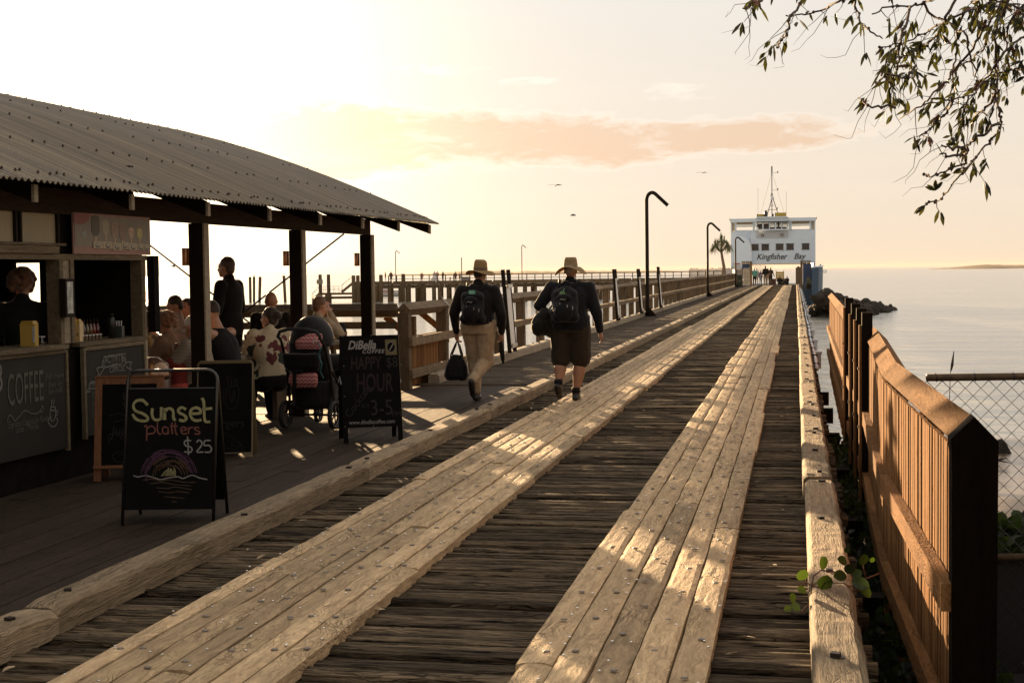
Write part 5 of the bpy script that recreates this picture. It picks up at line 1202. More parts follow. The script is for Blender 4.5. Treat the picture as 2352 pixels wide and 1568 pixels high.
for zz in (1.6, 1.7, 1.8, 1.9): MB().box((wsp.x - .24, wsp.y - .026, zz), (wsp.x + .22, wsp.y - .021, zz + .02)).build('text_line', M_STEEL, t)
MB().box((wsp.x - .03, wsp.y + .001, .02), (wsp.x + .03, wsp.y + .03, 2.1)).build('sign_post', M_BLACK, t)
for px, lab in ((1725, 'thick timber gate post carrying two floodlights left of the people'), (1841, 'thick timber gate post carrying two floodlights right of the people')):
    p = gpt(px, 134); t = thing('gate_post', lab, 'post', tuple(p)); MB().tn(.7).box((p.x - .11, p.y - .11, -.5), (p.x + .11, p.y + .11, 2.28)).build('shaft', W_POST, t)
    s_ = 1 if px > 1800 else -1
    for k_ in (0, 1): 
        c_ = V((p.x + s_ * (.30 + .38 * k_), p.y - .15, 2.12)); h_ = taper(MB(), V((c_.x, c_.y, 0)), .15, .10, .17, .10, c_.z - .16, c_.z + .16).build('floodlight', M_BLACK, t); MB().box((c_.x - .12, c_.y - .115, c_.z - .12), (c_.x + .12, c_.y - .102, c_.z + .12)).build('lens', pbr('floodlight glass', (.30, .24, .15), .2), h_)
    MB().bar((p.x, p.y, 1.95), (p.x + s_ * .75, p.y - .1, 1.95), .05, .05).build('arm', M_BLACK, t)
# tall grass in a planter
def spiky(root, c_, n, L, mat, seed, spread=.9, w_=.02, name='leaves', droop=.5, up=.35):
    r_ = random.Random(seed); mb = MB()
    for k_ in range(n):
        a = r_.uniform(0, 6.28); e_ = r_.uniform(up, 1.5); l_ = L * r_.uniform(.6, 1.1); dr = V((math.cos(a) * math.cos(e_), math.sin(a) * math.cos(e_), math.sin(e_))); sd = dr.cross(V((0, 0, 1))).normalized() if abs(dr.z) < .99 else V((1, 0, 0))
        pts = [c_ + dr * (l_ * t) - V((0, 0, droop * l_ * t * t * math.cos(e_))) for t in (0, .35, .7, 1)]; mb.tone = r_.random()
        vs = []
        for p, ww in zip(pts, (w_, w_, w_ * .7, .002)): vs += [p + sd * ww, p - sd * ww]
        mb._add(vs, [(0, 1, 3, 2), (2, 3, 5, 4), (4, 5, 7, 6)])
    return mb.build(name, mat, root)
M_PALM = pbr('olive palm leaf', (.09, .10, .02), .6, var=.3, tonev=.8); M_GRASS = pbr('yellow green grass', (.16, .17, .05), .7, tonev=.7)
gp = gpt(1857, 131, -.35); t = thing('grass_clump', 'spiky grass clump in a dark tub beside the right gate post', 'plant', tuple(gp)); spiky(t, gp + V((0, 0, .45)), 90, .85, M_GRASS, 4, w_=.012); MB().lathe([(.22, 0), (.28, .45), (.26, .46)], gp, 12).build('tub', M_BLACK, t)
# palm tree (pandanus)
pb_ = gpt(1664, 149, 0); t = thing('palm_tree', 'branching screw palm with drooping spiky leaf heads left of the ferry', 'tree', tuple(pb_))
PS = 149 / F
def PT(px, py): return pb_ + fr * ((px - 1664) * PS) + V((0, 0, 1.62 - (py - 616) * PS))
m_ = MB(); m_.tube([pb_, PT(1663, 613), PT(1659, 590), PT(1657, 575)], [.20, .17, .14, .13], 9)
for a in (((1657, 578), (1650, 572), (1645, 566)), ((1657, 578), (1657, 564), (1657, 556)), ((1657, 578), (1664, 571), (1670, 566)), ((1657, 564), (1663, 560), (1664, 556))): m_.tube([PT(*q) for q in a], [.12, .09, .08], 7)
m_.build('trunk', pbr('buff palm bark', (.20, .14, .08), .9, var=.3), t, smooth=True)
for i, (x, y, n_, l_) in enumerate(((1644, 563, 110, .95), (1657, 551, 130, .95), (1671, 563, 110, .95), (1664, 553, 60, .75), (1649, 559, 60, .7), (1638, 570, 50, .7), (1676, 570, 40, .6))): spiky(t, PT(x, y), n_, l_, M_PALM, 20 + i, w_=.032, name='crown', droop=1.0, up=-.3)

# ------------------------------------------------------------------ white capped cross beams and pipe on the right of the pier
M_WB = pbr('white beam wrap', (.60, .62, .66), .5, var=.1, vscale=2)
p0 = None
for i, y in enumerate([29.5, 34.5, 40, 46, 52, 58.5, 65, 72, 80, 88, 97, 106, 116]):
    if p0 is None:
        t = thing('white_beam_end', 'white wrapped beam end jutting from the right side of the pier', 'beam end', (.42, y, -.42), 0, 'white wrapped beam ends along the pier'); MB().box((.258, y - .16, -.42), (.50, y + .16, -.12)).build('wrap', M_WB, t); MB().box((.256, y - .18, -.125), (.52, y + .18, -.08)).build('cap', M_WB, t); p0 = t
    else: clone(p0, (.42, y, -.42))
wp = thing('white_pipe', 'white service pipe strapped along the right edge of the pier', 'pipe', (.36, 24, -.02)); m_ = MB(); pts = [(.335 + .012 * math.sin(k_), 23.5 + k_ * 2.2, -.03 + .01 * math.cos(k_ * 2)) for k_ in range(0, 46)]; m_.tube(pts, .035, 8); m_.build('pipe', M_WB, wp, smooth=True)
for k_ in range(0, 20): y = 24.5 + k_ * 2.4; MB().box((.29, y - .03, -.08), (.385, y + .03, .015)).build('clamp', M_BLACK, wp)
b0 = None
for y in (8.6, 11.2, 14, 17, 20, 22.6):
    o = MB().tn().box((.302, y - .08, -.52), (.50, y + .08, -.32)).build('beam_stub', W_DARK); tag(o, 'dark timber beam stub poking out between the pier kerb and the picket fence', 'beam', 'dark beam stubs beside the right kerb')
# ------------------------------------------------------------------ rock groyne
M_ROCK = pbr('dark wet basalt rock', (.022, .017, .012), .8, 0, .3, var=.4, vscale=1.2, bump=.8, bscale=3)
def rockmesh(seed):
    mb = MB(); mb.ell((0, 0, 0), (1, 1, .8), 14, 9); vs = []
    for v in mb.v:
        q = V(v); n_ = noise.noise(q * 1.1 + V((seed * 7, 0, 0))) + .4 * noise.noise(q * 2.6 + V((0, seed * 5, 0))); q *= 1 + .42 * n_
        vs.append(tuple(q))
    mb.v = vs; return mb
rk = []
rnd = random.Random(8)
for s_ in range(5):
    o = rockmesh(s_).build('rock', M_ROCK); tag(o, 'dark boulder in the rock groyne beyond the right side of the pier', 'rock', 'boulders of the rock groyne'); rk.append(o)
ra, rb = gpt(1866, 128), gpt(2032, 152); n_ = 0
for i in range(150):
    t_ = rnd.random() ** .9; c_ = ra.lerp(rb, t_); hh = (2.45 * (1 - t_) ** .8) + .1; wd = 3.2 * (1 - t_ * .55); off = rnd.uniform(-1, 1)
    dr = (rb - ra).normalized(); nn = V((-dr.y, dr.x, 0)); zz = SEA_Z + (hh) * (1 - abs(off)) * 1.0 * rnd.uniform(.75, 1.0) - .2; s_ = rnd.uniform(.45, .85) * (1.0 if t_ < .8 else .75)
    o = rk[i] if i < 5 else rk[i % 5].copy()
    if i >= 5: _lnk(o)
    o.location = c_ + nn * off * wd + V((0, 0, 0)); o.location.z = zz; o.rotation_euler = (rnd.random() * 6, rnd.random() * 6, rnd.random() * 6); o.scale = (s_ * rnd.uniform(.8, 1.3), s_, s_ * rnd.uniform(.7, 1))
# ------------------------------------------------------------------ the far jetty
JDp = 226.0; JS = JDp / F
JA = D(700, 626, JDp); JA.z = 0; je = D(1700, 626, JDp); je.z = 0; jr = (je - JA).normalized(); jb = V((-jr.y, jr.x, 0))
def JP(px, z=0.0, back=0.0):
    d = ray(px, 626); o = JA; t_ = ((o - CAM).dot(jb)) / d.dot(jb); p = CAM + d * t_; return V((p.x, p.y, z)) + jb * back
def jz(px, py): return 1.62 - (py - (614 + (1889 - px) * .0127)) * JS
W_JET = wood('silvered jetty timber', (.05, .034, .019), (.13, .092, .054), 'Z', .4, .5, .4, .85, .5); W_JETX = wood('silvered jetty deck timber', (.05, .034, .019), (.13, .092, .054), 'X', .4, .5, .4, .85, .5)
jet = thing('jetty', 'old timber jetty on many piles far behind the pier, with a railing along its edge', 'jetty', tuple(JA))
def jbar(name, px0, px1, z0, z1, b0, b1, par=jet, mat=W_JETX):
    a, b_, c_, d_ = JP(px0, 0, b0), JP(px1, 0, b0), JP(px1, 0, b1), JP(px0, 0, b1); m_ = MB().tn(); m_.hexa([V((q.x, q.y, z0)) for q in (a, b_, c_, d_)] + [V((q.x, q.y, z1)) for q in (a, b_, c_, d_)]); return m_.build(name, mat, par)
for x0, x1 in ((812, 900), (900.3, 1000), (1000.3, 1130), (1130.3, 1290), (1290.3, 1450), (1450.3, 1700)): jbar('deck', x0, x1, -.30, .06, 0, 5.5); jbar('fascia_beam', x0 + 20, x1 + 19.7, -.85, -.32, .25, .6); jbar('edge_kerb', x0 + 2, x1, .065, .28, .1, .32)
r_ = random.Random(5); px = 818; k_ = 0
while px < 1700:
    for bk in (.5, 4.8):
        p = JP(px + r_.uniform(-3, 3), 0, bk); rr_ = r_.uniform(.22, .36) ; m_ = MB().tn(); m_.lathe([(rr_, SEA_Z - 1.2), (rr_ * .95, -1.2), (rr_ * .92, -.32)], (p.x, p.y, 0), 9)
        if k_ < 96: m_.build('pile', W_JET, jet, smooth=True)
        k_ += 1
    px += r_.choice([14, 17, 21, 25, 30]) 
px = 892
while px < 1690:
    p = JP(px, 0, .15); MB().tn().bar((p.x, p.y, -.75), (p.x, p.y, 1.18), .13, .13).build('railing_post', W_JET, jet); px += 18.7
jbar('hand_rail', 892, 1290, 1.16, 1.28, .08, .24); jbar('hand_rail', 1290.3, 1690, 1.16, 1.28, .08, .24); jbar('middle_rail', 892, 1290, .58, .66, .12, .2); jbar('middle_rail', 1290.3, 1690, .58, .66, .12, .2)
for px, zt_ in ((875, 1.35), (926, 1.45), (812, 1.3), (822, 1.3)):
    p = JP(px, 0, -.25); m_ = MB().tn(); m_.lathe([(.32, SEA_Z - 1.2), (.31, zt_ - .1), (.26, zt_)], (p.x, p.y, 0), 10); m_.build('tall_pile', W_JET, jet, smooth=True)
# people on the jetty
def jp(px, H, label, rz, **kw):
    p = JP(px, .08, 1.6); kw.setdefault('voxel', .040); return person(label, tuple(p), rz, H=H, detail=False, wr=.006, **kw)
C_MAR = cloth('dull maroon cloth', (.10, .045, .03))
jp(883, 1.72, 'leftmost person on the far jetty, dark jacket and white shorts', 1.9, top=C_BRN, bottom=C_WHT, legs='shorts', shoe=C_BLK)
jp(896, 1.85, 'hatted person in brown on the far jetty, left of the hooked lamp post', 0, top=C_BRN, bottom=C_BRN, shoe=C_BLK)
jp(967.5, 1.66, 'person in a pale shirt facing the railing, left of the bride on the jetty', 0, top=C_PNK, bottom=C_PNK, legs='shorts', shoe=C_BLK)
jp(996.6, 1.78, 'bride in a wide white gown on the far jetty', .4, top=C_WHT, bottom=C_WHT, hair=HAIRB, hstyle='long', skirt=.95, botname='gown')
jp(1003, 1.80, 'person close behind the shoulder of the bride on the jetty', .6, top=C_PNK, bottom=C_WHT, hair=HAIRB, fat=.9)
jp(1016, 1.76, 'slim person in a brown dress right of the bride on the jetty', 1.2, top=C_MAR, bottom=C_MAR, hstyle='long', hair=HAIRB)
jp(1045, 1.66, 'person in maroon leaning at the rail under the straight jetty pole', 0, top=C_MAR, bottom=C_MAR, shoe=C_BLK, fat=1.1)
jp(1033, 1.15, 'crouching person by the gear on the jetty, left of the straight pole', .5, base=SIT, top=C_PNK, bottom=C_KHA)
jp(1055, 1.5, 'person in pale clothes just right of the straight jetty pole', -.5, top=C_PNK, bottom=C_KHA)
# fishing rods: the anglers hold them
for px, x2, y2, lab in ((967, 958, 614.5, 'thin fishing rod of the person in the pale shirt on the jetty'), (900, 915, 619, 'thin fishing rod slanting right beside the jetty lamp post')):
    p = JP(px, 1.1, 1.2); q = JP(x2, jz(x2, y2), .8); t = thing('fishing_rod', lab, 'fishing rod', tuple(p)); m_ = MB(); m_.tube([p, q], [.02, .008], 5); m_.build('blank', M_BLACK, t); m_ = MB(); m_.tube([p - (q - p) * .12, p], .03, 6); m_.build('grip', C_BRN, t)
# lamp posts on the jetty
for px, py, lab in ((908, 575.6, 'hooked lamp post on the far jetty near its left end'), (1199, 562.6, 'hooked lamp post on the far jetty between the two walking men')):
    p = JP(px, 0, .8); t = lamp_post(p.x, p.y, .06, jz(px, py), lab, 'hooked lamp posts on the far jetty')
p = JP(1060, 0, .8); t = thing('straight_pole', 'straight dark pole without a hook on the far jetty', 'pole', (p.x, p.y, .06)); MB().lathe([(.09, 0), (.07, jz(1060, 592))], (p.x, p.y, .06), 8).build('shaft', M_BLACK, t); MB().lathe([(.2, 0), (.2, .04)], (p.x, p.y, .06), 8).build('foot', M_BLACK, t)
jg = JP(1066, .08, 1.8); t = thing('tackle_crate', 'pale crate of fishing gear at the foot of the straight jetty pole', 'crate', tuple(jg)); MB().box((jg.x - .5, jg.y - .3, .08), (jg.x + .9, jg.y + .3, .75)).build('tub', C_GRY, t); MB().box((jg.x - .55, jg.y - .35, .755), (jg.x + .95, jg.y + .35, .85)).build('lid', C_KHA, t)
# landing platform with stairs left of the jetty
ld = thing('landing_stage', 'low timber landing stage with two flights of stairs left of the far jetty', 'landing stage', tuple(JP(760, 0, 0)))
for px, py in ((736, 630), (755, 630)):
    p = JP(px, 0, -.4); m_ = MB().tn(); m_.lathe([(.32, SEA_Z - 1.2), (.29, jz(px, py) - .08), (.22, jz(px, py))], (p.x, p.y, 0), 10); m_.build('pile', W_JET, ld, smooth=True)
zp = jz(770, 672); jbar('platform', 735, 815, zp - .35, zp, 0, 2.2, ld); jbar('under_beam', 735, 815, zp - 1.0, zp - .6, .3, .7, ld); jbar('block', 745, 758, SEA_Z - 1, zp - .36, .2, 1.5, ld)
jbar('sign_board', 728.5, 742.5, jz(735, 652), jz(735, 642), -.85, -.75, ld, pbr('grey sign board', (.22, .19, .14), .8)); jbar('warning_plate', 738, 740, jz(735, 641), jz(735, 630), -.85, -.75, ld, pbr('grey sign board', (.22, .19, .14), .8))
def stairs(x0, y0, x1, y1, nm):
    a, b_ = JP(x0, jz(x0, y0), .8), JP(x1, jz(x1, y1), .8)
    for off in (0, 1.2): m_ = MB().tn(); m_.bar(a + jb * off, b_ + jb * off, .08, .30); m_.build('stringer', W_JETX, ld)
    m_ = MB().tn()
    for k_ in range(9): q = a.lerp(b_, (k_ + .5) / 9) + V((0, 0, .2)); m_.bar(q, q + jb * 1.2, .30, .05)
    m_.build('treads', W_JETX, ld)
    for off in (0, 1.2): m_ = MB(); m_.tube([a + jb * off, a + jb * off + V((0, 0, 1.1)), b_ + jb * off + V((0, 0, 1.1)), b_ + jb * off], .035, 6); m_.build('hand_rail', M_STEEL, ld)
stairs(782, 671, 808, 650, 'a'); stairs(714, 690, 733, 672, 'b')
for off in (.1, 2.1):
    m_ = MB(); a, b_ = JP(742, zp, off), JP(776, zp, off)
    for zz in (.5, 1.0): m_.tube([a + V((0, 0, zz)), b_ + V((0, 0, zz))], .03, 5)
    for k_ in range(4): q = a.lerp(b_, k_ / 3); m_.tube([q, q + V((0, 0, 1.0))], .03, 5)
    m_.build('pipe_railing', M_STEEL, ld)
# free standing mooring piles
def mpile(x0, x1, y0, xb0, xb1, yb, lab):
    dd = 238.0; c0, c1 = D((x0 + x1) / 2, y0, dd), D((xb0 + xb1) / 2, yb, dd); c1 = c0.lerp(c1, (SEA_Z - 1 - c0.z) / (c1.z - c0.z)); r0 = (x1 - x0) / 2 * dd / F
    t = thing('mooring_pile', lab, 'pile', (c1.x, c1.y, SEA_Z), 0, 'mooring piles standing in the sea'); m_ = MB().tn(); m_.tube([c1, c0.lerp(c1, .05), c0], [r0 * .95, r0, r0 * .85], 10); m_.build('shaft', W_JET, t, smooth=True)
    m_ = MB(); m_.lathe([(r0 * 1.02, -.15), (r0 * 1.02, .0), (r0 * .6, .04)], c0, 10); m_.build('worn_top', W_JET, t); return c0
mpile(571, 577.5, 636.5, 572.5, 578, 693, 'leftmost of three mooring piles seen behind the standing man'); cb = mpile(580.5, 586.5, 636.5, 581, 586, 693, 'middle of three mooring piles, with a bird perched on top'); mpile(594, 601, 636, 593, 599, 693, 'right one of three close mooring piles, leaning slightly')
mpile(648.5, 655.5, 633.5, 652, 658.5, 693, 'lone mooring pile leaning left just beside the middle cafe post')
bd = thing('perched_bird', 'small dark bird perched on the middle mooring pile', 'bird', tuple(cb + V((0, 0, .04)))); blob('body', [('e', (0, 0, .16), (.10, .16, .13)), ('c', (0, .06, .24), (0, .12, .36), .06, .05), ('c', (0, .12, .37), (0, .24, .35), .03, .01), ('c', (0, -.1, .10), (0, -.28, .02), .05, .03), ('c', (-.04, 0, .0), (-.04, 0, .1), .02, .02), ('c', (.04, 0, 0), (.04, 0, .1), .02, .02)], C_BRN, bd, .02)
# a boat moored beyond the jetty
bo = D(889, 676, 285); bo.z = SEA_Z; t = thing('motor_boat', 'small white motor boat with a red stripe moored behind the jetty piles', 'boat', tuple(bo))
rings = []
for u, hw, zk in ((-3.2, .9, .35), (-1.5, 1.1, .2), (1, 1.05, .2), (2.6, .55, .5), (3.4, .05, .9)):
    rings.append([bo + jr * u + jb * -hw + V((0, 0, 1.15)), bo + jr * u + jb * -hw * .8 + V((0, 0, zk)), bo + jr * u + V((0, 0, zk - .45)), bo + jr * u + jb * hw * .8 + V((0, 0, zk)), bo + jr * u + jb * hw + V((0, 0, 1.15))])
fixn(MB().loft(rings).build('hull', C_WHT, t)); m_ = MB(); m_.bar(bo + jr * -3.1 + jb * -1.12 + V((0, 0, .95)), bo + jr * 1.0 + jb * -1.12 + V((0, 0, .95)), .04, .2); m_.build('stripe', C_RED, t)
m_ = MB(); c_ = bo + V((0, 0, 1.6)); m_.obox(c_, (2.4, 1.5, .9), Matrix((jr, jb, V((0, 0, 1)))).transposed()); m_.build('cabin', C_WHT, t)
# gulls in the sky
for px, py, dd, rz, lab in ((1275, 427, 120, .3, 'small distant gull gliding left of the nearest lamp post'), (1317, 495, 130, 1.4, 'small distant gull banking steeply above the man in shorts'), (1612, 398, 160, .1, 'tiny distant gull high above the second lamp post')):
    c_ = D(px, py, dd); t = thing('gull', lab, 'bird', tuple(c_), rz); blob('body', [('c', (0, -.18, 0), (0, .18, .02), .05, .07), ('e', (0, .24, .04), (.05, .07, .05))], C_GRY, t, .02)
    for sx in (-1, 1): m_ = MB(); m_.poly([(0, .08, .03), (sx * .25, .12, .14), (sx * .62, -.06, .05), (sx * .25, 0, .12), (0, -.08, .03)], (0, 0, .012)); fixn(m_.build('wing', C_BRN, t, world=False))
# ------------------------------------------------------------------ picnic tables
def picnic_table(corner, L, label, seats=(1, 1)):
    """corner = near corner of the pier-side end (u, s); the table runs away from the pier along s"""
    u0, s0 = corner; t = thing('picnic_table', label, 'table', tuple(K(u0 + .4, s0 + L / 2, 0)), 0, None)
    n = 6; w_ = .80 / n; ZT = .74
    for k_ in range(n): m_ = KB().tn(); m_.kbox(u0 + k_ * w_ + .004, u0 + (k_ + 1) * w_ - .004, s0, s0 + L, ZT - .045, ZT); fixn(m_.build('slat', W_SAWN, t))
    for s in (s0 + .25, s0 + L - .25):
        for uu, ud in ((u0 + .18, u0 + .0), (u0 + .62, u0 + .80)): m_ = MB().tn(); m_.bar(K(uu, s, ZT - .05), K(ud, s, 0), .045, .10, up=ka); m_.build('leg', W_POST, t)
        m_ = KB().tn(); m_.kbox(u0 - .45, u0 + 1.25, s + .03, s + .075, .34, .41); fixn(m_.build('cross_brace', W_POST, t))
    for sd, on in zip((-1, 1), seats):
        if not on: continue
        for k_ in range(2):
            b_ = u0 + .4 + sd * (.52 + .15 * k_) - .07; m_ = KB().tn(); m_.kbox(b_, b_ + .14, s0 - .0, s0 + L, .41, .455); fixn(m_.build('seat', W_SAWN, t))
    return t
def KG(px, py, z):
    p = G(px, py, z); return (p - W0).dot(ka), (p - W0).dot(kl)
tA = KG(506, 824, .74); picnic_table(tA, 1.9, 'timber slatted picnic table behind the first cafe post, with a green bottle on it')
tB = KG(767, 781, .76); picnic_table((tB[0], tB[1]), 1.7, 'timber slatted picnic table by the far railing, behind the pram')
tC = (tA[0] + 1.9, tA[1] + .35); picnic_table(tC, 1.8, 'timber picnic table between the standing man and the bald man')
bn = D(645, 870, 16.2); t = thing('bench', 'short timber bench the woman in the floral top sits on', 'bench', (bn.x - .35, bn.y, 0))
MB().tn().box((bn.x - .75, bn.y - .18, .40), (bn.x + .05, bn.y + .18, .455)).build('seat', W_POST, t)
for sx in (-.68, -.02): MB().tn().box((bn.x + sx - .03, bn.y - .15, 0), (bn.x + sx + .03, bn.y + .15, .398)).build('leg', W_POST, t)

# ------------------------------------------------------------------ people of the cafe
def seat(px, dd, z=-.03): p = D(px, 640, dd); return (p.x, p.y, z)
FLOR = bpy.data.materials.new('cream floral cloth'); FLOR.use_nodes = True; T = NT(FLOR.node_tree); b = T.n['Principled BSDF']; co = T.add('ShaderNodeTexCoord').outputs['Object']
vo = T.add('ShaderNodeTexVoronoi', i_Vector=T.vmath('ADD', co, T.vmath('SCALE', T.add('ShaderNodeTexNoise', i_Vector=co, i_Scale=11.0, i_Detail=3.0).outputs['Color'], .22).outputs[0]).outputs[0], i_Scale=7.0)
fl = T.math('LESS_THAN', vo.outputs['Distance'], .46); rc = T.add('ShaderNodeSeparateXYZ', i_0=vo.outputs['Color']); isr = T.math('GREATER_THAN', rc.outputs[0], .55)
T.put(b, 'Base Color', T.mix(T.math('MULTIPLY', fl, T.math('GREATER_THAN', rc.outputs[1], .12)), (.46, .38, .25, 1), T.mix(isr, (.020, .028, .018, 1), (.10, .02, .02, 1)))); T.put(b, 'Roughness', .85)
STRP = bpy.data.materials.new('striped knit'); STRP.use_nodes = True; T = NT(STRP.node_tree); b = T.n['Principled BSDF']; co = T.add('ShaderNodeTexCoord').outputs['Object']
wv_ = T.add('ShaderNodeTexWave', wave_type='BANDS', bands_direction='Z', i_Vector=co, i_Scale=22.0, i_Distortion=1.2); T.put(b, 'Base Color', T.mix(T.math('GREATER_THAN', wv_.outputs['Fac'], .5), (.13, .10, .075, 1), (.40, .34, .27, 1))); T.put(b, 'Roughness', .9)
C_PATT = pbr('olive patterned shirt', (.20, .17, .09), .85, var=.8, vscale=22); C_BEI = cloth('beige jacket cloth', (.33, .25, .16)); C_TAN = cloth('brown tan blouse', (.20, .13, .085)); C_WRM = cloth('pale pink shirt cloth', (.50, .36, .29))
TAT = pbr('tattooed skin', (.13, .09, .065), .5, var=.75, vscale=26)
person('curly auburn haired woman in a tan blouse sitting in profile facing left', seat(390, 15.2), R(88), base=SIT, H=1.68, fat=1.12, top=C_TAN, bottom=C_BLK, shoe=BOOT, hair=HAIRB, hstyle='curly', nod=.12, voxel=.012, female=True, topname='blouse')
person('dark haired man in a pale pink shirt seated behind the curly haired woman', seat(414, 17.6, .03), R(120), base=SIT, H=1.80, fat=1.0, top=C_WRM, bottom=C_KHA, shoe=BOOT, hair=HAIRD, hstyle='short', nod=.35, voxel=.014)
person('dark haired person mostly hidden behind the first cafe post, farther back', seat(434, 18.4, .03), R(170), base=SIT, H=1.74, top=C_BRN, bottom=C_BLK, hair=HAIRD, voxel=.018)
person('white haired person in a striped knit top reaching left, half behind the first cafe post', seat(452, 14.5), R(85), J={'wL': (-.10, .50, .74), 'eL': (-.25, .20, .74), 'wR': (.16, .52, .74), 'eR': (.24, .2, .74)}, base=SIT, H=1.66, fat=1.22, top=STRP, bottom=C_BLK, shoe=BOOT, hair=pbr('white hair', (.62, .56, .48), .5, bump=.4), hstyle='short', nod=.2, voxel=.012, topname='knit_top', belly=.03)
person('person in an olive patterned shirt, only one arm showing past the kiosk end', seat(333, 15.6), R(-80), base=SIT, H=1.70, fat=1.1, top=C_PATT, bottom=C_BLK, shoe=BOOT, sleeve='short', voxel=.016)
person('small child in red leaning on the table in front of the striped top', seat(408, 14.35, .19), R(60), base=SIT, H=1.0, fat=1.15, top=cloth('dark red cloth', (.16, .02, .015)), bottom=C_RED, sleeve='short', hair=HAIRB, hstyle='crop', nod=.6, voxel=.010)
pt_, Qt, hpt, mt_, kt = person('man in a black sleeveless vest with tattooed arms, seated head down facing left', seat(522, 14.9), R(80), J={'neck': (0, .12, 1.04), 'head': (0, .20, 1.19), 'chest': (0, .08, .88), 'sL': (-.20, .10, .985), 'sR': (.20, .10, .985), 'eL': (-.26, .26, .76), 'eR': (.26, .26, .76), 'wL': (-.12, .48, .80), 'wR': (.12, .48, .80)}, base=SIT, H=1.84, fat=1.1, top=C_BLK, sleeve='none', bottom=C_BLK, shoe=BOOT, hair=HAIRD, hstyle='crop', nod=.35, voxel=.012, topname='vest')
blob('tattoo', [('c', Qt['sR'].lerp(Qt['eR'], .1), Qt['eR'], .0525 * kt * 1.08, .041 * kt * 1.08), ('c', Qt['eR'], Qt['eR'].lerp(Qt['wR'], .8), .041 * kt * 1.08, .030 * kt * 1.08)], TAT, pt_, .010)
ps_, Qs, hps, ms_, ks = person('standing man with glasses in a black jacket looking left across the tables', seat(524, 17.3, 0), R(82), H=1.86, fat=1.16, J={'wL': (-.18, .24, 1.0), 'wR': (.18, .24, 1.0), 'eL': (-.26, .0, 1.12), 'eR': (.26, .0, 1.12)}, top=C_BLK, bottom=C_BLK, shoe=BOOT, hair=pbr('greying hair', (.07, .045, .03), .5, bump=.4), hstyle='short', voxel=.012, topname='jacket')
m_ = MB()
for sx in (-1, 1):
    m_.tube([hps(.028 * sx + .02 * math.cos(a), .095, .014 + .016 * math.sin(a)) for a in [k_ * .785 for k_ in range(9)]], .0022, 5); m_.tube([hps(.048 * sx, .093, .018), hps(.078 * sx, .0, .02)], .0025, 5)
m_.build('glasses', M_BLACK, ps_, world=False)
person('bald man in black seated with his back to us by the sea railing', seat(619, 17.5, .08), R(10), base=SIT, H=1.78, fat=1.15, top=C_BLK, bottom=C_BLK, shoe=BOOT, hair=None, skin=SKIN2, sleeve='short', voxel=.013)
person('dark haired woman in a cream floral top sitting with her back to us', seat(618, 15.7), R(38), J={'head': (.02, .10, 1.185)}, base=SIT, H=1.72, fat=1.42, top=FLOR, bottom=C_BLK, shoe=BOOT, hair=HAIRD, hstyle='bun', look=R(38), voxel=.012, female=True, belly=.03, topname='floral_top', skin=SKIN)
person('person in a beige jacket with a hand at the mouth, beside the middle post', seat(722, 17.2, .05), R(-38), J={'wR': (.02, .20, 1.10), 'eR': (.24, .20, .84)}, base=SIT, H=1.74, fat=1.15, top=C_BEI, bottom=C_BLK, shoe=BOOT, hair=HAIRB, hstyle='short', nod=.2, voxel=.013, topname='jacket')
sv = D(50, 640, 11.45); person('kiosk worker in black seen from behind through the left hatch', (sv.x, sv.y, 0), R(20), H=1.70, fat=1.12, top=C_BLK, bottom=C_BLK, shoe=BOOT, hair=HAIRB, hstyle='curly', voxel=.012, female=True)

# ------------------------------------------------------------------ things on tables and counters
def thing_at(p, name, label, cat, group=None, rz=0): return thing(name, label, cat, tuple(p), rz, group)
p = K(tA[0] + .16, tA[1] + .14, .741); t = thing_at(p, 'squeeze_bottle', 'bright green squeeze bottle with a white nozzle on the slatted table end', 'bottle')
M_GB = pbr('green translucent plastic', (.14, .42, .02), .25, 0, .5, trans=.35); MB().lathe([(.036, 0), (.038, .01), (.038, .12), (.030, .145), (.012, .158)], p, 14).build('bottle_body', M_GB, t, smooth=True); MB().lathe([(.010, .156), (.009, .17), (.004, .19)], p, 8).build('nozzle', C_WHT, t, smooth=True)
p = K(tC[0] + .05, tC[1] + .02, .741); p = D(569, 797, 16.9); p.z = .741; t = thing_at(p, 'tumbler', 'tall glass of purple drink left of the floral top', 'glass')
MB().lathe([(.030, 0), (.042, .17), (.040, .17), (.029, .008)], p, 14).build('glass_wall', pbr('clear glass', (.9, .9, .9), .03, trans=1.0), t, smooth=True); MB().lathe([(.027, .01), (.037, .12)], p, 12).build('purple_drink', pbr('purple drink', (.30, .03, .25), .2, trans=.3), t, smooth=True)
p = K(tA[0] + .30, tA[1] + 1.15, .741); t = thing_at(p, 'condiment_tub', 'white tub holding two salt shakers in front of the curly haired woman', 'tub')
MB().lathe([(.065, 0), (.085, .11), (.088, .115), (.080, .112), (.062, .01)], p, 16).build('tub', C_GRY, t, smooth=True)
for sx in (-.03, .035): q = MB(); q.lathe([(.017, .02), (.017, .13), (.013, .135)], p + V((sx, 0, 0)), 8); sh_ = q.build('shaker', C_WHT, t); q = MB(); q.lathe([(.018, .136), (.016, .155)], p + V((sx, 0, 0)), 8); q.build('shaker_lid', M_STEEL, sh_)
p = K(tA[0] + .1, tA[1] + 1.5, .741); t = thing_at(p, 'bowl', 'small turquoise bowl on the table at the kiosk end', 'bowl'); MB().lathe([(.04, 0), (.075, .06), (.071, .06), (.035, .01)], p, 14).build('shell', pbr('turquoise glaze', (.02, .20, .18), .3), t, smooth=True)
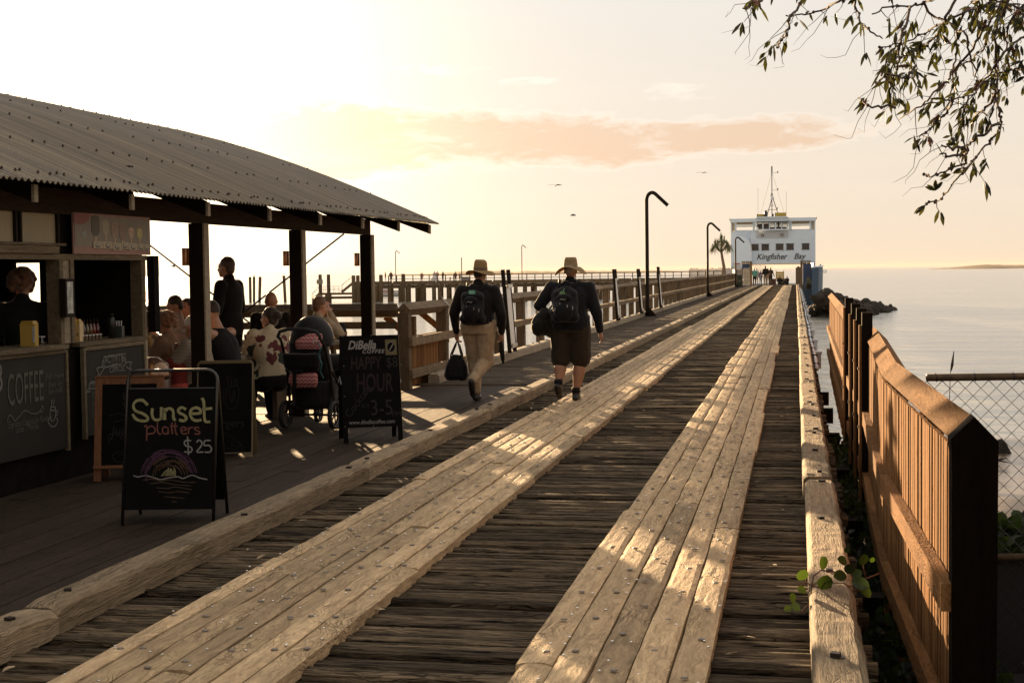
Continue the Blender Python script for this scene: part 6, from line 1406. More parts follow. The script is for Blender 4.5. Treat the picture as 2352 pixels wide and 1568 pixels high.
p = D(771, 778, 18.4); p.z = .77; t = thing_at(p, 'backpack', 'black backpack slumped on the picnic table by the far railing', 'backpack'); blob('bag_body', [('e', (0, 0, .10), (.16, .12, .10)), ('e', (.05, .02, .15), (.09, .09, .07)), ('c', (-.12, 0, .06), (.10, 0, .07), .07, .07)], PACK, t, .012, wr=.018)
m_ = MB(); m_.tube([(-.10, -.08, .12), (-.17, -.12, .07), (-.12, -.14, .01)], .012, 6); m_.build('strap', PACK, t, world=False)
# round metal drum
p = D(352, 860, 13.3); p.z = 0; t = thing_at(p, 'metal_drum', 'round metal drum with a domed lid beside the kiosk end', 'drum'); MB().lathe([(.15, 0), (.155, .02), (.155, .64), (.15, .66)], p, 20).build('barrel', pbr('brown enamel', (.10, .07, .05), .35, .3), t, smooth=True)
MB().lathe([(.162, .665), (.165, .70), (.14, .80), (.05, .86), (.01, .865)], p, 20).build('domed_lid', pbr('polished lid', (.22, .14, .09), .22, .7), t, smooth=True)
for z in (.2, .45): MB().lathe([(.156, z), (.162, z + .01), (.156, z + .02)], p, 20).build('hoop', M_STEEL, t)
# counters
def on_counter(px, s=.06, z=None): u = KU(px, s, 790); return K(u, s, z_c + .001)
M_AMB = pbr('amber carton', (.38, .24, .04), .4)
p = on_counter(68); t = thing_at(p, 'carton', 'amber carton with a white side label on the left hatch counter', 'carton'); MB().obox(p + V((0, 0, .085)), (.115, .08, .17), Matrix.Rotation(R(10), 3, 'Z')).build('box', M_AMB, t); taper(MB(), V((p.x, p.y, 0)), .057, .04, .045, .03, p.z + .171, p.z + .195).build('shoulder', M_AMB, t)
MB().obox(p + V((.052, -.02, .09)), (.016, .03, .12), Matrix.Rotation(R(10), 3, 'Z')).build('side_label', C_GRY, t)
p = on_counter(91); t = thing_at(p, 'clear_box', 'small clear plastic box right of the amber carton', 'box'); MB().obox(p + V((0, 0, .03)), (.06, .06, .06)).build('box', pbr('clear glass', (.9, .9, .9)), t); MB().obox(p + V((0, 0, .065)), (.064, .064, .008)).build('lid', C_GRY, t)
p = on_counter(171, .05); t = thing_at(p, 'carton', 'slim yellow carton beside the pillar on the right hatch counter', 'carton'); MB().obox(p + V((0, 0, .09)), (.035, .06, .18)).build('box', M_AMB, t); MB().obox(p + V((0, 0, .19)), (.03, .03, .018)).build('cap', C_RED, t)
p = on_counter(180, .04); t = thing_at(p, 'milk_bottle', 'cream milk bottle with a brown emblem on the right hatch counter', 'bottle'); taper(MB(), V((p.x, p.y, 0)), .032, .032, .032, .032, p.z, p.z + .155).build('bottle_body', pbr('cream plastic', (.50, .38, .20), .4), t); taper(MB(), V((p.x, p.y, 0)), .031, .031, .016, .016, p.z + .156, p.z + .185).build('neck', M_AMB, t)
m_ = MB(); m_.lathe([(.016, -.001), (.016, .001)], p + V((0, -.033, .06)), 12, m=Matrix.Rotation(R(90), 3, 'X')); m_.build('emblem', C_BRN, t)
for px, c_, lab in ((193, (.08, .06, .04), 'first dark syrup bottle right of the milk bottle'), (201, (.10, .07, .04), 'second syrup bottle in the row on the right counter'), (209, (.12, .06, .03), 'middle syrup bottle in the row on the right counter'), (217, (.14, .03, .02), 'dark red syrup bottle fourth in the row'), (225, (.10, .02, .02), 'last syrup bottle in the row, dark red')):
    p = on_counter(px, .16); t = thing_at(p, 'syrup_bottle', lab, 'bottle', 'syrup bottles on the kiosk counter'); MB().lathe([(.017, 0), (.018, .09), (.010, .12), (.008, .135)], p, 10).build('bottle_body', pbr('syrup glass %d' % px, c_, .12, spec=.8), t, smooth=True); MB().lathe([(.009, .136), (.012, .15), (.004, .175)], p, 8).build('pourer', M_BLACK, t, smooth=True)
s0_ = None
for k_, px in enumerate((190, 198, 206, 214, 222, 230)):
    p = on_counter(px, .02); 
    if s0_ is None: t = thing_at(p, 'sauce_pot', 'tiny lidded sauce pot in the front row on the right counter', 'pot', 'sauce pots on the kiosk counter'); MB().lathe([(.014, 0), (.016, .04), (.014, .042)], p, 10).build('pot', pbr('brown sauce pot', (.10, .07, .045), .3), t); MB().lathe([(.017, .043), (.016, .050)], p, 10).build('lid', M_STEEL, t); s0_ = t
    else: clone(s0_, tuple(p))
p = on_counter(257, .06); t = thing_at(p, 'spray_can', 'tall dark spray can standing on the right hatch counter', 'can'); MB().lathe([(.027, 0), (.027, .17), (.02, .185)], p, 14).build('can_body', pbr('dark green can', (.03, .035, .03), .3, .6), t, smooth=True); MB().lathe([(.021, .186), (.02, .21), (.015, .212)], p, 12).build('cap', M_BLACK, t, smooth=True)
p = on_counter(275, .06); t = thing_at(p, 'cutlery_box', 'small dark box of stirrers beside the spray can', 'box'); MB().obox(p + V((0, 0, .05)), (.07, .05, .10)).build('box', pbr('dark green box', (.035, .045, .035), .5), t); m_ = MB()
for k_ in range(4): m_.bar(p + V((-.02 + .012 * k_, 0, .05)), p + V((-.03 + .018 * k_, 0, .145)), .007, .003)
m_.build('stirrers', C_WHT, t)

# ------------------------------------------------------------------ sandwich boards
M_BOARD = pbr('black chalkboard', (.004,.004,.0035), .9, 0, .1, var=.25, vscale=6)
YCH = pbr('yellow chalk', (.22, .205, .10), .95, var=.35, vscale=160); RCH = pbr('red chalk', (.14,.048,.036), .95, var=.35, vscale=160); WCH = pbr('soft white chalk', (.20,.19,.18), .95, var=.35, vscale=160); PCH = pbr('purple chalk', (.06,.024,.05), .95, var=.5, vscale=160); OCH = pbr('orange brown chalk', (.07,.038,.018), .95, var=.5, vscale=160); DCH = pbr('faded chalk', (.013, .012, .009), .95, var=.4, vscale=120); DRCH = pbr('faded maroon chalk', (.014, .005, .0055), .95, var=.4, vscale=120)
class Board:
    """A-frame; front face leans back; local coordinates (a, b) on the front face"""
    def __init__(s, label, loc, yaw, w_, h, spread=.46):
        s.t = thing('sandwich_board', label, 'sign', loc, yaw); s.w, s.h, s.sp = w_, h, spread
        s.L = math.hypot(h, spread / 2); s.up = V((0, spread / 2, h)).normalized(); s.n = V((1, 0, 0)).cross(s.up)     # n points to the viewer (-y)
        s.o = V((0, -spread / 2, 0)); s.m = local(s.t)
    def P(s, a, b_, d=0.0): return s.o + V((a, 0, 0)) + s.up * b_ + s.n * d
    def panel(s, name, a0, a1, b0, b1, d0, d1, mat, par=None, back=False):
        p = [s.P(a, b_, d) for b_ in (b0, b1) for a, d in ((a0, d1), (a1, d1), (a1, d0), (a0, d0))]
        if back: p = [V((q.x, -q.y, q.z)) for q in p]
        return fixn(MB().tn().hexa(p).build(name, mat, par or s.t, world=False))
    def text(s, t, a, b_, size, mat, par, d=.002, **k):
        o = text_obj('lettering', t, s.P(a, b_, d), (1, 0, 0), s.up, size, mat, None, **k); o.parent = s.t; return o
    def strokes(s, name, L, w_, mat, d=.002, smooth=True):
        m_ = MB()
        for ln in L: stroke(m_, ln, w_, s.P(0, 0, d), (1, 0, 0), s.up, 0.0, smooth)
        return m_.build(name, mat, s.t, world=False)
# 1: Sunset platters
fl_, fr_ = G(278, 1214), G(489, 1196); c0 = (fl_ + fr_) / 2; yw = R(11); ce = c0 + V((-math.sin(yw), math.cos(yw), 0)) * .23
B = Board('large black A-frame chalkboard reading Sunset platters $25 in the left foreground', (ce.x, ce.y, 0), yw, .60, 1.0)
B.panel('front_panel', -.285, .285, .10, .895, -.012, 0, M_BOARD); B.panel('back_panel', -.285, .285, .10, .895, -.012, 0, M_BOARD, back=True)
def loop(B, w_, top, r, back=False, rr_=.011):
    pts = [B.P(-w_, 0, -.006)] + [B.P(-w_, top - r, -.006)] + [B.P(-w_ + r - r * math.cos(a), top - r + r * math.sin(a), -.006) for a in [R(18 * k_) for k_ in range(1, 6)]] + [B.P(w_ - r + r * math.sin(a), top - r + r * math.cos(a), -.006) for a in [R(18 * k_) for k_ in range(0, 6)]] + [B.P(w_, 0, -.006)]
    if back: pts = [V((q.x, -q.y, q.z)) for q in pts]
    return MB().tube(pts, rr_, 8).build('tube_frame', pbr('dark gunmetal tube', (.05, .048, .045), .32, .8), B.t, smooth=True, world=False)
loop(B, .297, 1.02, .07); loop(B, .297, 1.02, .07, True)
B.panel('trim', -.285, .285, .896, .902, -.014, .003, pbr('dark gunmetal tube', (.05, .048, .045)))
def Z4(X, Y): return ((X - (738 - (Y - 315) * .062)) * .000826, .105 + (1425 - Y) * .000715)
Z = lambda L: [[Z4(*q) for q in ln] for ln in L]
B.strokes('yellow_lettering', Z([[(540, 470), (500, 425), (450, 430), (425, 470), (440, 520), (500, 550), (535, 585), (525, 615), (480, 615), (440, 595), (415, 550)], [(577, 500), (572, 560), (590, 605), (630, 605), (645, 580)], [(648, 490), (645, 560), (645, 605)], [(675, 500), (672, 610)], [(672, 540), (700, 505), (730, 510), (742, 540), (742, 590), (755, 618)], [(845, 515), (815, 495), (785, 515), (790, 545), (825, 565), (845, 595), (825, 620), (785, 610)],
    [(880, 555), (955, 550), (955, 515), (925, 500), (890, 515), (878, 560), (895, 605), (930, 620), (965, 612)], [(975, 410), (990, 450), (990, 590), (1000, 630), (1035, 632)], [(975, 515), (1055, 507)]]), .018, YCH)
B.strokes('red_lettering', Z([[(505, 670), (525, 670), (520, 800)], [(525, 690), (560, 665), (590, 690), (580, 730), (525, 738)], [(612, 630), (610, 700), (620, 738), (640, 738)], [(690, 680), (660, 675), (650, 710), (665, 740), (690, 730), (695, 680), (697, 742)], [(728, 635), (725, 700), (730, 742)], [(712, 668), (745, 668)], [(755, 635), (752, 700), (760, 742), (770, 742)], [(742, 672), (772, 668)],
    [(800, 710), (835, 705), (835, 685), (815, 678), (800, 690), (798, 715), (815, 742), (845, 735)], [(858, 680), (858, 742)], [(858, 705), (875, 685), (895, 680)], [(945, 690), (920, 680), (905, 695), (925, 712), (948, 725), (935, 745), (905, 740)]]), .009, RCH)
B.strokes('white_lettering', Z([[(875, 805), (840, 800), (820, 820), (830, 850), (870, 865), (880, 890), (860, 912), (815, 905)], [(848, 765), (850, 935)], [(918, 820), (940, 800), (962, 825), (950, 860), (918, 908), (968, 910)], [(1030, 805), (985, 808), (980, 850), (1015, 850), (1035, 880), (1020, 912), (980, 910)]]), .009, WCH)
r_ = random.Random(2)
def arcs(rad0, rad1, n, a0, a1): return [[(690 + rd * math.cos(a) * 1.0, 1135 - rd * math.sin(a) * 1.13) for a in [s_ + (e_ - s_) * k_ / 7 for k_ in range(8)]] for rd, s_, e_ in [(r_.uniform(rad0, rad1), *(lambda c_: (c_, c_ + r_.uniform(.35, .9)))(r_.uniform(a0, a1 - .6))) for _ in range(n)]]
B.strokes('sun_drawing_purple', Z(arcs(165, 225, 46, .06, 3.1)), .005, PCH); B.strokes('sun_drawing_brown', Z(arcs(90, 170, 34, .06, 3.1)), .0045, OCH); B.strokes('sun_drawing_yellow', Z([[(690 + x - 12, 1125), (690 + x * .8, 1125 - h_ * .6), (690 + x * .6 + 8, 1125 - h_)] for x, h_ in [(r_.uniform(-62, 62), r_.uniform(30, 75)) for _ in range(30)]]), .006, YCH)
B.strokes('wave_drawing', Z([[(405, 1118), (440, 1132), (500, 1120), (560, 1138), (620, 1158), (690, 1142), (760, 1135), (800, 1150), (870, 1122), (930, 1148), (990, 1163)]]), .007, WCH)
B.strokes('wave_lines', Z([[(480, 1160), (560, 1155), (620, 1172), (700, 1162), (800, 1185), (895, 1187)], [(535, 1195), (640, 1185), (720, 1205), (860, 1220)], [(585, 1232), (670, 1240), (740, 1228), (865, 1255)], [(600, 1268), (680, 1280), (750, 1270), (845, 1283)], [(645, 1315), (720, 1322), (805, 1335)], [(705, 1360), (740, 1366)]]), .0042, OCH)
# 2: brown framed board behind it
fl_ = G(215, 1106); yw = R(16); ce = fl_ + V((math.cos(yw), math.sin(yw), 0)) * .27 + V((-math.sin(yw), math.cos(yw), 0)) * .18
B = Board('brown timber framed chalkboard half hidden behind the Sunset board', (ce.x, ce.y, 0), yw, .54, .84, .36)
M_RF = wood('red brown board frame', (.09, .035, .015), (.20, .085, .035), 'Z', 1.2, .3, .2, .6, .2)
for a0, a1 in ((-.27, -.215), (.215, .27)): B.panel('leg', a0, a1, 0, .845, -.02, .004, M_RF); B.panel('rear_leg', a0, a1, 0, .84, -.02, .004, M_RF, back=True)
B.panel('top_rail', -.214, .214, .775, .845, -.02, .004, M_RF); B.panel('top_rail', -.214, .214, .775, .84, -.02, .004, M_RF, back=True); B.panel('ledge', -.27, .27, .10, .125, -.02, .03, M_RF); B.panel('front_panel', -.214, .214, .126, .774, -.015, -.004, M_BOARD); B.panel('back_panel', -.214, .214, .126, .774, -.015, -.004, M_BOARD, back=True)
B.text('$8', -.06, .60, .16, DCH, None, d=-.002, xs=.6); B.text('Jug', -.14, .36, .12, DCH, None, d=-.002, shear=.2, xs=.8); B.strokes('curl_drawing', [[(-.15, .30), (-.16, .36), (-.10, .385), (.02, .38)], [(-.08, .24), (-.13, .20), (-.08, .15), (0, .18), (-.03, .24), (-.08, .2)], [(-.16, .52), (-.08, .54), (-.02, .50), (-.12, .47)]], .006, DCH, d=-.002)
# 3: dark board with a thin gilt edge
fr_ = G(580, 1049); yw = R(13); ce = fr_ - V((math.cos(yw), math.sin(yw), 0)) * .25 + V((-math.sin(yw), math.cos(yw), 0)) * .17
B = Board('round cornered black chalkboard with a pale gold edge behind the Sunset board', (ce.x, ce.y, 0), yw, .51, .86, .34)
M_GOLD = pbr('pale gold edge', (.15,.11,.05), .5)
def rpanel(B, back):
    ol = [(-.25, 0), (-.19, .0), (-.15, .035), (.15, .035), (.19, 0), (.25, 0)] + [(.25 - .04 + .04 * math.cos(a), .83 + .04 * math.sin(a)) for a in [R(22.5 * k_) for k_ in range(5)]] + [(-.25 + .04 - .04 * math.sin(a), .83 + .04 * math.cos(a)) for a in [R(22.5 * k_) for k_ in range(5)]]
    def f(p): return V((p.x, -p.y, p.z)) if back else p
    q = MB(); q.poly([f(B.P(a, b_, -.014)) for a, b_ in ol], f(B.P(0, 0, -.002)) - f(B.P(0, 0, -.014))); o = fixn(q.build('panel_edge', M_GOLD, B.t, world=False)); return ol
ol = rpanel(B, False); rpanel(B, True)
ins = [(a * .955, .045 + (b_ - .045) * .985 if b_ > .05 else .045) for a, b_ in ol if not (b_ < .03 and abs(a) < .24)]
q = MB(); q.poly([B.P(a, b_, -.0018) for a, b_ in ins], B.n * .003); fixn(q.build('front_panel', M_BOARD, B.t, world=False))
B.text('burgers', -.13, .27, .105, DCH, None, d=.0018, xs=.95)
B.strokes('chips_drawing', [[(.02, .62), (.01, .46), (.10, .45), (.12, .63), (.02, .62)], [(.04, .60), (.06, .48), (.08, .60), (.09, .5)], [(-.12, .62), (-.10, .50), (-.02, .50), (-.01, .62)], [(.03, .64), (.02, .72), (.05, .72), (.06, .64)], [(.08, .64), (.09, .70), (.11, .69), (.10, .64)], [(.0, .22), (.09, .16), (.06, .11), (.15, .10), (.12, .14), (.16, .07), (.02, .08)]], .005, DCH, d=.0018)
# 4: coffee board
fl_, fr_ = G(791, 1022), G(924, 1010); yw = R(24); c0 = (fl_ + fr_) / 2; ce = c0 + V((-math.sin(yw), math.cos(yw), 0)) * .24
B = Board('tall black A-frame coffee sign with a gold logo square, between the pram and the kerb', (ce.x, ce.y, 0), yw, .57, 1.03, .48)
B.panel('front_panel', -.285, .285, .15, 1.045, -.012, 0, M_BOARD); B.panel('back_panel', -.285, .285, .15, 1.04, -.012, 0, M_BOARD, back=True)
for a0, a1 in ((-.285, -.24), (.24, .285)): B.panel('leg', a0, a1, 0, .149, -.012, 0, M_BOARD); B.panel('leg', a0, a1, 0, .149, -.012, 0, M_BOARD, back=True)
B.panel('edge_strip', .2855, .2885, .0, 1.04, -.014, .002, M_GOLD)
for sx in (1, -1): MB().bar((sx * .29, -.12, .56), (sx * .29, -.0, .62), .006, .022).build('hinge_stay', C_GRY, B.t, world=False); MB().bar((sx * .29, .0, .62), (sx * .29, .12, .56), .006, .022).build('hinge_stay', C_GRY, B.t, world=False)
LT = pbr('printed grey lettering', (.20,.185,.17), .6)
def Zc(X, Y): return ((X - (492 - (Y - 40) * .034)) * .000675, .15 + (1352 - Y) * .000680)
for st, X, Y, sz, kw in (('DiBella', 172, 232, .118, dict(shear=.32, xs=.80, bold=.003)), ('COFFEE', 375, 297, .052, dict(shear=.2, space=1.25, bold=.0012)), ('www.dibellacoffee.com', 112, 1306, .056, dict(xs=.84))): B.text(st, *Zc(X, Y), sz, LT, None, d=.0015, **kw)
x0, y0 = Zc(712, 328); x1, y1 = Zc(884, 104); B.panel('logo_square', x0, x1, y0, y1, .0005, .002, pbr('gold logo square', (.09,.065,.012), .6))
cx, cy = (x0 + x1) / 2, (y0 + y1) / 2
def ell_panel(rx, ry, d, mat, nm):
    q = MB(); q.poly([B.P(cx + rx * math.cos(a) + .12 * ry * math.sin(a) * .3, cy + ry * math.sin(a), d) for a in [k_ * math.pi / 12 for k_ in range(24)]], B.n * .001); return fixn(q.build(nm, mat, B.t, world=False))
ell_panel(.043, .052, .0022, LT, 'bean_outline'); ell_panel(.039, .048, .0034, M_BOARD, 'bean'); B.strokes('bean_slot', [[(cx - .018, cy - .032), (cx + .004, cy + .002), (cx + .022, cy + .036)]], .008, LT, d=.0048)
def hatch(word, X, Y, size, xs):
    o = B.text(word, *Zc(X, Y), size, DRCH, None, d=.0015, bold=.004, xs=xs, shear=.08)
hatch('HAPPY', 190, 520, .17, .58); hatch('HOUR', 245, 845, .25, .50)
B.text('$8', *Zc(700, 505), .145, DCH, None, d=.0015, xs=.8); B.text('3-5', *Zc(420, 1185), .215, DCH, None, d=.0015, xs=.8); B.text('PM', *Zc(722, 1215), .075, DCH, None, d=.0015); B.text('$35', *Zc(305, 1068), .05, DCH, None, d=.0015)
o = text_obj('lettering', 'Cocktails', B.P(*Zc(125, 1220), .0015), V((.62, 0, 0)) + B.up * .78, B.up * .62 - V((.78, 0, 0)), .10, DCH, None); o.parent = B.t
for X, Y in ((115, 45), (525, 40), (940, 45), (100, 470), (925, 470), (80, 905), (900, 905), (55, 1335), (455, 1338), (880, 1340)): MB().ell(B.P(*Zc(X, Y), .001), .004, 6, 4).build('screw', M_STEEL, B.t, world=False)

# ------------------------------------------------------------------ pram
pr_, pl_ = G(761, 987), G(641, 981); pc = (pr_ + pl_) / 2 + V((.06, 0, 0)); yw = math.atan2((pr_ - pl_).y, (pr_ - pl_).x) - .0; pr = thing('pram', 'black pram with pink zigzag padding parked beside the floral top, handle towards us', 'pram', (pc.x, pc.y, 0), R(-4))
CHEV = bpy.data.materials.new('pink zigzag cloth'); CHEV.use_nodes = True; T = NT(CHEV.node_tree); b = T.n['Principled BSDF']; sp_ = T.add('ShaderNodeSeparateXYZ', i_0=T.add('ShaderNodeTexCoord').outputs['Object'])
tri = T.math('PINGPONG', sp_.outputs[0], .022); k_ = T.math('FRACT', T.math('MULTIPLY', T.math('ADD', sp_.outputs[2], T.math('MULTIPLY', tri, .8)), 26.0)); T.put(b, 'Base Color', T.mix(T.math('GREATER_THAN', k_, .5), (.55, .27, .26, 1), (.34, .085, .085, 1))); T.put(b, 'Roughness', .85)
def wheel(c_, r, w_, nm='wheel'):
    mm = Matrix.Rotation(R(90), 3, 'Y'); q = MB(); n = 28; rings = [[V(c_) + mm @ V((rr_ * math.cos(2 * math.pi * j / n), rr_ * math.sin(2 * math.pi * j / n), z)) for j in range(n)] for rr_, z in ((r - w_ * .5, -w_ / 2), (r - w_ * .1, -w_ * .45), (r, 0), (r - w_ * .1, w_ * .45), (r - w_ * .5, w_ / 2), (r - w_ * .62, 0))]
    rings.append(rings[0]); q.loft(rings, cap=False); o = q.build(nm, pbr('black rubber', (.012, .012, .012), .75), pr, smooth=True, world=False)
    q = MB(); rr_ = r - w_ * .6; pts = [V(c_) + mm @ V((rr_ * math.cos(2 * math.pi * j / 20), rr_ * math.sin(2 * math.pi * j / 20), 0)) for j in range(21)]; q.tube(pts, .008, 6, cap=False)
    for j in range(5): a = j * 1.2566 + .3; q.tube([V(c_), V(c_) + mm @ V((rr_ * math.cos(a), rr_ * math.sin(a), 0))], .008, 5)
    q.ell(c_, (.03, .02, .02), 8, 6); q.build('rim', pbr('grey rim plastic', (.10, .095, .09), .35, .3), o, world=False, smooth=True)
for sx in (-1, 1): wheel((sx * .275, 0, .148), .148, .05); wheel((sx * .17, .62, .10), .10, .04, 'front_wheel')
q = MB()
for sx in (-1, 1):
    q.tube([(sx * .275, 0, .148), (sx * .25, .05, .30), (sx * .24, -.02, .62), (sx * .235, -.14, .88), (sx * .22, -.22, .96)], .015, 7); q.tube([(sx * .25, .0, .60), (sx * .24, .34, .36), (sx * .17, .60, .16), (sx * .17, .62, .10)], .014, 7); q.tube([(sx * .24, .05, .28), (sx * .2, .40, .26)], .012, 6)
q.tube([(-.275, 0, .148), (.275, 0, .148)], .012, 6); q.tube([(-.17, .60, .16), (.17, .60, .16)], .012, 6); q.build('frame', M_BLACK, pr, smooth=True, world=False)
q = MB(); q.tube([(-.22, -.22, .95), (-.235, -.25, .98), (-.20, -.275, 1.03), (-.10, -.285, 1.055), (0, -.288, 1.06), (.10, -.285, 1.055), (.20, -.275, 1.03), (.235, -.25, .98), (.22, -.22, .95)], .018, 8); q.build('handle', pbr('black foam grip', (.015, .015, .015), .8), pr, smooth=True, world=False)
blob('basket', [('t', [(0, .16, .20, .17, .20), (0, .14, .24, .22, .24), (0, .14, .42, .245, .25), (0, .12, .50, .24, .22)])], PACK, pr, .012, wr=.006)
blob('seat_shell', [('t', [(0, .16, .44, .20, .15), (0, .10, .55, .22, .17), (0, .02, .75, .22, .16), (0, -.02, .92, .20, .12)])], PACK, pr, .012, wr=.004)
blob('console_bag', [('t', [(0, -.16, .62, .17, .06), (0, -.18, .66, .20, .075), (0, -.19, .78, .215, .08), (0, -.19, .80, .21, .075)])], PACK, pr, .010, wr=.006)
# hood: ribbed shell
q = MB(); rings = []
for i in range(9):
    a = R(-20 + 17 * i); rings.append([V((.235 * math.cos(t_) , .10 - .24 * math.cos(a) * math.sin(t_) * 1.0, .88 + (.26 * math.sin(a) * math.sin(t_)) + .04 * math.sin(t_))) for t_ in [math.pi * j / 14 for j in range(15)]])
vs = [p_ for r0 in rings for p_ in r0]; q._add(vs, [(i * 15 + j, i * 15 + j + 1, (i + 1) * 15 + j + 1, (i + 1) * 15 + j) for i in range(8) for j in range(14)]); hd_ = q.build('hood', PACK, pr, smooth=True, world=False); sm_ = hd_.modifiers.new('t', 'SOLIDIFY'); sm_.thickness = .006
blob('zigzag_liner', [('t', [(.03, -.06, .84, .15, .10), (.04, -.09, .92, .15, .09), (.06, -.07, 1.0, .12, .06)])], CHEV, pr, .010, wr=.004)
blob('zigzag_pad', [('t', [(-.01, -.11, .44, .13, .05), (-.01, -.14, .50, .165, .06), (0, -.15, .58, .155, .055), (0, -.14, .60, .14, .05)])], CHEV, pr, .010, wr=.005)
q = MB(); q.tube([(.21, -.25, .93), (.25, -.27, .86), (.22, -.26, .78), (.26, -.27, .70), (.235, -.26, .62), (.26, -.24, .55)], .006, 5); q.build('safety_leash', pbr('teal cord', (.02, .12, .13), .6), pr, world=False)
q = MB(); q.tube([(.19 + .02 * math.cos(a), -.285, .93 + .025 * math.sin(a)) for a in [k_ * .7 for k_ in range(10)]], .004, 5); q.build('carabiner', M_STEEL, pr, world=False)
q = MB(); q.box((-.09, -.225, .44), (-.055, -.205, .64)); q.ell((-.02, -.225, .62), (.05, .02, .03), 10, 6); q.build('strap', PACK, pr, world=False)
# ------------------------------------------------------------------ foliage
def leafmat(name, base, tr, var=.5):
    m = bpy.data.materials.new(name); m.use_nodes = True; T = NT(m.node_tree); b = T.n['Principled BSDF']; at = T.add('ShaderNodeAttribute', attribute_name='tone').outputs['Fac']
    k = T.math('ADD', T.math('MULTIPLY', at, var * 2), 1 - var); T.put(b, 'Base Color', T.vmath('SCALE', base, k).outputs[0]); T.put(b, 'Roughness', .5)
    tl = T.add('ShaderNodeBsdfTranslucent'); T.put(tl, 'Color', T.vmath('SCALE', tr, k).outputs[0]); mx = T.add('ShaderNodeMixShader'); T.put(mx, 0, .45)
    T.l.new(b.outputs[0], mx.inputs[1]); T.l.new(tl.outputs[0], mx.inputs[2]); T.l.new(mx.outputs[0], T.n['Material Output'].inputs[0]); return m
def leaf(mb, p, dr, L, w_, nrm, fold=.25, shape='lance'):
    dr = dr.normalized(); sd = dr.cross(nrm).normalized(); up = sd.cross(dr); n = ((0, 0), (.2, .55), (.5, 1), (.8, .6), (1, 0)) if shape == 'lance' else ((0, 0), (.12, .6), (.35, .95), (.6, 1), (.85, .65), (1, 0))
    vs = []
    for t, ww in n: q = p + dr * (L * t) - V((0, 0, L * .10 * t * t)); vs += [q - up * 0, q + sd * (w_ * ww) + up * (w_ * ww * fold), q - sd * (w_ * ww) + up * (w_ * ww * fold)]
    fs = []
    for i in range(len(n) - 1): a, b_ = 3 * i, 3 * i + 3; fs += [(a, a + 1, b_ + 1, b_), (a, b_, b_ + 2, a + 2)]
    mb._add(vs, fs)
rt = random.Random(41)
def rv(s=1.0): return V((rt.uniform(-s, s), rt.uniform(-s, s), rt.uniform(-s, s)))
M_LF = leafmat('bottlebrush leaf', (.016, .019, .004), (.035, .036, .005), .8); M_BK = pbr('grey brown twig bark', (.045, .030, .022), .9); M_FLW = pbr('dry rust bottlebrush flower', (.16, .055, .03), .8, var=.4, vscale=40)
tb = V((5.2, 9.0, -.9)); tree = thing('bottlebrush_tree', 'weeping bottlebrush tree whose leafy branches hang into the top right corner', 'tree', tuple(tb))
q = MB(); q.tube([tb, tb + V((-.1, .1, 1.6)), tb + V((.05, 0, 3.1)), tb + V((-.2, -.1, 4.6))], [.21, .17, .14, .10], 10); q.build('trunk', pbr('grey flaky bark', (.12, .09, .065), .95, var=.5, vscale=9, bump=.8, bscale=30), tree, smooth=True)
def Zt(X, Y, d): return D(1607.8 + X * .3296, Y * .3296, d)
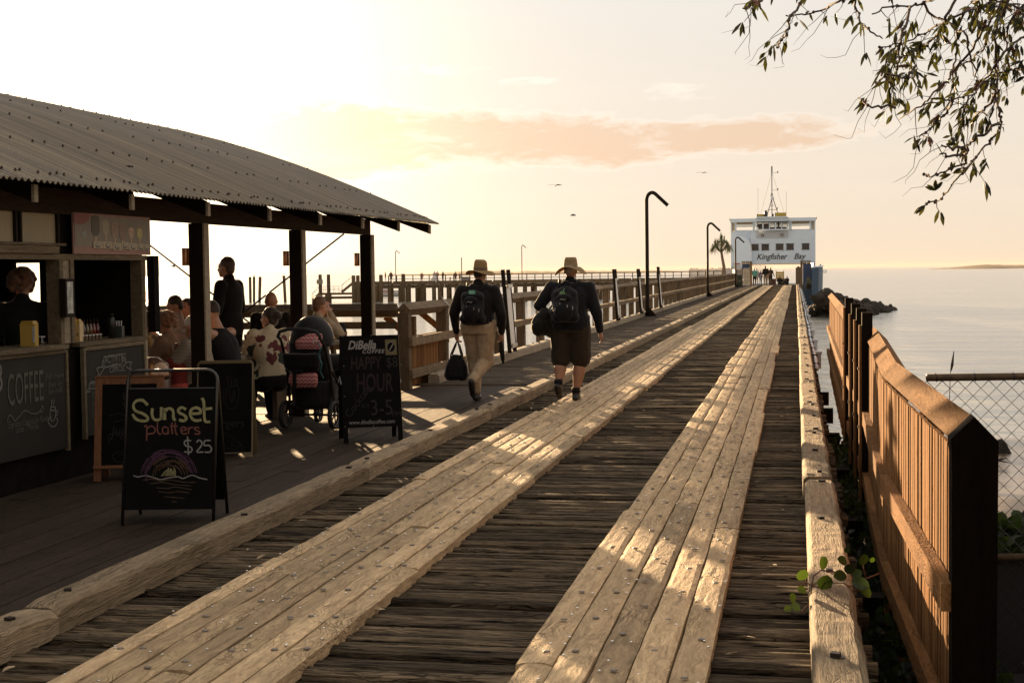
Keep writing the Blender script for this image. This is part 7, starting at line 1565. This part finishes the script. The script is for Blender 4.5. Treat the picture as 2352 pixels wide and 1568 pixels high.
paths = [([(1500, -260), (1030, -20), (960, 20), (860, 60), (740, 105), (600, 110)], 8.0, .9), ([(900, -140), (690, 30), (640, 110), (610, 210), (575, 260), (540, 330)], 7.8, 1.0), ([(900, -150), (500, -50), (400, 20), (300, 60)], 7.7, 2.2),
 ([(1200, -200), (1080, -10), (1090, 80), (1130, 170), (1190, 225), (1270, 270)], 8.3, .6), ([(2000, -160), (1700, -30), (1560, 10), (1470, 45), (1290, 45), (1200, 100)], 8.2, .25), ([(1560, 20), (1610, 110), (1740, 170), (1860, 250), (1880, 400), (1920, 500), (1920, 590)], 8.4, 1.0),
 ([(1470, 50), (1420, 190), (1400, 300), (1380, 450), (1340, 600), (1370, 700)], 7.9, 2.6), ([(1370, 700), (1350, 745), (1200, 740), (1100, 685)], 7.9, .1), ([(2100, -30), (1950, 60), (1820, 90), (1690, 160), (1560, 240), (1400, 300), (1250, 330)], 8.6, 2.2), ([(1780, 0), (1720, 130), (1650, 250), (1560, 330), (1430, 380), (1300, 430)], 8.1, 2.2),
 ([(2500, 100), (2258, 250), (2150, 330), (2080, 420), (1960, 600), (1900, 640), (1760, 700), (1560, 730)], 8.5, 1.8), ([(2250, -100), (2130, -20), (2100, 120), (2050, 250), (2055, 480), (2070, 640), (2080, 790), (2095, 860), (2060, 940), (1990, 1020), (1900, 1130), (1830, 1200), (1760, 1300), (1650, 1400), (1590, 1420), (1520, 1470)], 8.0, .30),
 ([(2095, 860), (1990, 920), (1900, 970), (1860, 1040), (1850, 1130), (1700, 1200), (1620, 1235), (1560, 1215)], 8.0, .15), ([(1860, 1040), (1760, 1035), (1680, 1010)], 8.0, .1), ([(1840, 1080), (1740, 1085), (1670, 1075)], 8.0, 0), ([(2000, 150), (1900, 350), (1780, 480), (1680, 600), (1580, 700), (1500, 770), (1390, 830)], 8.3, 1.0), ([(1760, 700), (1740, 760), (1650, 840), (1600, 890), (1530, 950)], 8.3, 1.0),
 ([(2400, 0), (2250, 60), (2100, 20), (1980, -20)], 7.8, 3.5), ([(2350, -60), (2200, 100), (2150, 200), (2130, 300), (2140, 420), (2120, 560)], 8.7, 2.0), ([(2400, 320), (2258, 470), (2170, 490), (2060, 520), (1950, 600), (1880, 680), (1830, 800)], 8.2, 2.2), ([(2080, 640), (2000, 740), (1900, 830), (1850, 860), (1800, 960)], 8.2, 2.0), ([(2100, 0), (2000, 200), (1990, 330), (1900, 420), (1800, 470)], 8.8, 1.5), ([(1850, 60), (1780, 180), (1790, 330), (1770, 500), (1750, 650), (1720, 780)], 8.9, 1.0), ([(1500, 460), (1440, 540), (1300, 530), (1230, 580)], 7.9, 3.0), ([(2200, -50), (1980, -10), (1900, 30), (2050, 50), (2230, 30)], 8.1, 3.0)]
tw, lm, fms = MB(), MB(), []
for pth, dd, dens in paths:
    pts = [Zt(x, y, dd + .35 * math.sin(i * 1.3 + dd * 9)) for i, (x, y) in enumerate(pth)]; n = len(pts)
    if dens > 0 and pth[0][1] < 0: tw.tube([tb + V((-.2, -.1, 4.5)), (tb + V((-.2, -.1, 4.6))).lerp(pts[0], .5) + V((0, 0, .5)), pts[0]], [.05, .025, .009], 6)
    fine = []
    for i in range(n - 1):
        for k_ in range(4): fine.append(pts[i].lerp(pts[i + 1], k_ / 4) + rv(.010))
    fine.append(pts[-1]); tw.tube(fine, [.0075 * (1 - .65 * i / len(fine)) + .0012 for i in range(len(fine))], 5)
    for p in fine:
        if rt.random() < .35: tw.ell(p, .010, 6, 4)
    for i in range(len(fine) - 1):
        seg = fine[i + 1] - fine[i]; m_ = dens * seg.length * 4.2; cnt = int(m_) + (rt.random() < m_ % 1)
        for _ in range(cnt):
            c_ = fine[i].lerp(fine[i + 1], rt.random()); sid = (seg.normalized() + rv(.9)).normalized(); sid.z -= .35; L = rt.uniform(.03, .16)
            e_ = c_ + sid * L; tw.tube([c_, c_.lerp(e_, .5) + rv(.008), e_], [.003, .0022, .0015], 4)
            for _k in range(rt.choice([2, 3, 4])):
                dr = (sid * .5 + V((-.15, 0, -.75)) + rv(.75)).normalized(); lm.tn(); leaf(lm, e_ + rv(.012), dr, rt.uniform(.045, .10), rt.uniform(.007, .0125), (V((0, -1, .2)) + rv(.9)).normalized())
            if rt.random() < .12:
                dr = (sid + V((0, 0, -.6))).normalized(); a = e_; fm = MB(); fm.tn(); fms.append(fm); fm.tube([a, a + dr * .03, a + dr * .07], [.004, .010, .004], 6)
                for _k in range(26): s_ = a + dr * rt.uniform(.01, .065); v_ = rv().normalized(); fm.tube([s_, s_ + v_ * rt.uniform(.012, .026)], .0009, 3)
    # wiry bare twigs
    for _ in range(int(2 + dens * 1.5)):
        a = rt.choice(fine); w1 = a + rv(.10) + V((-.03, 0, -.08)); w2 = w1 + rv(.07) + V((-.05, 0, -.05)); w3 = w2 + rv(.05) + V((-.03, 0, -.01)); tw.tube([a, a.lerp(w1, .5) + rv(.015), w1, w1.lerp(w2, .5) + rv(.012), w2, w3], [.002, .0018, .0015, .0012, .001, .0006], 4)
for X, Y, dx, dy in ((1640, 1330, -.2, 1), (1640, 1330, .3, .9), (1640, 1330, -.7, .2), (1750, 1200, .2, 1), (1750, 1215, -1, -.2), (1760, 1210, .8, .5), (1790, 1000, -.3, 1), (1790, 1005, -.8, .3), (1560, 1430, -.9, -.6), (1570, 1430, -.7, -.8)):
    for _k in range(2): dr = (MR @ V((dx, dy, 0)) + rv(.3)).normalized(); lm.tn(); leaf(lm, Zt(X, Y, 8.0), dr, .07, .011, (V((0, -1, .2)) + rv(.5)).normalized())
tw.build('twigs', M_BK, tree, smooth=True); lm.build('crown', M_LF, tree); [fm.build('flower_spike', M_FLW, tree) for fm in fms[:100]]
# ------------------------------------------------------------------ vine over the right kerb
M_VL = leafmat('beach vine leaf', (.016, .034, .005), (.035, .058, .006), .6)
def Zv(X, Y, d): return D(1751.4 + X * .3043, 1091 + Y * .3043, d)
vt = thing('beach_vine', 'small round leaved vine creeping over the right kerb near the fence', 'plant', tuple(Zv(600, 850, 6.4)))
q = MB()
for st in ([(880, 740), (780, 780), (680, 830), (560, 860), (430, 850), (370, 830), (330, 810), (330, 760)], [(370, 830), (385, 760), (440, 715), (540, 725)], [(370, 830), (365, 900), (340, 980), (290, 1030), (240, 1000)], [(680, 830), (740, 840), (780, 860)], [(780, 780), (760, 700), (760, 650)]): q.tube([Zv(x, y, 6.35 + .0004 * x) for x, y in st], .0035, 5)
q.build('stem', pbr('red brown stem', (.10, .05, .03), .7), vt, smooth=True)
for X, Y, r0, ax, ay in ((300, 745, 58, .3, .8), (455, 655, 62, -.3, 1), (470, 800, 75, .2, .9), (600, 640, 50, -.8, .5), (585, 755, 60, -.9, .1), (655, 700, 50, .2, 1), (760, 630, 52, .1, 1), (828, 635, 26, .3, 1), (715, 740, 48, .5, .6), (295, 860, 42, -.7, .2), (225, 920, 45, -.5, .8), (250, 990, 40, .5, -.4), (190, 1005, 34, -1, -.1), (740, 815, 70, .6, -.1), (775, 870, 55, .5, -.6), (640, 560, 30, .4, 1)):
    m_ = MB().tn(); r_w = r0 * .3043 * 6.45 / F; c_ = Zv(X, Y, 6.4); dr = (MR @ V((ax, ay, .35))).normalized(); leaf(m_, c_ - dr * r_w, dr, r_w * 2, r_w * .78, (MR @ V((rt.uniform(-.4, .4), .2, 1)) + V((0, 0, .5))).normalized(), .18, 'round'); m_.build('leaf', M_VL, vt)
# ------------------------------------------------------------------ ground cover behind the fence and in the gap
def cover(name, n, box, L, lab, mat, seed, upz=.6):
    r_ = random.Random(seed); m_ = MB(); (x0, x1), (y0, y1), (z0, z1) = box
    for _ in range(n):
        c_ = V((r_.uniform(x0, x1), r_.uniform(y0, y1), z0 + (z1 - z0) * r_.random() ** .6)); c_.z += .08 * noise.noise(V((c_.x * 2.2, c_.y * 2, 0)))
        dr = V((r_.uniform(-1, 1), r_.uniform(-1, 1), r_.uniform(-.1, 1) + upz)).normalized(); m_.tn(r_.random()); l_ = L * r_.uniform(.6, 1.3); leaf(m_, c_, dr, l_, l_ * .38, V((r_.uniform(-1, 1), r_.uniform(-1, -.1), r_.uniform(0, 1))).normalized(), .2, 'round')
    return m_.build(name, mat, kind='stuff')
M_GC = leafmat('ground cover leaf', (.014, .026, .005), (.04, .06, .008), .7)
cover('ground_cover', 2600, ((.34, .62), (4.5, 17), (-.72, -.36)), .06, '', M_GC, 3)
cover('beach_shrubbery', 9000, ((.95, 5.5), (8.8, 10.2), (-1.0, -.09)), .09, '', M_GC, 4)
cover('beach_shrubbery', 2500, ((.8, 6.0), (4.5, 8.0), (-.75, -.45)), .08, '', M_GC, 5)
MB().box((.27, 4.0, -1.1), (9, 8.1, -.62)).build('shade_dark_ground', pbr('shade darkened ground', (.010, .007, .005), .95, var=.5, bump=.8), kind='structure')  # dark slab added over the sand; the ground's shade put into its colour
MB().box((.27, 8.1005, -1.3), (.66, 18, -.60)).build('shade_dark_ground', pbr('shade darkened ground', (.020, .015, .010)), kind='structure')
st_ = D(2178, 870, 8.6); t = thing('grass_stalk', 'single seed headed grass stalk rising above the chain link pipe', 'plant', (st_.x, st_.y, -.7)); q = MB(); q.tube([(st_.x - .05, st_.y, -.7), (st_.x - .01, st_.y, .3), D(2183, 855, 8.6), D(2190, 808, 8.6)], [.0035, .003, .0022, .0012], 5); q.build('stem', M_BK, t); q = MB(); q.tube([D(2184, 852, 8.6), D(2187, 838, 8.6), D(2191, 806, 8.6)], [.004, .0085, .002], 6); q.build('seed_head', M_BK, t)
# drift on the beach
o = rockmesh(9).build('rock', M_ROCK); tag(o, 'low brown rock lying in the shallows seen through the chain link', 'rock'); o.location = D(2307, 1094, 30.5); o.scale = (.22, .2, .09)
o = rk[2].copy(); _lnk(o); tag(o, 'small rock at the waterline seen through the chain link near the post', 'rock'); o.location = D(2292, 1038, 34.5); o['group'] = ''; o.scale = (.30, .3, .10); del o['group']
ds = D(2285, 1060, 32); t = thing('driftwood', 'dark forked driftwood stick on the wet sand beyond the chain link', 'driftwood', tuple(ds)); q = MB(); q.tube([ds + V((-.22, 0, -.02)), ds + V((.05, 0, .03)), ds + V((.25, 0, .09))], [.03, .028, .012], 6); q.tube([ds + V((.05, 0, .03)), ds + V((.33, 0, -.02))], [.02, .008], 5); q.build('stick', M_BK, t)

# ------------------------------------------------------------------ evening haze over the sea
mb = MB(); mb.box((-10500, -300, -8.0), (10500, 10500, 17.5)); m = bpy.data.materials.new('sea haze'); m.use_nodes = True; T = NT(m.node_tree); T.n.remove(T.n['Principled BSDF'])
pv = T.add('ShaderNodeVolumePrincipled'); T.put(pv, 'Color', (.6, .47, .33, 1)); T.put(pv, 'Density', .00003); T.put(pv, 'Anisotropy', .3); T.l.new(pv.outputs[0], T.n['Material Output'].inputs['Volume'])
mb.build('haze', m, kind='stuff')
bpy.data.scenes.remove(TSC)
for o_ in col.objects:
    if '_m' in o_: del o_['_m']
